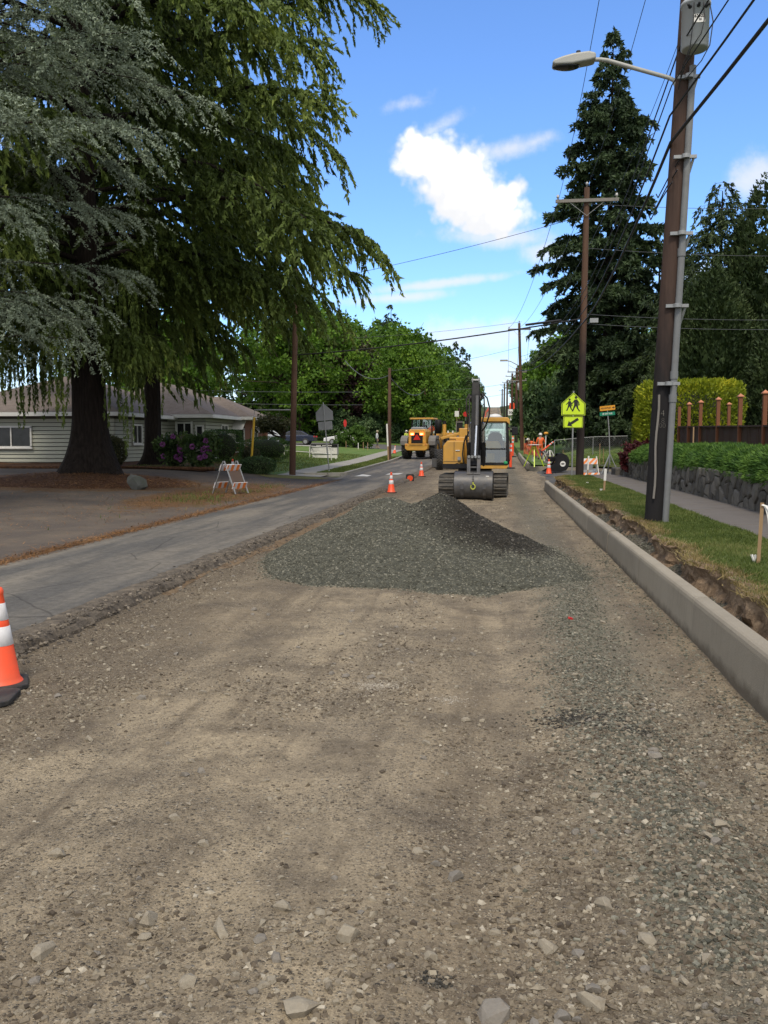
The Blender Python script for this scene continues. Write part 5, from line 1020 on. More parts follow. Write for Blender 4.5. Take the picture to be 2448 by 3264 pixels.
def m_wallstone():
    t = NT('basalt_wall_stone'); c = t.coord('Object'); r = t.n('ShaderNodeObjectInfo').outputs['Random']; n = t.noise(c, 5, 6, 0.7)
    a = t.ramp(r, [(0.0, (0.075, 0.070, 0.062)), (0.5, (0.125, 0.117, 0.104)), (1.0, (0.185, 0.172, 0.152))]); a = t.mix(t.rng(n, 0.5, 0.75, 0, 0.6), a, (0.16, 0.155, 0.135)); a = t.mix(t.rng(t.noise(c, 2, 5), 0.6, 0.75, 0, 0.5), a, (0.05, 0.06, 0.03))
    return t.done(t.bsdf(a, 0.95, 0, t.bump(t.noise(c, 16, 5, 0.7), 0.8, 0.03), 0.2))
MAT['wallstone'] = m_wallstone(); MAT['mortar'] = plain('dark_mortar', (0.045, 0.041, 0.035), 0.95, 0, 0.3, 8)
swall = empty('stone_wall', (WALL_X, 8, 0.44), 0, 'low retaining wall of dark fitted stones beside the right sidewalk', 'wall')
WL, WH = 26.8, 0.74; sr = random.Random(5); seeds = []
while len(seeds) < 215:
    q = (sr.uniform(0, WL), sr.uniform(-0.05, WH + 0.05))
    if all((q[0] - s[0]) ** 2 * 0.8 + (q[1] - s[1]) ** 2 * 1.3 > 0.052 for s in seeds[-2000:]): seeds.append(q)
    elif sr.random() < 0.0004: break
for s, poly in voronoi_cells(WL, WH, seeds):
    cx, cy = sum(p[0] for p in poly) / len(poly), sum(p[1] for p in poly) / len(poly); n = len(poly); vs = []; pr = sr.uniform(0.02, 0.065); tl = (sr.uniform(-.06, .06), sr.uniform(-.06, .06))
    for f, dp in ((0.94, 0.05), (0.90, -pr * 0.45), (0.62, -pr)):
        for p in poly:
            u, v = cx + (p[0] - cx) * f, cy + (p[1] - cy) * f; vs.append((dp + tl[0] * (u - cx) + tl[1] * (v - cy) + sr.uniform(-.006, .006), u, v))
    fs = [(i, (i + 1) % n, (i + 1) % n + n, i + n) for i in range(n)] + [(i + n, (i + 1) % n + n, (i + 1) % n + 2 * n, i + 2 * n) for i in range(n)] + [tuple(range(2 * n, 3 * n))]
    mb = MB(); mb.add(vs, [q[::-1] for q in fs]); mb.build('stone', MAT['wallstone'], swall)
mb = MB(); mb.box((0.23, WL / 2, WH / 2 - .1), (0.42, WL, WH + .2)); mb.build('mortar_core', MAT['mortar'], swall)
mb = MB(); mb.box((0.0, WL + 0.55, 0.10), (0.5, 1.2, 0.5)); mb.build('end_block', MAT['wallstone'], swall, bevel=0.05)
mb = MB(); mb.box((2.2, WL + 0.2, WH / 2), (4.4, 0.4, WH)); mb.build('return_wall', MAT['wallstone'], swall, bevel=0.04)

# ------------------------------------------------------------------ wooden fence on the bank
MAT['fence'] = plain('dark_stained_board', (0.055, 0.028, 0.017), 0.75, 0, 0.35, 6, (0.09, 0.055, 0.035), 0.4, 0.3, 40, 0.4, (1, 1, 0.1))
MAT['post'] = plain('red_brown_post', (0.17, 0.062, 0.026), 0.7, 0, 0.25, 8, None, 0, 0.2, 50, 0.4, (1, 1, 0.15))
MAT['copper'] = plain('copper_cap', (0.46, 0.19, 0.10), 0.5, 0.3, 0.15, 6)
FX = 6.45
def fence_z(y): return float(np.interp(y, [17, 21, 31.5], [2.10, 2.12, 2.31]))
fence = empty('board_fence', (0, 0, 0), 0, 'dark vertical-board fence with tall copper-capped posts above the juniper', 'fence')
pys = [FX / ray(px, 1361)[0] for px in (2167, 2198, 2235, 2291, 2361.5, 2440, 2550)]
mb = MB(); mb.box((0, 0, -0.55), (0.022, 0.092, 1.1)); b0 = None; y = pys[-1]
while y < pys[0] + .02:
    o = mb.build('board', MAT['fence'], fence) if b0 is None else mesh_obj('board', b0, None, fence)
    b0 = o.data; o.location = (FX + 0.012 * math.sin(y * 7), y, fence_z(y) - 0.02); y += 0.104
mb = MB(); mb.bar((FX - .02, pys[-1], fence_z(pys[-1])), (FX - .02, pys[0], fence_z(pys[0])), 0.11, 0.045, (0, 0, 1)); mb.build('rail', MAT['fence'], fence)
mb = MB(); mb.bar((FX + .04, pys[-1], 1.5), (FX + .04, pys[0], 1.6), 0.05, 0.09, (0, 0, 1)); mb.build('rail', MAT['fence'], fence)
def post(x, y, z0, z1, cap=True):
    mb = MB(); mb.box((x, y, (z0 + z1) / 2), (0.10, 0.10, z1 - z0)); p = mb.build('post', MAT['post'], fence, bevel=0.006)
    if cap:
        mb = MB(); mb.box((x, y, z1 + .012), (0.16, 0.16, 0.024)); mb.add([(x - .075, y - .075, z1 + .024), (x + .075, y - .075, z1 + .024), (x + .075, y + .075, z1 + .024), (x - .075, y + .075, z1 + .024), (x, y, z1 + .095)], [(0, 1, 4), (1, 2, 4), (2, 3, 4), (3, 0, 4)]); mb.build('cap', MAT['copper'], p)
for k, y in enumerate(pys): post(FX - 0.03, y, 1.0, fence_z(y) + (0.70, 0.72, 0.74, 0.76, 0.77, 0.78, 0.8)[k], k > 0)
p_ = at(2324, 1290, 33); post(p_.x, 33.0, 1.1, p_.z)
# chain-link fence beyond the corner lawn
cl = empty('chain_link_fence', (0, 0, 0), 0, 'low chain-link fence along the back of the corner lawn', 'fence')
for k in range(9):
    x = 4 + k * 2.6; z = float(TZ(x, 62)); mb = MB(); mb.cyl((x, 62, z), (x, 62, z + 1.25), 0.03, n=8); mb.build('post', MAT['galv'], cl)
mb = MB(); mb.tube([(4 + k * 2.6, 62, float(TZ(4 + k * 2.6, 62)) + 1.23) for k in range(9)], 0.022, 6); mb.build('top_rail', MAT['galv'], cl)
mb = MB()
for k in range(150):
    x = 4 + k * 0.1386
    for s in (-1, 1):
        x2 = x + s * 1.15
        if 4 <= x2 <= 24.8: mb.bar((x, 62, float(TZ(x, 62)) + .05), (x2, 62, float(TZ(x2, 62)) + 1.2), 0.006)
tag(mb.build('mesh', MAT['galv'], cl), kind='stuff')

# ------------------------------------------------------------------ poles
def m_pole(name, lo, hi, zsplit):
    t = NT(name); c = t.coord('Object', (1, 1, 0.06)); n = t.noise(c, 22, 6, 0.7); sep = t.n('ShaderNodeSeparateXYZ'); t.set(sep, 0, t.coord('Object'))
    f = t.rng(t.math('ADD', sep.outputs[2], t.math('MULTIPLY', t.math('SUBTRACT', t.noise(t.coord('Object', (3, 3, 1)), 3, 4), 0.5), 1.5)), zsplit - 0.7, zsplit + 0.9)
    a = t.mix(f, t.mix(n, tuple(q * 0.6 for q in lo), tuple(q * 1.4 for q in lo)), t.mix(n, tuple(q * 0.5 for q in hi), tuple(q * 1.5 for q in hi)))
    return t.done(t.bsdf(a, 0.85, 0, t.bump(n, 0.5, 0.02), 0.3))
MAT['pole_a'] = m_pole('creosote_pole', (0.014, 0.013, 0.014), (0.068, 0.042, 0.032), 2.9)
MAT['pole_b'] = m_pole('weathered_pole', (0.030, 0.022, 0.020), (0.105, 0.060, 0.040), 5.0)
MAT['pole_c'] = m_pole('brown_pole', (0.075, 0.040, 0.027), (0.12, 0.070, 0.048), 3.0)
MAT['arm'] = plain('grey_crossarm_wood', (0.20, 0.185, 0.165), 0.9, 0, 0.3, 10, None, 0, 0.3, 30)
MAT['porcelain'] = plain('porcelain_insulator', (0.45, 0.44, 0.42), 0.3, 0, 0.1)
MAT['tank'] = plain('grey_transformer_paint', (0.42, 0.44, 0.45), 0.4, 0, 0.06, 2, (0.3, 0.3, 0.28), 0.2)
MAT['lamp_grey'] = plain('lamp_housing', (0.36, 0.36, 0.33), 0.5, 0, 0.12, 6)
def pole(name, label, base, top, r0, r1, mat, arm=None, group='utility poles', arm_z=None):
    base, top = Vector(base), Vector(top); root = empty(name, base, 0, label, 'utility pole', group); d = top - base
    mb = MB(); mb.tube([d * f + Vector((0, 0, -0.3 if f == 0 else 0)) for f in np.linspace(0, 1, 9)], [r0 + (r1 - r0) * f for f in np.linspace(0, 1, 9)], 16); mb.build('shaft', MAT[mat], root)
    if arm:
        for az, al in (arm if isinstance(arm, list) else [(arm_z, arm)]):
            c = d * (az / d.z) + Vector((0, -r1 - 0.05, 0)); mb = MB(); mb.box(c, (al, 0.09, 0.115)); a = mb.build('crossarm', MAT['arm'], root)
            for s in (-1, 1):
                mb = MB(); mb.bar(c + Vector((s * al * 0.27, 0.0, -.06)), c + Vector((0, 0, -0.55)), 0.03, 0.012); mb.build('brace', MAT['galv'], a)
                mb = MB(); mb.lathe([(0.0, 0), (0.02, 0), (0.02, .06), (.05, .07), (.055, .11), (.04, .13), (.045, .17), (0.0, .18)], c + Vector((s * (al / 2 - .08), 0, .055)), 10); mb.build('insulator', MAT['porcelain'], a)
            mb = MB(); mb.lathe([(0.0, 0), (0.02, 0), (0.02, .10), (.05, .11), (.055, .16), (.04, .18), (0.0, .22)], d + Vector((0, 0, 0.0)), 10); mb.build('insulator', MAT['porcelain'], a)
    return root
pb = at(2085, 1663, 14.6); pb.z = 0.44; q1 = at(2186, 162, 14.6); PT = pb + (q1 - pb) * ((12.6 - pb.z) / (q1.z - pb.z))
P1 = pole('utility_pole', 'nearest tall leaning utility pole in the grass verge, black at its foot', pb, PT, 0.165, 0.115, 'pole_a', [(11.6, 2.4)])
def on1(z): return pb + (PT - pb) * ((z - pb.z) / (PT.z - pb.z))
L1 = lambda v: Vector(v) - pb
c0 = at(2120, 1672, 14.45); c0.z = 0.42; c1 = at(2209, 210, 14.45)
mb = MB(); mb.tube([L1(c0 + (c1 - c0) * f) for f in np.linspace(0, 1, 10)], 0.052, 12); mb.build('conduit', MAT['conduit'], P1)
for px, py in ((2131, 1223), (2158, 975), (2172, 744), (2184, 500), (2195, 245)):
    c = at(px, py, 14.42); mb = MB(); mb.box(L1(c), (0.34, 0.05, 0.05)); mb.bar(L1(c + Vector((0.13, 0.0, 0))), L1(c + Vector((0.06, 0.08, -0.28))), 0.03); mb.cyl(L1(c + Vector((0, -.04, -.03))), L1(c + Vector((0, -.04, .03))), 0.06, n=10); mb.build('bracket', MAT['galv'], P1)
for py in (1190, 800, 1265):
    c = c0 + (c1 - c0) * ((1672 - py) / (1672 - 210)); mb = MB(); mb.cyl(L1(c), L1(c + Vector((0, 0, .12))), 0.062, n=12); mb.build('coupling', MAT['conduit'], P1)
g0, g1 = at(2083, 1589, 14.42), at(2100, 1258, 14.42); mb = MB(); mb.tube([L1(g0 + (g1 - g0) * f + Vector((0.012 * math.sin(f * 9), 0, 0))) for f in np.linspace(0, 1, 9)], 0.018, 8); mb.build('ground_moulding', MAT['arm'], P1)
lettering('4', 0.14, MAT['arm'], P1, L1(at(2112, 1318, 14.43)), bold=-.004); lettering('8', 0.11, MAT['arm'], P1, L1(at(2113, 1341, 14.43)), bold=-.004); lettering('00', 0.11, MAT['arm'], P1, L1(at(2111, 1357, 14.43)), bold=-.004)
tz = 0.165
tr = empty('transformer', at(2214, 160, 14.15), 0, 'grey cylindrical pole-top transformer with a number plate', 'transformer'); tr.scale = (.92, .92, .88)
mb = MB(); mb.lathe([(0.0, 0.02), (0.19, 0.0), (0.215, 0.02), (0.215, 0.70), (0.235, 0.705), (0.235, 0.75), (0.20, 0.79), (0.0, 0.83)], (0, 0, 0), 28); mb.build('tank', MAT['tank'], tr)
for a in (-0.6, 0.0, 0.6): mb = MB(); mb.lathe([(0.0, 0), (.03, 0), (.03, .03), (.022, .05), (.022, .09), (0.0, .10)], (0.2 * math.sin(a), -0.2 * math.cos(a), 0.62), 10, (math.sin(a), -math.cos(a), 0.2)); mb.build('bushing', MAT['wire'], tr)
mb = MB(); mb.box((0.02, -0.2165, 0.42), (0.17, 0.004, 0.13)); pl = mb.build('number_plate', MAT['white_paint'], tr)
lettering('62302', 0.065, MAT['black_ink'], pl, (0.02, -0.221, 0.455), bold=0.002); lettering('25', 0.045, MAT['black_ink'], pl, (0.03, -0.221, 0.40), bold=0.001)
mb = MB(); mb.box((-0.05, 0.27, 0.4), (0.16, 0.16, 0.5)); mb.build('hanger', MAT['galv'], tr)
for pts in ([(-.07, -.2, .68), (-.08, -.26, .4), (-.12, -.24, -.05), (-.2, -.1, -.3), (-.2, .2, -.55)], [(.08, -.2, .68), (.09, -.27, .4), (.04, -.26, .15), (-.1, -.2, -.06), (-.18, .1, -.4)], [(.2, -.1, .68), (.25, -.12, .4), (.2, -.16, 0), (.1, -.05, -.2), (-.1, .2, -.4)]):
    mb = MB(); mb.tube([Vector(a) for a in pts], 0.009, 6); mb.build('lead', MAT['wire'], tr)
sl = empty('street_lamp', at(2157, 303, 14.6), 0, 'cobra-head street lamp on a curved arm fixed to the nearest pole', 'street lamp')
SLb = at(2157, 303, 14.6); arm = [at(px, py, 14.6) - SLb for px, py in ((2157, 303), (2156, 275), (2148, 256), (2132, 248), (2035, 221), (1938, 193), (1915, 190), (1885, 190))]
mb = MB(); mb.tube(arm, 0.032, 10); mb.build('arm', MAT['lamp_grey'], sl)
mb = MB(); mb.box((0.06, 0, -0.03), (0.1, 0.06, 0.16)); mb.build('clamp', MAT['galv'], sl)
hc = at(1885, 188, 14.6) - SLb
mb = MB(); mb.prism([(-0.02, -.06), (0.06, -.04), (0.06, .05), (-.05, .08), (-.28, .06), (-.44, .025), (-.58, -.02), (-.61, -.07), (-.56, -.10), (-.3, -.10)], -.13, .13, 'xz', Matrix.Translation(hc)); mb.build('lamp_head', MAT['lamp_grey'], sl, bevel=0.035, seg=3)
mb = MB(); mb.ball(hc + Vector((-.38, 0, -.10)), (.21, .115, .05), 16, 8); mb.build('lens', MAT['glass_dark'], sl)
mb = MB(); mb.cyl(hc + Vector((-.20, 0, .05)), hc + Vector((-.20, 0, .13)), 0.035, n=12); mb.build('photocell', MAT['wire'], sl)
p2b = Vector((3.16, 34.2, float(TZ(3.2, 34.0)))); p2t = at(1871, 598, 34.2)
P2 = pole('utility_pole', 'second utility pole with a grey crossarm, standing behind the yellow school sign', p2b, p2t, 0.15, 0.10, 'pole_b', [(p2t.z - p2b.z - 0.5, 2.28)])
mb = MB(); mb.box(at(1893, 1022, 34) - p2b, (0.30, 0.2, 0.16)); mb.build('cable_box', MAT['galv'], P2)
p3b = Vector(at(1664, 1424, 72)); p3t = at(1655, 1030, 72)
P3 = pole('utility_pole', 'third utility pole on the right, behind the crouching workers', p3b, p3t, 0.15, 0.10, 'pole_c', [(p3t.z - p3b.z - 0.5, 1.8)])
mb = MB(); mb.tube([at(1652, 1165, 71.8) - p3b, at(1628, 1152, 71.8) - p3b, at(1612, 1149, 71.8) - p3b], 0.035, 8); mb.box(at(1606, 1149, 71.8) - p3b, (0.6, .25, .12)); mb.build('lamp_arm', MAT['lamp_grey'], P3)
RP = [(pb, PT), (p2b, p2t), (p3b, p3t)]
for k, (px, py, y, lb) in enumerate(((1648, 1172, 105, 'fourth utility pole on the right, carrying a small grey transformer'), (1633, 1190, 150, 'fifth utility pole up the right side of the hill'), (1617, 1212, 195, 'sixth utility pole up the right side of the hill'), (1608, 1222, 240, 'seventh utility pole up the right side of the hill'), (1601, 1240, 310, 'farthest utility pole near the crest of the hill'))):
    t_ = at(px, py, y); b_ = Vector((t_.x, y, float(TZ(t_.x + .5, y)) - .1)); RP.append((b_, t_)); o = pole('utility_pole', lb, b_, t_, 0.15 + y / 3000, 0.11 + y / 3000, 'pole_b', [(t_.z - b_.z - 0.5, 2.2), (t_.z - b_.z - 1.5, 2.2)] if k < 3 else [(t_.z - b_.z - 0.5, 2.2)])
    if k == 0: mb = MB(); mb.lathe([(0, 0), (.25, 0), (.25, .8), (0, .85)], Vector((.3, -.3, t_.z - b_.z - 2.6)), 14); mb.build('transformer', MAT['tank'], o)
l1b = Vector((-9.32, 40.1, float(TZ(-9.3, 40)) + .02)); l1t = Vector((-9.05, 40.1, 9.6))
LP1 = pole('utility_pole', 'brown utility pole at the left corner below the cedar boughs', l1b, l1t, 0.15, 0.11, 'pole_c')
l2b = Vector(at(1241, 1462, 62)); l2b.z = float(TZ(-7.6, 62)); l2t = at(1242, 1173, 62); LP2 = pole('utility_pole', 'short brown utility pole in the grass strip beside the walking man', l2b, l2t, 0.14, 0.10, 'pole_c')
l3t = at(1355, 1232, 100); l3b = Vector((l3t.x, 100, float(TZ(l3t.x, 100)))); LP3 = pole('utility_pole', 'brown utility pole behind the loader cab', l3b, l3t, 0.15, 0.11, 'pole_c')
l4t = at(1464, 1245, 165); l4b = Vector((l4t.x, 165, float(TZ(l4t.x, 165)) - .1)); LP4 = pole('utility_pole', 'thin brown pole up the left of the hill road', l4b, l4t, 0.16, 0.12, 'pole_c')
# guy strut and its yellow guard
gs = empty('cable_guard', at(798, 1514, 40), 0, 'steel guy cable in a yellow plastic guard with a strut to the left pole', 'cable guard'); gb = at(798, 1514, 40)
q = at(811, 1307, 40); mb = MB(); mb.cyl(q - gb, Vector((-9.25, 40.1, q.z)) - gb, 0.035, n=8); mb.build('strut', MAT['galv'], gs); mb = MB(); mb.cyl((0, 0, 0), q - gb, 0.012, n=6); mb.build('cable', MAT['galv'], gs)
mb = MB(); mb.tube([at(801, 1472, 39.95) - gb, at(806, 1400, 39.95) - gb, at(810.5, 1330, 39.95) - gb], 0.055, 8); mb.build('guard', plain('yellow_guard', (0.62, 0.38, 0.02), 0.5, 0, .12), gs)

# ------------------------------------------------------------------ wires
def wire(label, a, b, sag=0.3, r=0.009, mat='wire', n=14, group='overhead wires'):
    a, b = Vector(a), Vector(b); pts = [a + (b - a) * f + Vector((0, 0, -4 * sag * f * (1 - f))) for f in np.linspace(0, 1, n)]
    mb = MB(); mb.tube([p - a for p in pts], r, 5); o = mb.build('overhead_wire', MAT[mat], loc=a); return tag(o, label, 'wire', group)
p0 = Vector((2.9, -22, 0)); P0t = Vector((3.0, -22, 12.2))
for k, (dx, lb) in enumerate(((-1.0, 'left'), (0.0, 'middle'), (1.0, 'right'))):
    wire('%s bare power line from the second pole up past the street lamp' % lb, PT + Vector((dx, 0, -.7)), p2t + Vector((dx * 1.0, -.1, -.3 + (0.3 if dx == 0 else 0))), 0.5, 0.008, 'wire')
    wire('%s bare power line running on from the second pole to the third pole' % lb, p2t + Vector((dx, -.1, -.3)), p3t + Vector((dx * .8, -.1, -.35)), 0.9, 0.010, 'wire_grey')
    wire('%s bare power line between the third pole and the hill' % lb, p3t + Vector((dx * .8, -.1, -.35)), RP[3][1] + Vector((dx, -.1, -.35)), 0.6, 0.014, 'wire_grey')
for lb, z1, z2, off, r, zc in (('thin upper service cable crossing the nearest pole', 7.75, 7.2, -0.12, 0.012, 8.1), ('second service cable down the nearest pole line', 7.2, 6.9, -0.2, 0.010, 7.5), ('bundled telephone cable sagging from the nearest pole', 6.75, 6.5, -0.2, 0.016, 7.0), ('thick telephone cable, lowest on the nearest pole', 6.35, 6.1, -0.16, 0.026, 6.6)):
    a = on1(z1) + Vector((off, -.16, 0)); wire(lb + ', toward the hill', a, Vector((3.1, 34.0, z2)), 0.35, r)
    wire(lb + ', toward the viewer', a, Vector((4.2, -22, zc)), 0.45, r)
    wire(lb + ', beyond the second pole', Vector((3.1, 34.0, z2)), p3t + Vector((0, 0, z2 - 8.6 - 1.2)), 0.6, r)
for k, (px, py) in enumerate(((2168, 505), (2160, 540), (2143, 580))):   # drip loops under the cables
    a = at(px, py, 14.3); mb = MB(); mb.tube([Vector((0, 0, 0)), Vector((-.08, .4, -.14)), Vector((-.16, .9, -.34)), Vector((-.14, 1.2, -.2))], 0.010, 5); tag(mb.build('cable_loop', MAT['wire'], loc=a), 'short drip loop of cable %s on the nearest pole' % ('highest', 'in the middle', 'lowest')[k], 'wire', 'drip loops')
wire('long span wire with splices from the left cedar up to the second pole', l1t + Vector((0, 0, -.7)), Vector((3.15, 34.1, 10.1)), 0.15, 0.010)
wire('thick black cable slung across the road from the left pole', Vector((-9.1, 40.1, 5.75)), Vector((3.1, 34.1, 6.35)), 0.16, 0.028)
mb = MB(); mb.cyl((0, 0, 0), (1.3, -.62, .07), 0.045, n=8); tag(mb.build('cable_splice', MAT['wire'], loc=(1.1, 34.95, 6.27)), 'fat black splice sleeve on the thick cable across the road', 'wire')
wire('thin wire across the road below the thick cable, left of the third pole', Vector(l2t) + Vector((0, 0, -.2)), p3t + Vector((0, 0, -1.9)), 0.2, 0.012, 'wire_grey')
wire('upper thin wire across the road to the third pole', Vector((-12, 75, 10.6)), p3t + Vector((0.2, 0, .1)), 0.15, 0.012, 'wire_grey')
wire('looped grey cable hanging from the short left pole into the trees', at(1100, 1150, 66), Vector(l2t) + Vector((0, -.1, -.5)), 0.7, 0.03, 'wire_grey')
wire('looped grey cable between the short left pole and the pole behind the loader', Vector(l2t) + Vector((0, -.1, -.6)), Vector(l3t) + Vector((0, 0, -.4)), 0.9, 0.035, 'wire_grey')
for k, (z1, z2, lb) in enumerate(((10.5, 11.6, 'highest'), (8.9, 9.6, 'second'), (6.5, 7.0, 'third'), (6.15, 6.6, 'lowest'))): wire('%s thin wire running right from the second pole past the thujas' % lb, Vector((3.3, 34, z1)), Vector((15, 40, z2)), 0.15, 0.009, 'wire_grey')
for k, z in enumerate((4.4, 5.3)): wire('%s pale wire running left behind the low house roof' % ('lower', 'upper')[k], Vector((-9.3, 62, z)), Vector((-30, 66, z + .8)), 0.15, 0.014, 'wire_grey')
for k, (z, z2) in enumerate(((7.6, 8.4), (6.5, 7.2))): wire('%s far wire across the hill road' % ('upper', 'lower')[k], Vector(l3t) + Vector((0, 0, z - 8.0)), RP[3][1] + Vector((0, 0, z2 - 10)), 0.3, 0.016, 'wire_grey')
# ------------------------------------------------------------------ signs
def sheet_poly(pts, t, mat, parent, name, y=0.0):
    mb = MB(); mb.prism(pts, y, y + t, 'xz'); return mb.build(name, mat, parent)
def ring_poly(pts, k, t, mat, parent, name, y):
    cx, cz = sum(p[0] for p in pts) / len(pts), sum(p[1] for p in pts) / len(pts); n = len(pts); a = [(p[0], y, p[1]) for p in pts]; b = [(cx + (p[0] - cx) * k, y, cz + (p[1] - cz) * k) for p in pts]
    mb = MB(); mb.add(a + b, [(i, (i + 1) % n, (i + 1) % n + n, i + n) for i in range(n)]); return mb.build(name, mat, parent)
def scale_poly(pts, k):
    cx, cz = sum(p[0] for p in pts) / len(pts), sum(p[1] for p in pts) / len(pts); return [(cx + (p[0] - cx) * k, cz + (p[1] - cz) * k) for p in pts]
def rnd_rect(w, h, r, cx=0, cz=0):
    out = []
    for sx, sz, a0 in ((1, -1, -90), (1, 1, 0), (-1, 1, 90), (-1, -1, 180)):
        for k in range(4): a = R(a0 + k * 30); out.append((cx + sx * (w / 2 - r) + r * math.cos(a), cz + sz * (h / 2 - r) + r * math.sin(a)))
    return out
PENT = [(-.45, 0), (.45, 0), (.45, .445), (0, .865), (-.45, .445)]
def walker(parent, cx, cz, s, y, flip=1):
    """a walking figure cut from black sheet"""
    q = lambda pts: [(cx + flip * a * s, cz + b * s) for a, b in pts]
    mb = MB(); mb.prism([(cx + .055 * s * math.cos(k * PI / 6), cz + .55 * s + .06 * s * math.sin(k * PI / 6)) for k in range(12)], y - .0015, y, 'xz')
    for pts in ([(-.07, .46), (.05, .48), (.09, .40), (.085, .22), (-.075, .22)], [(-.075, .23), (.02, .23), (-.05, .10), (-.11, -.03), (-.17, -.03), (-.12, .08)], [(-.01, .23), (.085, .23), (.11, .10), (.19, -.02), (.14, -.03), (.05, .09)], [(-.06, .45), (-.07, .36), (-.15, .28), (-.19, .30), (-.12, .37)], [(.05, .46), (.13, .36), (.16, .24), (.10, .20), (.10, .34)]):
        mb.prism(q(pts) if flip > 0 else q(pts)[::-1], y - .0015, y, 'xz')
    return mb.build('pictogram', MAT['black_ink'], parent)
def school_sign(label, loc, rz, lean, post_h, front, s=0.95, group='school crossing signs'):
    root = empty('school_sign', loc, rz, label, 'sign', group); root.rotation_euler = (0, lean, rz); f = -1
    mb = MB(); mb.cyl((0, 0.03, -.2), (0, 0.03, post_h), 0.03, n=10); mb.build('post', MAT['galv'], root)
    z1 = post_h - .06 - .865 * s; P = [(a * s, z1 + b * s) for a, b in PENT]; z2 = z1 - .045 - .43 * s
    for nm, pts in (('sign_panel', P), ('arrow_panel', rnd_rect(.745 * s, .43 * s, .04, 0, z2 + .215 * s))):
        fc = MAT['lime'] if front else MAT['sign_back']; o = sheet_poly(pts, 0.006, fc, root, nm, -0.012 if front else 0.065)
        if front:
            ring_poly(scale_poly(pts, .955), .945, 0, MAT['black_ink'], o, 'border', -0.0145)
            if nm == 'sign_panel': walker(o, .09 * s, z1 + .17 * s, .92 * s, -0.0135); walker(o, -.15 * s, z1 + .19 * s, .74 * s, -0.0135)
            else:
                c = Matrix.Translation((0, 0, z2 + .215 * s)) @ Matrix.Rotation(R(-33), 4, 'Y'); mb = MB(); mb.prism([(-.25, 0), (-.10, -.13), (-.10, -.05), (.22, -.05), (.22, .05), (-.10, .05), (-.10, .13)], -0.0148, -0.0135, 'xz', c); mb.build('arrow', MAT['black_ink'], o)
    return root
b = at(1823, 1520, 33.4); b.z = float(TZ(2.9, 33.4)); school_sign('bright yellow-green school crossing sign facing the viewer on the right', b, 0.06, 0.004, at(1823, 1246, 33.4).z - b.z, True, 0.96)
b = at(1049, 1502, 44.0); b.z = float(TZ(-8.3, 44)); s_ = school_sign('grey back of a school crossing sign on a leaning post at left', b, -0.05, R(-4.8), at(1030, 1282, 44).z - b.z, False, 0.98)
mb = MB(); mb.box((0.02, -0.05, 1.2), (0.02, 0.3, 0.42), (0, 0, 0.5)); mb.build('parking_plate', MAT['white_paint'], s_)
b = at(1677, 1400, 108); b.z = float(TZ(4, 108)); school_sign('small far school crossing sign beside the third right-hand pole', b, 0.0, 0, at(1672, 1326, 108).z - b.z, True, 0.75)
# portable street-name stand
ns = empty('street_name_sign', at(1942, 1497, 45), 0, 'portable stand with an amber no-outlet plate above a green street-name plate', 'sign'); nb_ = at(1942, 1497, 45); nb_.z = float(TZ(5.8, 45)) + .01; ns.location = nb_
NH = at(1936, 1304, 45).z - nb_.z; lx = at(1936, 1304, 45).x - nb_.x
mb = MB(); mb.tube([(0.02, 0, 0.45), (-.01, 0, 1.4), (-.05, 0, 2.2), (lx, 0, NH)], 0.028, 8); mb.build('post', MAT['galv'], ns)
for dx, dy in ((-.38, -.25), (.42, -.2), (0, .6)): mb = MB(); mb.bar((0.02, 0, 0.98), (dx * 1.05, dy, 0.0), 0.06, 0.03); mb.build('leg', MAT['galv'], ns)
o = sheet_poly(rnd_rect(.74, .23, .03), 0.005, MAT['amber_sign'], ns, 'warning_plate', -.04); o.location = (lx, 0, NH + .05); o.rotation_euler = (0, R(-6), 0)
lettering('NO OUTLET', .105, MAT['black_ink'], o, (-.075, -.0425, 0), bold=.003, sx=.82)
mb = MB(); mb.prism([(.22, -.02), (.29, -.02), (.29, -.065), (.35, 0), (.29, .065), (.29, .02), (.22, .02)], -.0425, -.041, 'xz'); mb.build('arrow', MAT['black_ink'], o)
o = sheet_poly(rnd_rect(.74, .17, .02), 0.005, MAT['green_sign'], ns, 'street_plate', -.04); o.location = (lx, 0, NH - .23); o.rotation_euler = (0, R(-4), 0)
lettering('SE 21ST AVE', .115, MAT['white_paint'], o, (0, -.0425, 0), bold=.002, sx=.78)
# small far signs
def small_sign(name, label, px, py, y, pts, mat, h=None, txt=None, post='galv'):
    c = at(px, py, y); z0 = float(TZ(c.x, y)) if not (X_EDGE < c.x < 1.9) else float(RZ(y)); root = empty(name, (c.x, y, z0), 0, label, 'sign'); mb = MB(); mb.cyl((0, .03, 0), (0, .03, c.z - z0 + .3), .035, n=8); mb.build('post', MAT[post], root)
    o = sheet_poly([(a, b + c.z - z0) for a, b in pts], .01, MAT[mat], root, 'sign_panel', -.02)
    if txt: lettering(txt, .42, MAT['black_ink'], o, (0, -.025, c.z - z0 - .05), bold=.012)
    return root
octo = lambda r: [(r * math.cos(R(22.5 + 45 * k)), r * math.sin(R(22.5 + 45 * k))) for k in range(8)]
small_sign('speed_sign', 'white speed limit sign reading 30 among the right-hand poles', 1627, 1314, 112, rnd_rect(.6, .75, .05), 'white_paint', None, '30')
small_sign('notice_sign', 'white multi-line notice sign below the speed limit sign', 1634, 1342, 100, rnd_rect(.5, .75, .04), 'white_paint')
small_sign('work_sign', 'orange work-zone sign panel up the right side of the hill', 1632, 1294, 150, rnd_rect(.9, 1.0, .05), 'orange')
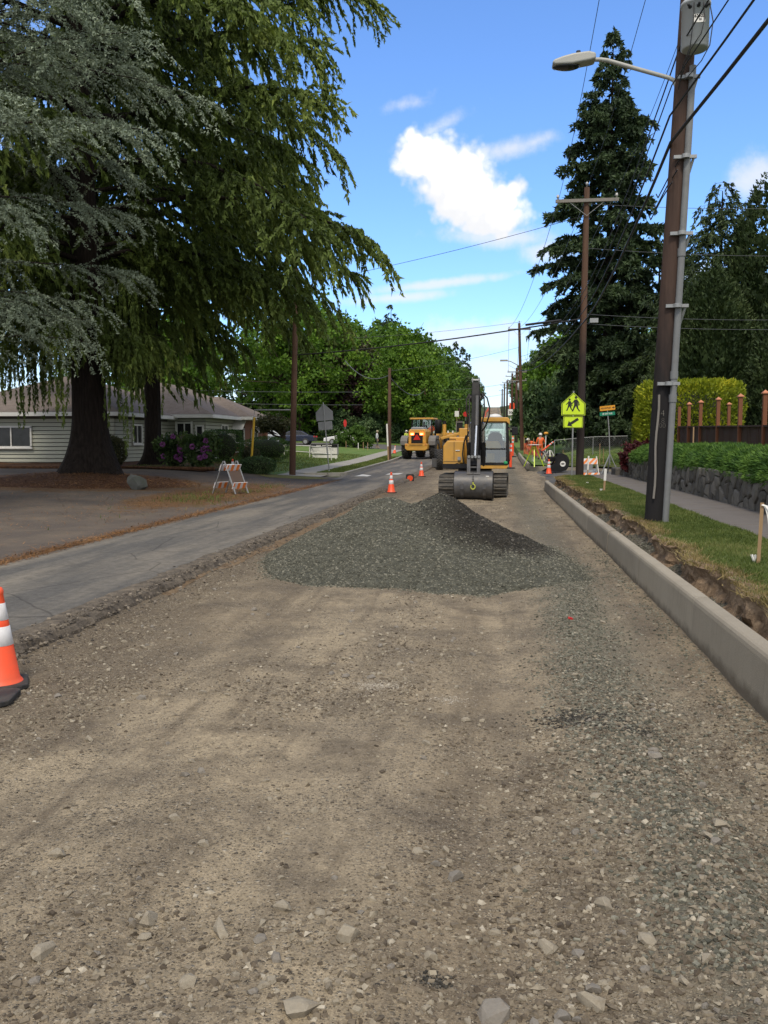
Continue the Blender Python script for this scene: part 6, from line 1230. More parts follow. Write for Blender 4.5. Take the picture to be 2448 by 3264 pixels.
small_sign('stop_sign', 'small dark red sign seen edge-on at the far left corner', 1100, 1349, 96, [(a * .45, b) for a, b in octo(.42)], 'red')
small_sign('notice_sign', 'blank white sign left of the excavator boom', 1456, 1319, 120, rnd_rect(.55, .75, .03), 'white_paint', post='timber')
small_sign('work_sign', 'orange diamond work sign just right of the loader cab', 1377, 1367, 96, [(-.45, 0), (0, -.45), (.45, 0), (0, .45)], 'orange')
small_sign('paddle_sign', 'red and white round sign left of the excavator boom', 1484, 1320, 135, octo(.4), 'red')
o = small_sign('overhead_street_sign', 'long green street-name blade above the far school sign', 1725, 1326, 112, rnd_rect(3.2, .14, .03), 'green_sign'); mb = MB(); mb.box((.2, -.01, at(1725, 1318, 112).z - float(TZ(5.7, 112))), (.9, .03, .16)); mb.build('amber_plate', MAT['amber_sign'], o)
# church notice board and its rail
nb = empty('notice_board', (0, 0, 0), 0, 'white notice board with a dark header on the left lawn', 'notice board'); c = at(1034, 1432, 60); nb.location = c
mb = MB(); mb.box((0, 0, 0), (1.95, .12, .72)); fr = mb.build('frame', MAT['sign_back'], nb); mb = MB(); mb.box((0, -.07, -.09), (1.80, .02, .46)); mb.build('panel', MAT['white_paint'], nb)
mb = MB(); mb.box((0, -.09, .25), (1.86, .05, .2)); hd = mb.build('header', MAT['black_paint'], nb)
mb = MB()
for k in range(13):
    if k not in (4, 8): mb.box((-.50 + k * .083, -.118, .25), (.055, .006, .075))
tag(mb.build('header_letters', MAT['white_paint'], hd), kind='stuff')
mb = MB()
for k, (x, w) in enumerate(((-.6, .5), (-.55, .6), (-.62, .42), (.55, .35), (.5, .45))):
    for j in range(int(w / .07)): mb.box((x - w / 2 + j * .07, -.083, .03 - (k % 3) * .09), (.045, .006, .03))
tag(mb.build('notice_lines', MAT['sign_back'], nb), kind='stuff')
mb = MB(); mb.box((.05, .02, -.47), (1.7, .1, .24)); mb.build('planter', MAT['white_paint'], nb)
for s in (-1, 1): mb = MB(); mb.box((s * .8, 0, -.55), (.09, .09, .55)); mb.build('leg', MAT['white_paint'], nb)
rl = empty('white_rail', (0, 0, 0), 0, 'low white pipe rail in front of the notice board', 'railing')
pts = [(at(906, 1418, 62), 1462), (at(987, 1422, 60), 1462), (at(1056, 1428, 58), 1468)]
for p, py in pts: mb = MB(); g_ = float(TZ(p.x, p.y)); mb.cyl((p.x, p.y, g_), p, .035, n=8); mb.build('post', MAT['white_paint'], rl)
for dz in (0, -.42): mb = MB(); mb.tube([p + Vector((0, 0, dz)) for p, _ in pts], .03, 8); mb.build('rail', MAT['white_paint'], rl)

# ------------------------------------------------------------------ cones, barricades, stakes
def cone_parts(root, h=.71):
    k = h / .71; mb = MB(); mb.prism([(-.18, -.14), (-.14, -.18), (.14, -.18), (.18, -.14), (.18, .14), (.14, .18), (-.14, .18), (-.18, .14)], 0.0, .032, 'xy'); mb.build('base', MAT['black_rubber'], root, bevel=.006)
    prof = lambda z: .135 - (.135 - .026) * (z / .71)
    e = .0015; mb = MB(); mb.lathe([(.15, .03), (.140, .045), (prof(.05), .06), (prof(.30), .30), (prof(.305) - e, .305), (prof(.43) - e, .43), (prof(.435), .435), (prof(.48), .48), (prof(.485) - e, .485), (prof(.595) - e, .595), (prof(.60), .60), (prof(.66), .66), (.036, .665), (.036, .69), (.026, .71), (.012, .712)], (0, 0, 0), 24); mb.build('body', MAT['orange'], root)
    mb = MB(); mb.lathe([(prof(.30), .30), (prof(.30) + .002, .302), (prof(.43) + .002, .433), (prof(.435), .435)], (0, 0, 0), 24); mb.build('band', MAT['reflective'], root)
    mb = MB(); mb.lathe([(prof(.48), .48), (prof(.48) + .002, .482), (prof(.60) + .002, .598), (prof(.60), .60)], (0, 0, 0), 24); mb.build('band', MAT['reflective'], root); return root
c0_ = None
def cone(label, x, y, z, rz=0.0, tilt=(0, 0), s=1.0):
    global c0_
    if c0_ is None: o = empty('traffic_cone', (0, 0, 0), 0, 'x', 'traffic cone', 'orange traffic cones'); cone_parts(o); c0_ = o
    else: o = copy_tree(c0_)
    o.location = (x, y, z); o.rotation_euler = (tilt[0], tilt[1], rz); o.scale = (s, s, s); o['label'] = label; return o
def gnd(px, py, z):
    d = ray(px, py); y = (CAM_H - z) / -d[2]; return d[0] * y, y
x, y = gnd(4, 2178, 0.03); cone('large near traffic cone cut by the left edge of the view', x, y, float(BED(x, y)) + .01, .5)
x, y = gnd(-40, 2226, 0.03); mb = MB(); mb.prism([(-.18, -.14), (-.14, -.18), (.14, -.18), (.18, -.14), (.18, .14), (.14, .18), (-.14, .18), (-.18, .14)], 0.0, .035, 'xy'); tag(mb.build('rubber_base', MAT['black_rubber'], bevel=.006, loc=(x, y, float(BED(x, y)) + .01), rot=(0, 0, .25)), 'loose black rubber base plate at the left edge below the near cone', 'cone base')
x, y = gnd(1247, 1572, 0.02); cone('upright traffic cone at the left of the gravel heap beside the lane', x, y, float(BED(x, y)), .2)
x, y = gnd(1343, 1524, 0.02); cone('upright traffic cone between the fallen cone and the loader', x, y, float(BED(x, y)), .6)
x, y = gnd(1307, 1538, 0.0); o = cone('fallen traffic cone lying with its square base toward the viewer', x, y, .19, 0.15, (R(-84), 0)); o.rotation_euler = (R(-84), 0, .12)
mb = MB(); mb.lathe([(.0, -.002), (.125, -.002)], (0, 0, 0), 20); mb.build('hollow', MAT['orange'], o)
p = at(1257, 1449, 76); cone('small far traffic cone on the grass beside the short left pole', p.x, 76, float(TZ(-8.4, 76)) + .03, 0, (0, .12))
x, y = gnd(1749, 1520, 0.1); cone('traffic cone at the far end of the new kerb', x, y, float(TZ(2.5, y)) + .04, .3, (0, 0), 1.02)
p = at(742, 1518, 36.6); cone('cone top showing above the left folding barricade', p.x, 36.6, float(TZ(p.x, 36.6)), .3)
def delineator(label, px, py, y, h=1.05, tilt=0.0):
    p = at(px, py, y); root = empty('tube_delineator', p, 0, label, 'delineator', 'orange tube delineators'); root.rotation_euler = (0, tilt, 0)
    mb = MB(); mb.lathe([(.2, 0), (.2, .05), (.05, .07), (0, .07)], (0, 0, 0), 8, smooth=False); mb.build('base', MAT['black_rubber'], root); mb = MB(); mb.lathe([(.055, .06), (.05, h * .9), (.03, h), (.0, h)], (0, 0, 0), 12); mb.build('tube', MAT['orange'], root)
    for z in (.68, .85): mb = MB(); mb.cyl((0, 0, h * z), (0, 0, h * (z + .09)), .055, n=12, caps=False); mb.build('band', MAT['reflective'], root)
delineator('tall orange tube marker close beside the excavator cab', 1627, 1494, 37); delineator('orange tube marker behind the one beside the excavator cab', 1634, 1457, 47, 1.1); delineator('orange tube marker leaning beside the survey tripods', 1724, 1441, 55, 1.0, R(50))
def stripes(root, c, w, h, n, slant, tilt=0.0, name='rail', rz=0.0):
    """board with orange and white stripes"""
    mb = MB(); mb.box((0, 0, 0), (w, .022, h)); o = mb.build(name, MAT['reflective'], root, loc=c, rot=(tilt, 0, rz)); st = w / n
    for k in range(n + 2):
        if k % 2: continue
        a, b2 = -w / 2 + (k - .5) * st, -w / 2 + (k + .5) * st; d = slant * h / 2; pts = [(a - d, -h / 2), (b2 - d, -h / 2), (b2 + d, h / 2), (a + d, h / 2)]; pts = [(max(-w / 2, min(w / 2, q)), z) for q, z in pts]
        if max(q for q, _ in pts) - min(q for q, _ in pts) > .02: sheet_poly(pts, .002, MAT['orange_sheet'], o, 'stripe', -.0135)
    return o
bx, by = gnd(735, 1566, 0.24); ba = empty('folding_barricade', (bx, by, float(TZ(bx, by)) + .02), R(66), 'folding A-frame barricade with orange stripes on the needle-strewn left verge', 'barricade', 'folding barricades')
for s in (-1, 1):
    for q in (-.3, .3): mb = MB(); mb.bar((q, s * .46, 0), (q, s * .02, 1.0), .04, .025); mb.build('leg', MAT['galv'], ba)
    for z, hh in ((.80, .2), (.25, .2)):
        yy = s * (.46 - .44 * z) + s * .03
        o = stripes(ba, (0, yy, z), .64, hh, 5, 0.0, s * R(24) * -1 if s < 0 else R(24), rz=0.0 if s < 0 else 0.0)
        if s > 0: o.rotation_euler = (R(-24) * -1, 0, 0); o.rotation_euler = (R(24), 0, PI) if False else (R(24), 0, 0)
mb = MB(); mb.box((0, -.24, .5), (.55, .012, .42), (R(-24), 0, 0)); mb.build('back_plate', plain('brown_board', (.09, .06, .045), .8), ba)
rb = empty('barricade', at(1878, 1522, 37.3), .12, 'white-legged barricade with two slanted orange striped boards beside the second pole', 'barricade', 'folding barricades'); rb.location.z = float(TZ(4, 37.3)) + .02
for s in (-1, 1):
    for q in (-.36, .36): mb = MB(); mb.bar((q + .05 * (q < 0), s * .28, 0), (q - .08 + .05 * (q < 0), s * .02, 1.02), .05, .03); mb.build('leg', MAT['white_paint'], rb)
stripes(rb, (-.06, -.13, .82), .74, .24, 6, 1.0, R(-14)); stripes(rb, (0.0, -.30, .24), .74, .24, 6, 1.0, R(-14))
mb = MB(); mb.box((-.05, .5, .35), (.8, .5, .12), (.3, 0, 0)); mb.box((-.05, .75, .55), (.5, .3, .5)); o = mb.build('equipment_crate', MAT['sign_back']); o.location = rb.location; tag(o, 'grey equipment crate standing behind the right barricade', 'crate')
def stake(label, px, py, z, h, painted=0.0, ribbon=False, lean=0.0, w=.035, y=None):
    if y is None: x, y = gnd(px, py, z)
    else: x = at(px, py, y).x; z = float(TZ(x, y)) + .02
    root = empty('survey_stake', (x, y, z), 0, label, 'stake', 'survey stakes'); root.rotation_euler = (0, lean, random.uniform(-.5, .5))
    mb = MB(); mb.box((0, 0, h / 2 - .05), (w, .012, h + .1)); mb.build('lath', MAT['timber'], root)
    if painted: mb = MB(); mb.box((0, 0, h * (1 - painted / 2)), (w + .012, .02, h * painted)); mb.build('painted_top', MAT['white_paint'], root)
    if ribbon:
        for k, (dx, dz, ln) in enumerate(((.10, -.24, 5), (.16, -.30, 6))):
            pts = [Vector((dx * f ** .8, -.015 - .01 * k, h - .02 + dz * f * f)) for f in np.linspace(0, 1, 6)]; vs = []; 
            for p in pts: vs += [p + Vector((-.008 - .012 * (p.x / dx), 0, -.004)), p + Vector((.012, 0.01, .006))]
            mb = MB(); mb.add(vs, [(2 * i, 2 * i + 1, 2 * i + 3, 2 * i + 2) for i in range(5)], True); mb.build('ribbon', MAT['white_paint'], root)
    return root
stake('brown wooden stake with a white ribbon in the verge at the right edge', 2417, 1800, .46, .66, 0, True, .03)
stake('white-topped stake in the verge left of the nearest pole', 1925, 1570, .46, .62, .5, False, .05, .05); stake('white stake standing just left of the nearest pole, by the sidewalk', 2070, 1575, .46, .42, 1.0, False, .01, .05)
stake('white stake leaning on the foot of the second pole', 1873, 1512, .46, .75, .75, False, .04, .05); stake('tall thin stake on the bank above the juniper before the fence', 2210, 1400, 0, .9, y=26.5).location.z = 1.3
for k, (px, py, h, lb) in enumerate(((1741, 1425, .35, 'short stake left of the school sign post on the lawn'), (1795, 1432, .7, 'thin stake right behind the black bucket on the lawn'), (1801, 1432, .55, 'thin stake beside the one behind the black bucket'), (1860, 1432, .55, 'orange-tipped stake just right of the second pole'), (1924, 1425, .9, 'orange-tipped stake left of the street-name stand'), (1911, 1490, 1.2, 'tall thin stake between barricade and street-name stand'))): stake(lb, px, py, 0, h, y=60 - 2 * k)
for k, px in enumerate((1103, 1142, 1158, 1172)): stake('%s thin pale stake in front of the loose bright bush' % ('first', 'second', 'third', 'fourth')[k], px, 1437, 0, .7 if k != 1 else .6, .9 if k == 1 else 0.0, y=79, w=.05)
stake('white painted board leaning on the short left pole', 1238, 1460, 0, 2.6, .6, False, -.04, .09, y=61.5)
def tuft(label, px, py):
    x, y = gnd(px, py, .47); root = empty('marker_tuft', (x, y, .46), 0, label, 'marker', 'white marker tufts'); mb = MB()
    for k in range(7): mb.bar((0, 0, 0), (.035 * math.cos(k * .9), .035 * math.sin(k * .9), .10), .012, .003)
    mb.build('whiskers', MAT['white_paint'], root)
tuft('white whisker marker in the grass beside the ribboned stake', 2403, 1795); tuft('white whisker marker beside the white-topped stake', 1916, 1569); tuft('far white whisker marker near the earth bank', 1872, 1546)
for k, (px, py) in enumerate(((1818, 1995),)):
    x, y = gnd(px, py, 0); mb = MB(); mb.box((0, 0, .012), (.04, .03, .018), (.2, .3, .4)); o = mb.build('red_scrap', MAT['red'], loc=(x, y, float(BED(x, y)))); tag(o, 'tiny red plastic scrap on the roadbed near the gravel heap', 'litter')
x, y = gnd(437, 1560, .25); me = lump_mesh(22, 991, .8); me.materials.append(plain('mossy_boulder', (.10, .105, .095), .95, 0, .35, 4, (.05, .07, .035), .5, .6, 12)); o = mesh_obj('boulder', me); o.location = (x, y, float(TZ(x, y)) + .2); o.scale = (.36, .33, .42); tag(o, 'grey mossy boulder on the paving right of the thick cedar trunk', 'boulder')

# ------------------------------------------------------------------ excavator
MAT['cab_glass'] = clear_glass('cab_glass', (.80, .93, .90), .72); MAT['seat'] = plain('black_seat', (.035, .036, .04), .8, 0, .2)
EX, EY = -0.67, 29.3
ex = empty('excavator', (EX, EY, float(BED(EX, EY))), R(-2), 'yellow and black tracked excavator parked facing the viewer, bucket curled down', 'excavator')
def track(xc):
    tr_ = empty('track', (0, 0, 0)); tr_.parent = ex; hw, L_, hh = .235, 2.7, .68; r = hh / 2; per = []
    mb = MB(); mb.prism([(-L_ / 2 + r * .4, .12), (L_ / 2 - r * .4, .12), (L_ / 2 - r * .4, hh - .14), (-L_ / 2 + r * .4, hh - .14)], xc - hw * .55, xc + hw * .55, 'yz'); mb.build('track_frame', MAT['black_paint'], tr_)
    for yy in (-L_ / 2 + r, L_ / 2 - r): mb = MB(); mb.cyl((xc - hw * .6, yy, r), (xc + hw * .6, yy, r), r - .05, n=20); mb.build('sprocket', MAT['steel'], tr_)
    st = L_ - 2 * r; tot = 2 * st + 2 * PI * r; n = 30; me = None
    for k in range(n):
        u = tot * k / n
        if u < st: p, a = (-st / 2 + u, 0.0), 0.0
        elif u < st + PI * r: a = (u - st) / r; p = (st / 2 + r * math.sin(a), r - r * math.cos(a))
        elif u < 2 * st + PI * r: p, a = (st / 2 - (u - st - PI * r), hh), PI
        else: a = PI + (u - 2 * st - PI * r) / r; p = (-st / 2 + r * math.sin(a), r - r * math.cos(a))
        if me is None:
            mb = MB(); mb.box((0, 0, .015), (2 * hw, .180, .03)); mb.box((0, -.075, -.018), (2 * hw, .026, .042)); mb.box((0, .05, -.010), (2 * hw, .03, .026))
            for bx_ in (-.07, .07):
                for by_ in (-.025, .025): mb.cyl((bx_, by_, -.012), (bx_, by_, .0), .013, n=6)
            o = mb.build('shoe', MAT['track'], tr_); me = o.data
        else: o = mesh_obj('shoe', me, None, tr_)
        o.location = (xc, p[0], p[1] + .012 * math.cos(a)); o.rotation_euler = (a, 0, 0)
track(-.835); track(.835)
mb = MB(); mb.box((0, 0, .50), (1.3, 1.5, .34)); mb.cyl((0, 0, .62), (0, 0, .92), .55, n=24); mb.build('undercarriage', MAT['black_paint'], ex)
mb = MB(); mb.box((0, .25, .98), (1.96, 2.1, .14)); mb.build('platform', MAT['black_paint'], ex)
mb = MB(); mb.prism([(.14, .90), (1.04, .90), (1.10, .97), (1.10, 1.02), (.14, 1.02)], -.86, -.60, 'xz'); mb.build('cab_sill', MAT['yellow'], ex, bevel=.015)
# engine side and counterweight
mb = MB(); mb.prism([(-1.0, .92), (-.62, .92), (-.42, 1.06), (-.30, 1.06), (-.30, 1.80), (-.86, 1.80), (-1.0, 1.62)], -.62, 1.3, 'xz'); mb.build('side_body', MAT['yellow'], ex, bevel=.05, seg=3)
mb = MB(); mb.box((-.5, .9, 1.86), (.8, .7, .12)); mb.build('hood', MAT['yellow'], ex, bevel=.02)
mb = MB(); mb.lathe([(.98, .92), (1.03, 1.0), (1.03, 1.62), (.95, 1.78)], (0, .55, 0), 32); mb.build('counterweight', MAT['yellow'], ex)
mb = MB(); mb.box((-.70, -.625, 1.12), (.56, .008, .012)); mb.box((-.64, -.63, 1.46), (.012, .01, .6)); mb.build('panel_seam', MAT['black_ink'], ex)
mb = MB(); mb.cyl((-.54, -.66, 1.0), (-.54, -.60, 1.0), .075, n=14); mb.build('fuel_port', MAT['black_paint'], ex); mb = MB(); mb.box((-.47, -.66, 1.22), (.10, .05, .11)); mb.build('work_lamp', MAT['galv'], ex); mb = MB(); mb.box((-.52, -.63, 1.48), (.14, .03, .025)); mb.build('hand_grip', MAT['chrome'], ex)
mb = MB(); mb.tube([(-.92, -.5, 1.80), (-.92, -.5, 1.84), (-.60, -.55, 1.84), (-.60, -.55, 1.76)], .014, 6); mb.build('hand_rail', MAT['black_paint'], ex)
# cab
def strut(a, b, w=.075, mat='black_paint', nm='cab_pillar'): mb = MB(); mb.bar(a, b, w, w * .8); return mb.build(nm, MAT[mat], ex, bevel=.012)
X0, X1, Z0, Z1, Y0, Y1 = .21, 1.06, 1.02, 2.40, -.84, .55
for x_, y_, xt, yt in ((X0, Y0, X0 + .02, Y0 + .13), (X1, Y0, X1 - .02, Y0 + .13), (X1 + .03, .05, X1 - .01, .05), (X0, Y1, X0 + .02, Y1), (X1, Y1, X1 - .02, Y1)): strut((x_, y_, Z0), (xt, yt, Z1))
mb = MB(); mb.box(((X0 + X1) / 2, Y0, Z0 + .04), (X1 - X0, .07, .08)); mb.build('cab_pillar', MAT['black_paint'], ex); mb = MB(); mb.box(((X0 + X1) / 2, Y0 + .045, 1.53), (X1 - X0, .05, .035)); mb.build('cab_pillar', MAT['black_paint'], ex)
mb = MB(); mb.box(((X0 + X1) / 2, (Y0 + Y1) / 2 + .1, Z1 + .06), (X1 - X0 + .06, Y1 - Y0, .15)); mb.build('cab_roof', MAT['yellow'], ex, bevel=.04, seg=3)
mb = MB(); mb.prism([(.15, 2.30), (.26, 2.40), (1.02, 2.40), (1.13, 2.30), (1.13, 2.47), (1.06, 2.53), (.26, 2.53), (.15, 2.47)], -.80, -.66, 'xz'); mb.build('roof_visor', MAT['yellow'], ex, bevel=.015); mb = MB(); mb.box((.62, -.62, 2.545), (.58, .24, .02)); mb.build('roof_window', MAT['sign_back'], ex)
for z0_, z1_, nm in ((1.06, 1.51, 'lower_windscreen'), (1.55, 2.34, 'upper_windscreen')): mb = MB(); f0, f1 = (z0_ - Z0) / (Z1 - Z0) * .13, (z1_ - Z0) / (Z1 - Z0) * .13; mb.add([(X0, Y0 + f0 + .02, z0_), (X1, Y0 + f0 + .02, z0_), (X1 - .02, Y0 + f1 + .02, z1_), (X0 + .02, Y0 + f1 + .02, z1_)], [(0, 1, 2, 3)]); mb.build(nm, MAT['cab_glass'], ex)
mb = MB(); mb.add([(X1, Y0 + .1, 1.1), (X1, Y1, 1.1), (X1 - .02, Y1, 2.36), (X1 - .02, Y0 + .2, 2.36)], [(0, 1, 2, 3)]); mb.build('side_window', MAT['cab_glass'], ex); mb = MB(); mb.add([(X0, Y1, 1.6), (X1, Y1, 1.6), (X1, Y1, 2.34), (X0, Y1, 2.34)], [(0, 1, 2, 3)]); mb.build('rear_window', MAT['cab_glass'], ex)
mb = MB(); mb.box(((X0 + X1) / 2, Y1, 1.3), (X1 - X0, .05, .56)); mb.build('cab_back', MAT['black_paint'], ex)
mb = MB(); mb.prism([(.42, 1.50), (.86, 1.50), (.90, 1.72), (.86, 2.0), (.74, 2.07), (.56, 2.07), (.44, 2.0), (.38, 1.72)], -.02, .12, 'xz'); mb.box((.64, -.15, 1.45), (.5, .5, .13)); mb.box((.64, -.05, 1.24), (.4, .4, .34)); mb.build('seat', MAT['seat'], ex, bevel=.03)
for x_ in (.34, .94): mb = MB(); mb.box((x_, -.2, 1.42), (.14, .5, .3)); mb.cyl((x_, -.34, 1.55), (x_, -.36, 1.74), .018, n=8); mb.ball((x_, -.36, 1.76), .03, 8, 6); mb.build('control_console', MAT['seat'], ex, bevel=.02)
mb = MB(); mb.tube([(1.10, -.80, 2.2), (1.20, -.86, 2.25), (1.28, -.88, 2.22)], .014, 6); mb.build('mirror_arm', MAT['black_paint'], ex); mb = MB(); mb.box((1.29, -.88, 2.09), (.20, .06, .26)); mb.build('mirror', MAT['black_paint'], ex, bevel=.025)
mb = MB(); mb.tube([(1.12, -.6, 1.1), (1.15, -.6, 1.2), (1.15, -.6, 2.1), (1.12, -.6, 2.2)], .014, 6); mb.build('grab_handle', MAT['black_paint'], ex)
# boom, arm, cylinders (the boom foot stands right of the machine's middle)
n_before = set(o.name for o in ex.children)
def beam(nm, prof, hw, mat='black_paint', bev=.015): mb = MB(); mb.prism(prof, -hw, hw, 'yz'); return mb.build(nm, MAT[mat], ex, bevel=bev)
beam('boom', [(-.35, 1.02), (-.62, 1.0), (-1.05, 2.0), (-1.62, 3.00), (-1.80, 3.12), (-1.74, 3.32), (-1.52, 3.26), (-.80, 2.25)], .14)
beam('arm', [(-1.62, 3.56), (-1.84, 3.58), (-1.95, 3.20), (-2.18, 2.1), (-2.40, 1.05), (-2.28, .98), (-2.02, 2.0), (-1.66, 2.9)], .115)
mb = MB(); mb.box((-.10, -1.72, 3.60), (.03, .2, .24)); mb.box((.10, -1.72, 3.60), (.03, .2, .24)); mb.cyl((-.13, -1.72, 3.64), (.13, -1.72, 3.64), .04, n=12); mb.build('arm_bracket', MAT['galv'], ex)
mb = MB(); mb.cyl((-.16, -1.68, 3.10), (.16, -1.68, 3.10), .085, n=14); mb.build('arm_pin', MAT['steel'], ex)
mb = MB(); mb.cyl((0.05, -1.98, 3.15), (0.05, -2.22, 2.25), .062, n=14); mb.build('bucket_cylinder', MAT['steel'], ex); mb = MB(); mb.cyl((0.05, -2.22, 2.25), (0.03, -2.50, 1.30), .032, n=12); mb.build('bucket_rod', MAT['chrome'], ex)
for s in (-1, 1):
    mb = MB(); mb.cyl((s * .21, -.80, .98), (s * .21, -1.05, 1.75), .06, n=12); mb.build('boom_cylinder', MAT['black_paint'], ex); mb = MB(); mb.cyl((s * .21, -1.05, 1.75), (s * .21, -1.22, 2.35), .035, n=10); mb.build('boom_rod', MAT['chrome'], ex)
    mb = MB(); mb.bar((s * .14, -2.50, 1.30), (s * .14, -2.28, 1.12), .035, .12); mb.build('link', MAT['steel'], ex); mb = MB(); mb.bar((s * .155, -2.50, 1.30), (s * .145, -2.62, .80), .03, .10); mb.build('link', MAT['steel'], ex)
    mb = MB(); mb.prism([(-2.70, .42), (-2.40, .42), (-2.26, .92), (-2.42, 1.06), (-2.62, .98)], s * .165 - .014, s * .165 + .014, 'yz'); mb.build('bucket_ear', MAT['steel'], ex)
    mb = MB(); mb.box((s * .17, -.86, 1.55), (.04, .05, .34)); mb.build('pin_plate', MAT['white_paint'], ex)
for k in range(4): mb = MB(); mb.cyl((-.15 + k * .1, -2.52, 1.27), (-.15 + k * .1, -2.52, 1.345), .04, n=10); mb.build('pin_boss', MAT['galv'], ex)
mb = MB(); mb.cyl((-.2, -2.50, 1.30), (.2, -2.50, 1.30), .03, n=10); mb.cyl((-.2, -2.62, .80), (.2, -2.62, .80), .035, n=10); mb.cyl((-.2, -2.36, .98), (.2, -2.36, .98), .035, n=10); mb.build('link_pin', MAT['steel'], ex)
hoses = [[(.13, -1.5, 3.30), (.20, -1.62, 3.42), (.30, -1.75, 3.30), (.37, -1.8, 3.0), (.36, -1.75, 2.75), (.24, -1.5, 2.4), (.17, -1.2, 2.1)], [(.12, -1.6, 3.34), (.16, -1.7, 3.44), (.22, -1.8, 3.3), (.24, -1.85, 2.9), (.17, -1.7, 2.5)], [(-.13, -1.55, 3.32), (-.18, -1.7, 3.42), (-.24, -1.8, 3.25), (-.25, -1.8, 2.95), (-.18, -1.6, 2.5)], [(-.13, -1.5, 3.2), (-.20, -1.6, 3.36), (-.17, -1.75, 3.4), (-.15, -1.95, 2.9), (-.15, -2.1, 2.4)],
         [(-.15, -1.0, 1.9), (-.35, -.95, 1.95), (-.42, -.9, 1.7), (-.46, -.85, 1.35), (-.42, -.75, 1.05)], [(-.15, -.9, 1.7), (-.28, -.9, 1.72), (-.30, -.86, 1.4), (-.28, -.8, 1.0)], [(-.14, -1.1, 2.05), (-.26, -1.05, 2.08), (-.34, -.95, 1.85), (-.30, -.85, 1.5), (-.22, -.8, 1.1)], [(.15, -1.0, 1.95), (.22, -.98, 1.9), (.20, -.95, 1.6), (.24, -.9, 1.2)]]
for h_ in hoses: mb = MB(); mb.tube([Vector((q[0] * (1.15 if q[2] > 2.3 else 1), q[1], q[2] - (.2 if q[2] > 2.3 else 0))) for q in h_], .024, 7); mb.build('hose', MAT['black_rubber'], ex)
mb = MB(); mb.tube([(-.30, -.85, 1.2), (-.30, -.95, 2.0), (-.31, -1.0, 2.95)], .010, 6); mb.build('antenna', MAT['black_paint'], ex)
# bucket: back of the shell toward the viewer
prof = [(-2.16, .84), (-2.44, .86), (-2.62, .80), (-2.74, .68), (-2.80, .52), (-2.80, .34), (-2.72, .18), (-2.56, .06), (-2.34, .01), (-1.98, .02), (-1.98, .035), (-2.33, .03), (-2.54, .08), (-2.69, .19), (-2.77, .35), (-2.77, .52), (-2.71, .66), (-2.60, .77), (-2.43, .83), (-2.16, .81)]
mb = MB(); mb.prism(prof, -.57, .57, 'yz', smooth=True); bk = mb.build('bucket', MAT['steel'], ex)
side = [(-2.16, .83), (-2.44, .85), (-2.61, .79), (-2.73, .67), (-2.79, .52), (-2.79, .34), (-2.71, .19), (-2.55, .07), (-2.33, .02), (-1.98, .03)]
for s in (-1, 1): mb = MB(); mb.prism(side, s * .575 - .012, s * .575 + .012, 'yz'); mb.build('bucket_side', MAT['black_paint'], bk)
mb = MB(); mb.box((.42, -2.71, .73), (.09, .004, .02), (R(-40), 0, -.1)); mb.build('sticker', MAT['white_paint'], bk)
for s in (-1, 1): mb = MB(); mb.prism([(-2.80, .50), (-2.80, .36), (-2.72, .17), (-2.56, .05), (-2.40, .0), (-2.40, -.012), (-2.57, .035), (-2.735, .16), (-2.818, .35), (-2.818, .50)], s * .33 - .045, s * .33 + .045, 'yz'); mb.build('wear_strip', MAT['steel'], bk)
mb = MB(); mb.box((0, -2.30, .862), (1.15, .16, .03)); mb.build('bucket_lip', MAT['black_paint'], bk, bevel=.006)
hk = MB()
for k in range(7): hk.lathe([(.020, -.006), (.026, 0), (.020, .006), (.014, 0), (.020, -.006)], (0, -2.80 - .004 * k, .80 - .042 * k), 10, (1, 0, 0) if k % 2 else (0, 1, 0))
hk.build('chain', MAT['steel'], ex)
MAT['hook'] = plain('yellow_green_hook', (.42, .46, .06), .5, 0, .15, 20, (.2, .18, .1), .3)
hk = MB(); hk.tube([Vector((.0 + .065 * math.sin(a), -2.85, .40 - .075 * math.cos(a) + .02)) for a in np.linspace(PI * .98, -PI * .72, 16)], [.012 + .008 * math.sin(f * PI) for f in np.linspace(0, 1, 16)], 8); hk.tube([(0, -2.84, .49), (0, -2.84, .56)], .022, 8); hk.build('hook', MAT['hook'], ex)
for o in ex.children:
    if o.name not in n_before: o.location.x += 0.11
mb = MB(); mb.ball((1.02, -.86, 1.09), (.07, .05, .06), 10, 7); mb.build('green_rag', plain('green_rag', (.02, .28, .10), .8), ex)
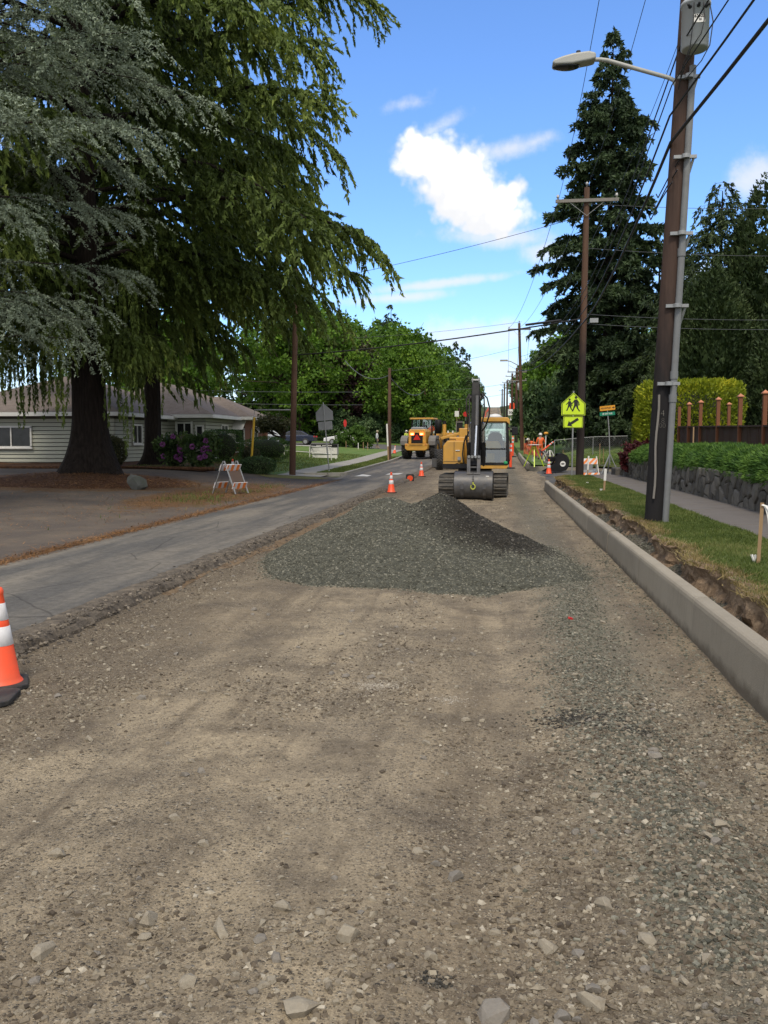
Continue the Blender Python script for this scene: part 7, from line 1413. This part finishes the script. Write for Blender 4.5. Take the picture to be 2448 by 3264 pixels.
# ------------------------------------------------------------------ wheel loader
MAT['fender'] = plain('dusty_grey_fender', (0.15, 0.145, 0.14), 0.8, 0, 0.15, 4, (0.22, 0.2, 0.165), 0.5)
def big_wheel(root, x, y, r, w, face=1):
    wh = empty('wheel', (0, 0, 0)); wh.parent = root
    mb = MB(); mb.lathe([(r * .5, -w / 2), (r * .86, -w / 2), (r * .97, -w * .38), (r, -w * .2), (r, w * .2), (r * .97, w * .38), (r * .86, w / 2), (r * .5, w / 2)], (x, y, r), 30, (1, 0, 0)); mb.build('tyre', MAT['tyre'], wh)
    mb = MB()
    for k in range(22):
        a = 2 * PI * k / 22
        for s in (-1, 1):
            c, d = Vector((x + s * w * .26, y + math.cos(a + s * .07) * r * 1.0, r + math.sin(a + s * .07) * r * 1.0)), Vector((0, math.cos(a), math.sin(a)))
            t = Vector((0, -math.sin(a), math.cos(a))); mb.bar(c + Vector((s * w * .22, 0, 0)) + t * .05, c - Vector((s * w * .26, 0, 0)) - t * .07, .07, .07, d)
    tag(mb.build('tread', MAT['tyre'], wh), kind='stuff')
    mb = MB(); mb.lathe([(0, w * .3), (r * .3, w * .32), (r * .5, w * .45), (r * .52, w * .3), (r * .52, -w * .3), (r * .5, -w * .45), (r * .3, -w * .32), (0, -w * .3)], (x, y, r), 24, (1, 0, 0)); mb.build('rim', MAT['yellow'], wh); return wh
lx_, ly_ = at(1340, 1470, 66).x, 66.0
ld = empty('wheel_loader', (lx_, ly_, float(RZ(66)) + LANE_Z + .02), R(-9), 'yellow wheel loader seen from behind in the asphalt lane, rear lamps lit', 'wheel loader')
for x_ in (-1.0, 1.0): big_wheel(ld, x_ * 1.06, .1, .76, .52); big_wheel(ld, x_ * 1.06 + .35, 2.95, .76, .52)
mb = MB(); mb.prism([(-.66, .62), (.66, .62), (.84, .74), (.86, 1.12), (-.86, 1.12), (-.84, .74)], -1.35, -.75, 'xz'); mb.build('counterweight', MAT['yellow'], ld, bevel=.04)
mb = MB(); mb.box((0, .3, .95), (1.0, 2.2, .7)); mb.build('rear_frame', MAT['black_paint'], ld); mb = MB(); mb.box((0, -1.362, 1.02), (1.15, .02, .16)); pl_ = mb.build('slot_plate', MAT['yellow'], ld)
mb = MB()
for k in range(11): mb.box((-.45 + k * .09, -1.376, 1.02), (.055, .008, .09))
tag(mb.build('plate_marks', MAT['black_ink'], pl_), kind='stuff')
mb = MB(); mb.prism([(-.66, 1.12), (.66, 1.12), (.66, 2.0), (.58, 2.18), (-.58, 2.18), (-.66, 2.0)], -1.05, .55, 'xz'); mb.build('engine_hood', MAT['yellow'], ld, bevel=.06)
mb = MB(); mb.box((0, -1.07, 1.52), (.86, .04, .78)); mb.build('radiator_grille', MAT['black_paint'], ld); mb = MB(); mb.prism([(-.52, 1.98), (.52, 1.98), (.48, 2.26), (.36, 2.34), (-.36, 2.34), (-.48, 2.26)], -1.03, .2, 'xz'); mb.build('hood_top', MAT['sign_back'], ld, bevel=.04)
for s in (-1, 1):
    mb = MB(); mb.box((s * .35, -1.10, 1.83), (.28, .05, .17)); l_ = mb.build('tail_lamp', MAT['lamp_red'], ld, bevel=.02); mb = MB(); mb.box((s * .35, -1.13, 1.81), (.15, .03, .07)); mb.build('lamp_core', MAT['lamp_core'], l_)
    mb = MB(); mb.prism([(-.85, 1.0), (-.78, 1.0), (-.74, 1.40), (.62, 1.50), (.60, 1.62), (.30, 1.72), (-.40, 1.72), (-.74, 1.56), (-.86, 1.30)], s * 1.06 - .27, s * 1.06 + .27, 'yz'); mb.build('fender', MAT['fender'], ld, bevel=.03)
    mb = MB(); mb.box((s * .74, -1.365, 1.03), (.08, .02, .06)); mb.build('reflector', MAT['red'], ld)
mb = MB(); mb.prism([(-.27, 1.40), (.27, 1.40), (.05, 1.78), (-.05, 1.78)], -1.12, -1.10, 'xz'); mb.build('slow_triangle', MAT['red'], ld)
for x_ in (-.78, .78):
    for y_ in (.45, 1.65): mb = MB(); mb.bar((x_, y_, 1.5), (x_ * .95, y_, 2.95), .09); mb.build('cab_pillar', MAT['black_paint'], ld)
mb = MB(); mb.box((0, 1.05, 1.65), (1.5, 1.3, .5)); mb.build('cab_base', MAT['black_paint'], ld, bevel=.03)
for a in ([(-.76, .45, 1.7), (.76, .45, 1.7), (.72, .45, 2.92), (-.72, .45, 2.92)], [(-.76, 1.65, 1.7), (.76, 1.65, 1.7), (.72, 1.65, 2.92), (-.72, 1.65, 2.92)], [(-.76, .45, 1.7), (-.76, 1.65, 1.7), (-.72, 1.65, 2.92), (-.72, .45, 2.92)], [(.76, .45, 1.7), (.76, 1.65, 1.7), (.72, 1.65, 2.92), (.72, .45, 2.92)]): mb = MB(); mb.add(a, [(0, 1, 2, 3)]); mb.build('cab_window', MAT['cab_glass'], ld)
mb = MB(); mb.box((0, 1.15, 2.1), (.55, .2, .8)); mb.box((0, .95, 1.9), (.6, .5, .2)); mb.build('seat', MAT['seat'], ld, bevel=.03)
mb = MB(); mb.prism([(-.92, 2.93), (.92, 2.93), (.88, 3.05), (-.88, 3.05)], .25, 1.85, 'xz'); mb.build('cab_roof', MAT['yellow'], ld, bevel=.03)
mb = MB(); mb.cyl((.25, .1, 2.3), (.25, .1, 2.75), .06, n=10); mb.build('exhaust', MAT['black_paint'], ld)
for s in (-1, 1): mb = MB(); mb.bar((.35 + s * .5, 2.3, 1.9), (.8 + s * .5, 4.6, 1.5), .14, .32, (0, 0, 1)); mb.build('lift_arm', MAT['yellow'], ld)
mb = MB(); mb.box((.35, 2.7, 1.1), (1.2, 1.6, .8)); mb.build('front_frame', MAT['yellow'], ld, bevel=.04)
mb = MB(); mb.prism([(4.5, 1.0), (4.9, .7), (5.7, .9), (5.75, 1.0), (5.0, .95), (4.75, 1.25), (4.8, 1.9), (4.6, 2.0)], -.55, 1.75, 'yz'); mb.build('loader_bucket', MAT['yellow'], ld, bevel=.02)
for k in range(6): mb = MB(); mb.box((-.4 + k * .38, 4.6, 2.05), (.1, .1, .18)); mb.build('bucket_tooth', MAT['white_paint'], ld)
# ------------------------------------------------------------------ grader half hidden behind the excavator
gp = at(1452, 1450, 52); gr = empty('road_grader', (gp.x, 52, float(RZ(52)) + .02), R(6), 'yellow grading machine half hidden between loader and excavator', 'grader')
GZ = lambda py: at(1450, py, 52).z - gr.location.z
for x_, mat in ((-.66, None), (.62, None)):
    mb = MB(); mb.cyl((x_, 0, GZ(1400)), (x_, 0, GZ(1352)), .11, n=14); mb.build('lift_cylinder', MAT['yellow'], gr); mb = MB(); mb.cyl((x_, 0, GZ(1352)), (x_, 0, GZ(1341)), .115, n=14); mb.build('cylinder_cap', MAT['black_paint'], gr)
mb = MB(); mb.lathe([(0, 0), (.2, 0), (.2, .78), (.16, .82), (0, .82)], (-1.0, .3, GZ(1382)), 18); mb.build('air_cleaner', MAT['black_paint'], gr)
mb = MB(); mb.box((.25, .4, GZ(1358)), (.36, .3, .6)); mb.build('exhaust_box', MAT['black_paint'], gr, bevel=.02); mb = MB(); mb.box((.25, .24, GZ(1345)), (.42, .04, .05)); mb.box((.05, .24, GZ(1358)), (.04, .04, .6)); mb.build('exhaust_frame', MAT['arm'], gr)
mb = MB(); mb.bar((-.9, -.4, GZ(1398)), (.8, .2, GZ(1374)), .18, .16, (0, 0, 1)); mb.build('main_beam', MAT['yellow'], gr, bevel=.03); mb = MB(); mb.prism([(-.6, .5), (-.1, .5), (-.1, GZ(1404)), (-.6, GZ(1408))], -.3, .4, 'xz'); mb.build('side_tank', MAT['yellow'], gr, bevel=.04)
mb = MB(); mb.box((.45, .1, GZ(1398)), (.5, .5, 1.2)); mb.build('cab_base', MAT['yellow'], gr, bevel=.03); mb = MB(); mb.box((.2, 1.6, 1.0), (1.2, 2.6, .9)); mb.build('engine_body', MAT['yellow'], gr, bevel=.05)
for x_ in (-.95, 1.0):
    for y_ in (-.5, 1.2, 2.4): big_wheel(gr, x_, y_, .55, .35)
mb = MB(); mb.bar((-1.4, -.9, .4), (1.4, -.6, .4), .08, .5, (0, 0, 1)); mb.build('blade', MAT['steel'], gr)
mb = MB(); mb.box((-.62, -.3, GZ(1400)), (.2, .05, .4), (.1, 0, .1)); mb.build('mirror', MAT['black_paint'], gr, bevel=.03)
# ------------------------------------------------------------------ concrete mixer behind the cab
MAT['truck_white'] = plain('truck_white', (.62, .70, .66), .35, 0, .05, 2, (.4, .4, .36), .3)
mx_ = empty('mixer_truck', (at(1577, 1400, 104).x, 104, float(RZ(104))), 0, 'pale concrete mixer truck seen through the excavator cab', 'truck')
mb = MB(); mb.prism([(-1.15, .9), (1.15, .9), (1.15, 2.2), (1.02, 2.95), (-1.02, 2.95), (-1.15, 2.2)], 0, 1.9, 'xz'); mb.build('cab', MAT['truck_white'], mx_, bevel=.08, seg=3)
mb = MB(); mb.add([(-1.0, -.012, 1.95), (1.0, -.012, 1.95), (.92, -.012, 2.68), (-.92, -.012, 2.68)], [(0, 1, 2, 3)]); mb.build('windscreen', glass('teal_windscreen', (.02, .07, .065)), mx_); mb = MB(); mb.box((0, -.7, 1.35), (1.7, 1.4, .95)); mb.build('bonnet', MAT['truck_white'], mx_, bevel=.1, seg=3); mb = MB(); mb.box((0, -1.42, 1.3), (1.1, .05, .7)); mb.build('grille', MAT['steel'], mx_); mb = MB(); mb.box((0, -1.45, .72), (2.2, .2, .3)); mb.build('bumper', MAT['chrome'], mx_, bevel=.03)
for s in (-1, 1):
    mb = MB(); mb.box((s * .85, -1.40, 1.2), (.3, .08, .2)); mb.build('headlamp', MAT['reflective'], mx_, bevel=.02); mb = MB(); mb.box((s * 1.42, .1, 2.2), (.2, .12, .6)); mb.build('mirror', MAT['truck_white'], mx_, bevel=.02)
    for y_ in (-.9, 3.6, 4.9): mb = MB(); mb.lathe([(.3, -.15), (.5, -.15), (.52, 0), (.5, .15), (.3, .15), (0, .1)], (s * 1.05, y_, .52), 20, (1, 0, 0)); mb.build('wheel', MAT['tyre'], mx_)
mb = MB(); mb.box((0, 3.4, .95), (1.0, 6.5, .3)); mb.build('chassis', MAT['black_paint'], mx_); mb = MB(); mb.lathe([(.55, 0), (1.0, .6), (1.22, 1.8), (1.2, 3.0), (.9, 4.2), (.5, 4.8)], (0, 1.9, 2.0), 28, (0, 1, .22)); mb.build('mixer_drum', MAT['white_paint'], mx_); mb = MB(); mb.box((0, 6.6, 3.2), (1.2, .5, 1.2)); mb.build('hopper', MAT['truck_white'], mx_)
# ------------------------------------------------------------------ cars
def car(label, loc, rz, paint, kind='sedan', L_=4.7, W=1.82):
    root = empty('parked_car', loc, rz, label, 'car', 'parked cars'); h = {'sedan': 1.45, 'suv': 1.78}[kind]; b = .42 if kind == 'sedan' else .55
    if kind == 'sedan': low = [(-2.33, .35), (-2.30, .62), (-2.1, .78), (-1.05, .92), (1.45, .96), (2.2, .93), (2.34, .72), (2.30, .35)]; top = [(-1.1, .92), (-.35, 1.38), (.35, 1.45), (1.0, 1.40), (1.85, .97)]
    else: low = [(-2.33, .45), (-2.32, .85), (-2.15, 1.02), (-1.05, 1.12), (2.2, 1.14), (2.33, 1.0), (2.33, .45)]; top = [(-1.15, 1.12), (-.55, 1.68), (.2, 1.78), (1.9, 1.76), (2.22, 1.14)]
    sc_ = L_ / 4.7; low = [(a * sc_, z) for a, z in low]; top = [(a * sc_, z) for a, z in top]
    mb = MB(); mb.prism(low, -W / 2, W / 2, 'xz'); body = mb.build('body', MAT[paint], root, bevel=.07, seg=3)
    mb = MB(); n = len(top); vs = [(a, s * (W / 2 - .06 - .22 * (z - top[0][1]) / (h - top[0][1])), z) for s in (-1, 1) for a, z in top]; mb.add(vs, [tuple(range(n)), tuple(range(n, 2 * n))[::-1]] + [(i, i + n, i + n + 1, i + 1) for i in range(n - 1)]); mb.build('roof', MAT[paint], root, bevel=.04)
    cx, cz = sum(a for a, _ in top) / n, sum(z for _, z in top) / n
    for s in (-1, 1):
        q = [(cx + (a - cx) * .86, cz + (z - cz) * .74) for a, z in top]; mb = MB(); mb.add([(a, s * (W / 2 - .045 - .22 * (z - top[0][1]) / (h - top[0][1])), z) for a, z in q], [tuple(range(n)) if s < 0 else tuple(range(n))[::-1]]); mb.build('side_window', MAT['glass_dark'], root)
        for a in (-1.42 * sc_, 1.42 * sc_):
            wh = empty('wheel', (0, 0, 0)); wh.parent = root; r = .33 if kind == 'sedan' else .39; mb = MB(); mb.lathe([(r * .6, -.1), (r * .95, -.1), (r, 0), (r * .95, .1), (r * .6, .1)], (a, s * (W / 2 - .08), r), 20, (0, 1, 0)); mb.build('tyre', MAT['tyre'], wh); mb = MB(); mb.lathe([(0, -.09), (r * .62, -.085), (r * .62, .085), (0, .09)], (a, s * (W / 2 - .08), r), 12, (0, 1, 0), False); mb.build('rim', MAT['galv'], wh)
        mb = MB(); mb.box((2.28 * sc_, s * .68, .82 if kind == 'sedan' else 1.0), (.12, .36, .16)); mb.build('tail_lamp', MAT['red'], root, bevel=.03); mb = MB(); mb.box((-2.24 * sc_, s * .66, .66 if kind == 'sedan' else .88), (.14, .36, .13)); mb.build('headlamp', MAT['reflective'], root, bevel=.03)
    for i, j, nm in ((0, 1, 'windscreen'), (n - 2, n - 1, 'rear_window')):
        (a0, z0_), (a1, z1_) = top[i], top[j]; f = lambda t, s: (a0 + (a1 - a0) * t + (-.012 if i == 0 else .012), s * (W / 2 - .16 - .2 * ((z0_ + (z1_ - z0_) * t) - top[0][1]) / (h - top[0][1])), z0_ + (z1_ - z0_) * t + .014)
        mb = MB(); mb.add([f(.12, -1), f(.12, 1), f(.9, 1), f(.9, -1)], [(0, 1, 2, 3)] if i else [(3, 2, 1, 0)]); mb.build(nm, MAT['glass_dark'], root)
    return root
MAT['car_navy'] = plain('navy_car_paint', (.035, .042, .07), .25, .3, .05); MAT['car_white'] = plain('white_car_paint', (.66, .66, .66), .25, 0, .03); MAT['car_silver'] = plain('silver_car_paint', (.38, .40, .42), .3, .4, .05); MAT['car_blue'] = plain('blue_white_van_paint', (.10, .18, .36), .3, 0, .2)
def car_at(label, px, py, y, rz, paint, kind='sedan', **k): p = at(px, py, y); return car(label, (p.x, y, max(p.z, float(TZ(p.x, y)))), rz, paint, kind, **k)
car_at('dark blue saloon parked in the street behind the notice board', 935, 1421, 88.5, 0.02, 'car_navy'); car_at('silver car whose nose shows behind the leaning tree', 868, 1420, 90.5, PI, 'car_silver'); car_at('white car with its nose behind the loose bright bush', 1108, 1421, 88.5, .02, 'car_white')
SV = car_at('white off-road car standing on the bank behind the third right pole', 1668, 1378, 150, .12, 'car_white', 'suv'); SV.location.z = at(1668, 1379, 150).z
for q in (0,):
    p = at(1676, 1382, 152); mb = MB(); mb.box((0, 0, -2.0), (12, 7, 4.0)); o = mb.build('side_bank', MAT['lawn2'], loc=(p.x + 1.5, 152, SV.location.z)); tag(o, kind='structure')
c = car('blue and white vehicle of which a corner shows between pole and fence', (at(2150, 1440, 34.5).x + 1.9, 34.0, 1.12), .35, 'car_blue', 'sedan'); c.location.z = .45
# ------------------------------------------------------------------ people
def person(label, loc, rz, pose, cols, hat=None, h=1.75):
    """one continuous body grown over a jointed skeleton; pose gives the joints"""
    J = dict(pelvis=(0, 0, .95), chest=(0, 0, 1.28), neck=(0, -.01, 1.47), head=(0, -.02, 1.60), crown=(0, -.02, 1.70))
    for s, k in ((-1, 'l'), (1, 'r')): J.update({'hip' + k: (s * .10, 0, .92), 'knee' + k: (s * .11, -.02, .50), 'ankle' + k: (s * .11, .02, .09), 'toe' + k: (s * .12, -.15, .04), 'sh' + k: (s * .18, 0, 1.40), 'el' + k: (s * .25, .02, 1.12), 'wr' + k: (s * .25, -.06, .88), 'palm' + k: (s * .25, -.08, .81)})
    J.update(pose); rad = dict(pelvis=.155, chest=.165, neck=.06, head=.098, crown=.075, hip=.10, knee=.062, ankle=.045, toe=.045, sh=.075, el=.046, wr=.03, palm=.038)
    E = [('pelvis', 'chest'), ('chest', 'neck'), ('neck', 'head'), ('head', 'crown')]
    for k in 'lr': E += [('pelvis', 'hip' + k), ('hip' + k, 'knee' + k), ('knee' + k, 'ankle' + k), ('ankle' + k, 'toe' + k), ('chest', 'sh' + k), ('sh' + k, 'el' + k), ('el' + k, 'wr' + k), ('wr' + k, 'palm' + k)]
    names = list(J); V = [Vector(J[n_]) for n_ in names]; RR = [rad.get(n_, rad.get(n_[:-1], .05)) for n_ in names]; ED = [(names.index(a), names.index(b)) for a, b in E]
    for k, s in (('l', -1), ('r', 1)):                     # five fingers, the thumb from the side of the palm
        p, w = Vector(J['palm' + k]), Vector(J['wr' + k]); d = (p - w).normalized(); u, v = frame(d); pi_ = names.index('palm' + k)
        for f in range(4):
            b0 = len(V); o_ = u * (.024 - .016 * f); ln = (.07, .078, .073, .058)[f]; V += [p + d * .03 + o_, p + d * (.03 + ln * .55) + o_ + v * .012, p + d * (.03 + ln) + o_ + v * .035]; RR += [.010, .009, .008]; ED += [(pi_, b0), (b0, b0 + 1), (b0 + 1, b0 + 2)]
        b0 = len(V); V += [p - d * .01 + u * .045 + v * .01, p + d * .03 + u * .06 + v * .03]; RR += [.011, .009]; ED += [(pi_, b0), (b0, b0 + 1)]
    me = bpy.data.meshes.new('body'); me.from_pydata([tuple(q * (h / 1.75)) for q in V], ED, []); tmp = bpy.data.objects.new('body_tmp', me); COL.objects.link(tmp); m = tmp.modifiers.new('skin', 'SKIN'); m.use_smooth_shade = True
    for q, r_ in zip(me.skin_vertices[0].data, RR): q.radius = (r_ * h / 1.75, r_ * h / 1.75)
    me.skin_vertices[0].data[0].use_root = True; sub = tmp.modifiers.new('sub', 'SUBSURF'); sub.levels = sub.render_levels = 1
    bpy.context.view_layer.update(); dg = bpy.context.evaluated_depsgraph_get(); bm_ = bpy.data.meshes.new_from_object(tmp.evaluated_get(dg)); bpy.data.objects.remove(tmp)
    root = empty('person', loc, rz, label, 'person', 'people on the street'); o = mesh_obj('body', bm_, None, root); bm_.materials.clear()
    for c_ in cols: bm_.materials.append(MAT[c_])
    jn = [(Vector(J[n_]) * (h / 1.75), n_) for n_ in names]
    zone = lambda n_: 0 if n_[:4] in ('neck', 'head', 'crow', 'palm') or n_[:2] in ('wr',) else 1 if n_[:5] in ('chest',) or n_[:2] in ('sh', 'el') else 3 if n_[:4] in ('ankl', 'toel', 'toer') else 2
    segs = [(Vector(J[a]) * (h / 1.75), Vector(J[b_]) * (h / 1.75), a, b_) for a, b_ in E]
    for p in bm_.polygons:
        best = min(segs, key=lambda s_: (p.center - (s_[0] + (s_[1] - s_[0]) * max(0, min(1, (p.center - s_[0]).dot(s_[1] - s_[0]) / max(1e-6, (s_[1] - s_[0]).length_squared))))).length); a, b_ = best[2], best[3]
        t = (p.center - best[0]).dot(best[1] - best[0]) / max(1e-6, (best[1] - best[0]).length_squared); p.material_index = zone(b_ if t > .5 else a); p.use_smooth = True
    hd = Vector(J['head']) * (h / 1.75); fd = Vector((0, -1, 0))
    if hat: mb = MB(); mb.lathe([(.125, .0), (.118, .01), (.112, .05), (.09, .10), (.04, .125), (0, .13)], hd + Vector((0, 0, .045)), 16); mb.prism([(-.09, -.09), (-.06, -.19), (.06, -.19), (.09, -.09)], hd.z + .045, hd.z + .058, 'xy', Matrix.Translation((hd.x, hd.y, 0))); mb.build('hat', MAT[hat], root)
    mb = MB(); mb.ball(hd + Vector((0, .015, .03)), (.103, .10, .10), 12, 8); mb.build('hair', MAT['hair'], root)
    mb = MB(); mb.ball(hd + Vector((0, -.105, -.01)), (.014, .022, .022), 6, 5); mb.build('nose', MAT['skin'], root)
    for s in (-1, 1): mb = MB(); mb.ball(hd + Vector((s * .036, -.092, .02)), (.012, .008, .008), 6, 5); mb.build('eye', MAT['black_ink'], root); mb = MB(); mb.ball(hd + Vector((s * .10, .0, 0)), (.012, .022, .032), 6, 5); mb.build('ear', MAT['skin'], root)
    mb = MB(); mb.box(hd + Vector((0, -.093, -.05)), (.05, .01, .01)); mb.build('mouth', plain('lips', (.25, .10, .08), .6), root); return root
MAT['skin'] = plain('skin', (.40, .24, .17), .6, 0, .08); MAT['hair'] = plain('grey_hair', (.16, .14, .12), .8); MAT['shirt_white'] = plain('pale_shirt', (.52, .55, .57), .8, 0, .1); MAT['shorts'] = plain('grey_shorts', (.13, .13, .125), .85, 0, .1); MAT['shoes'] = plain('brown_shoes', (.10, .06, .04), .8); MAT['vest'] = plain('orange_vest', (.80, .14, .03), .7, 0, .1); MAT['vest_lime'] = plain('lime_vest', (.45, .55, .06), .7, 0, .1); MAT['trousers'] = plain('dark_trousers', (.03, .035, .045), .85, 0, .15); MAT['hardhat'] = plain('white_hardhat', (.62, .61, .58), .4, 0, .05); MAT['cap_tan'] = plain('tan_cap', (.36, .30, .2), .8)
walk_p = dict(kneel=(-.10, -.06, .5), anklel=(-.10, -.10, .09), toel=(-.10, -.26, .05), kneer=(.10, -.02, .5), ankler=(.10, .12, .10), toer=(.10, -.03, .04), elr=(.24, .07, 1.13), wrr=(.22, -.05, .95), palmr=(.20, -.10, .90))
p = at(1202, 1441, 84); person('older man in a white shirt and grey shorts walking by the lawn', (p.x, 84, float(TZ(p.x, 84)) + .04), R(95), walk_p, ['skin', 'shirt_white', 'shorts', 'skin'], 'cap_tan', 1.72)
p = at(1295, 1425, 92); person('worker in a lime vest and white hard hat left of the loader', (p.x, 92, float(TZ(p.x, 92)) + .03), R(40), {}, ['skin', 'vest_lime', 'trousers', 'shoes'], 'hardhat')
RB = lambda x, y: float(TZ(x, y)) + .03
p = at(1679, 1420, 84); person('worker in a yellow-orange vest standing right of the third pole', (p.x, 84, at(1679, 1433, 84).z), R(170), {}, ['skin', 'vest_lime', 'trousers', 'shoes'], 'hardhat')
bend = dict(pelvis=(0, .05, .90), chest=(0, -.28, 1.10), neck=(0, -.46, 1.16), head=(0, -.55, 1.22), crown=(0, -.62, 1.27), shl=(-.18, -.38, 1.12), shr=(.18, -.38, 1.12), ell=(-.22, -.44, .84), elr=(.22, -.44, .84), wrl=(-.16, -.52, .60), wrr=(.16, -.52, .60), palml=(-.14, -.54, .54), palmr=(.14, -.54, .54))
p = at(1707, 1440, 62); person('worker in an orange vest bending over behind the orange netting', (p.x, 62, RB(p.x, 62)), R(-70), bend, ['skin', 'vest', 'trousers', 'shoes'], 'hardhat')
p = at(1722, 1440, 60); person('worker in bright orange facing away beside the survey pole', (p.x, 60, RB(p.x, 60)), R(180), dict(ell=(-.30, -.05, 1.14), wrl=(-.26, -.24, 1.05), palml=(-.22, -.30, 1.05)), ['skin', 'vest', 'vest', 'shoes'], 'hardhat')
# ------------------------------------------------------------------ survey gear and small plant on the corner
def tripod(label, px, py, y, h, spread, plate=True):
    p = at(px, py, y); root = empty('survey_tripod', p, .3, label, 'tripod', 'survey tripods')
    for k in range(3):
        a = k * 2.1 + .2; b_ = Vector((spread * math.cos(a), spread * math.sin(a), 0)); t_ = Vector((.07 * math.cos(a), .07 * math.sin(a), h)); mb = MB(); mb.bar(b_, b_ + (t_ - b_) * .6, .045, .03); mb.build('leg', MAT['lime'], root); mb = MB(); mb.bar(b_ + (t_ - b_) * .55, t_, .05, .05); mb.build('leg_slide', MAT['white_paint'] if not plate else MAT['lime'], root)
    mb = MB(); mb.cyl((0, 0, h), (0, 0, h + .05), .10, n=12); mb.build('head', MAT['black_paint'], root)
    if plate: mb = MB(); mb.lathe([(0, .05), (.38, .06), (.40, .08), (.2, .10), (0, .10)], (0, 0, h), 20); mb.build('plate', MAT['white_paint'], root)
    return root
tripod('lime survey tripod with a white plate in front of the orange netting', 1702, 1488, 49, 1.12, .62); tripod('second lime survey tripod folded low beside the black bucket', 1752, 1475, 53, .75, .5, False)
p = at(1737, 1440, 55); sp = empty('survey_pole', p, 0, 'white survey pole with a round yellow receiver on top', 'survey pole'); hh = at(1741, 1385, 55).z - p.z; mb = MB(); mb.cyl((0, 0, -.2), (.05, 0, hh), .03, n=8); mb.build('pole', MAT['white_paint'], sp); mb = MB(); mb.lathe([(0, 0), (.10, .01), (.14, .05), (.14, .09), (.09, .15), (0, .16)], (.05, 0, hh), 16); mb.build('receiver', MAT['amber_sign'], sp)
nt_ = empty('orange_netting', (0, 0, 0), 0, 'bundle of orange safety netting stretched between stakes near the workers', 'netting'); pa, pc = at(1670, 1448, 57), at(1716, 1455, 55)
for k in range(4): q = pa + (pc - pa) * k / 3; mb = MB(); mb.box((q.x, q.y, q.z + .5), (.05, .05, 1.15)); mb.build('stake', MAT['timber'], nt_)
mb = MB()
for j in range(12):
    pts = [pa + (pc - pa) * f + Vector((0, -.06 - .05 * math.sin(f * 9 + j), .05 + j * .062 + .05 * math.sin(f * 14 + j * .4))) for f in np.linspace(0, 1, 16)]; mb.tube(pts, .006, 4)
for i in range(26): f = i / 25; q = pa + (pc - pa) * f; mb.tube([q + Vector((0, -.08 - .05 * math.sin(f * 9 + j), .03 + j * .068)) for j in range(11)], .007, 4)
tag(mb.build('net', MAT['orange'], nt_), kind='stuff')
fen = empty('orange_netting', (0, 0, 0), 0, 'line of orange netting along the left edge of the hill road', 'netting'); mb = MB()
for k in range(16):
    y_ = 150 + k * 14; mb.box((-3.2 + .2 * math.sin(k), y_, float(RZ(y_)) + .55), (.12, 13.5, .9), (0, 0, 0))
o = mb.build('net', MAT['orange'], fen); tag(o, kind='stuff')
for k in range(3): mb = MB(); mb.box((-3.2, 160 + k * 70, float(RZ(160 + k * 70)) + .5), (.15, .15, 1.3)); mb.build('stake', MAT['timber'], fen)
p = at(1795, 1499, 46.6); bk2 = empty('spare_bucket', (p.x, 46.6, float(TZ(4, 46.0)) + .03), R(4), 'spare black excavator bucket with a white emblem standing on the street corner', 'bucket'); bk2.scale = (1.2, 1.2, 1.2)
prof = [(-.85, .0), (-.1, 0.0), (.12, .06), (.24, .22), (.26, .5), (.16, .70), (-.05, .80), (-.22, .78), (-.30, .66), (-.36, .42), (-.55, .18)]
mb = MB(); mb.prism(prof, -.02, .0, 'xz'); mb.build('side_plate', MAT['black_paint'], bk2); mb = MB(); mb.prism(prof, .7, .72, 'xz'); mb.build('side_plate', MAT['black_paint'], bk2)
shell = prof[:8]; mb = MB(); mb.add([(a, y_, z) for y_ in (0, .7) for a, z in shell], [(i, i + 1, i + 9, i + 8) for i in range(7)], True); mb.build('shell', MAT['black_paint'], bk2)
mb = MB(); mb.lathe([(0, 0), (.12, 0)], (-.02, -.023, .34), 16, (0, -1, 0)); o = mb.build('emblem', MAT['white_paint'], bk2); mb = MB(); mb.lathe([(0, 0), (.055, 0)], (0, 0, 0), 12, (0, -1, 0)); q = mb.build('emblem_mark', MAT['black_ink'], o, loc=(-.02, -.026, .34)); q.scale = (1.4, 1, .6)
p = at(1760, 1490, 47); pc_ = empty('plate_compactor', (p.x, 47, float(TZ(3.2, 47)) + .03), .3, 'small black and amber engine-driven machine between cone and black bucket', 'compactor')
mb = MB(); mb.box((0, 0, .42), (.42, .35, .26)); mb.build('engine', MAT['black_paint'], pc_, bevel=.04); mb = MB(); mb.box((.42, .05, .22), (.45, .4, .22)); mb.build('tank', MAT['amber_sign'], pc_, bevel=.06); mb = MB(); mb.box((.15, 0, .05), (.9, .5, .05)); mb.build('plate', MAT['steel'], pc_, bevel=.01); mb = MB(); mb.tube([(-.2, -.2, .3), (-.5, -.2, .85), (-.5, .2, .85), (-.2, .2, .3)], .018, 6); mb.build('handle', MAT['black_paint'], pc_)
pp = at(1715, 1458, 56); wk = empty('saw_horse', (pp.x, 56, RB(pp.x, 56)), .2, 'low work stand with pale legs in front of the bending worker', 'work stand')
for s in (-1, 1):
    for q in (-.2, .2): mb = MB(); mb.bar((s * .35, q, 0), (s * .28, 0, .75), .05); mb.build('leg', MAT['white_paint'], wk)
mb = MB(); mb.box((0, 0, .77), (.8, .12, .06)); mb.build('top', MAT['timber'], wk)
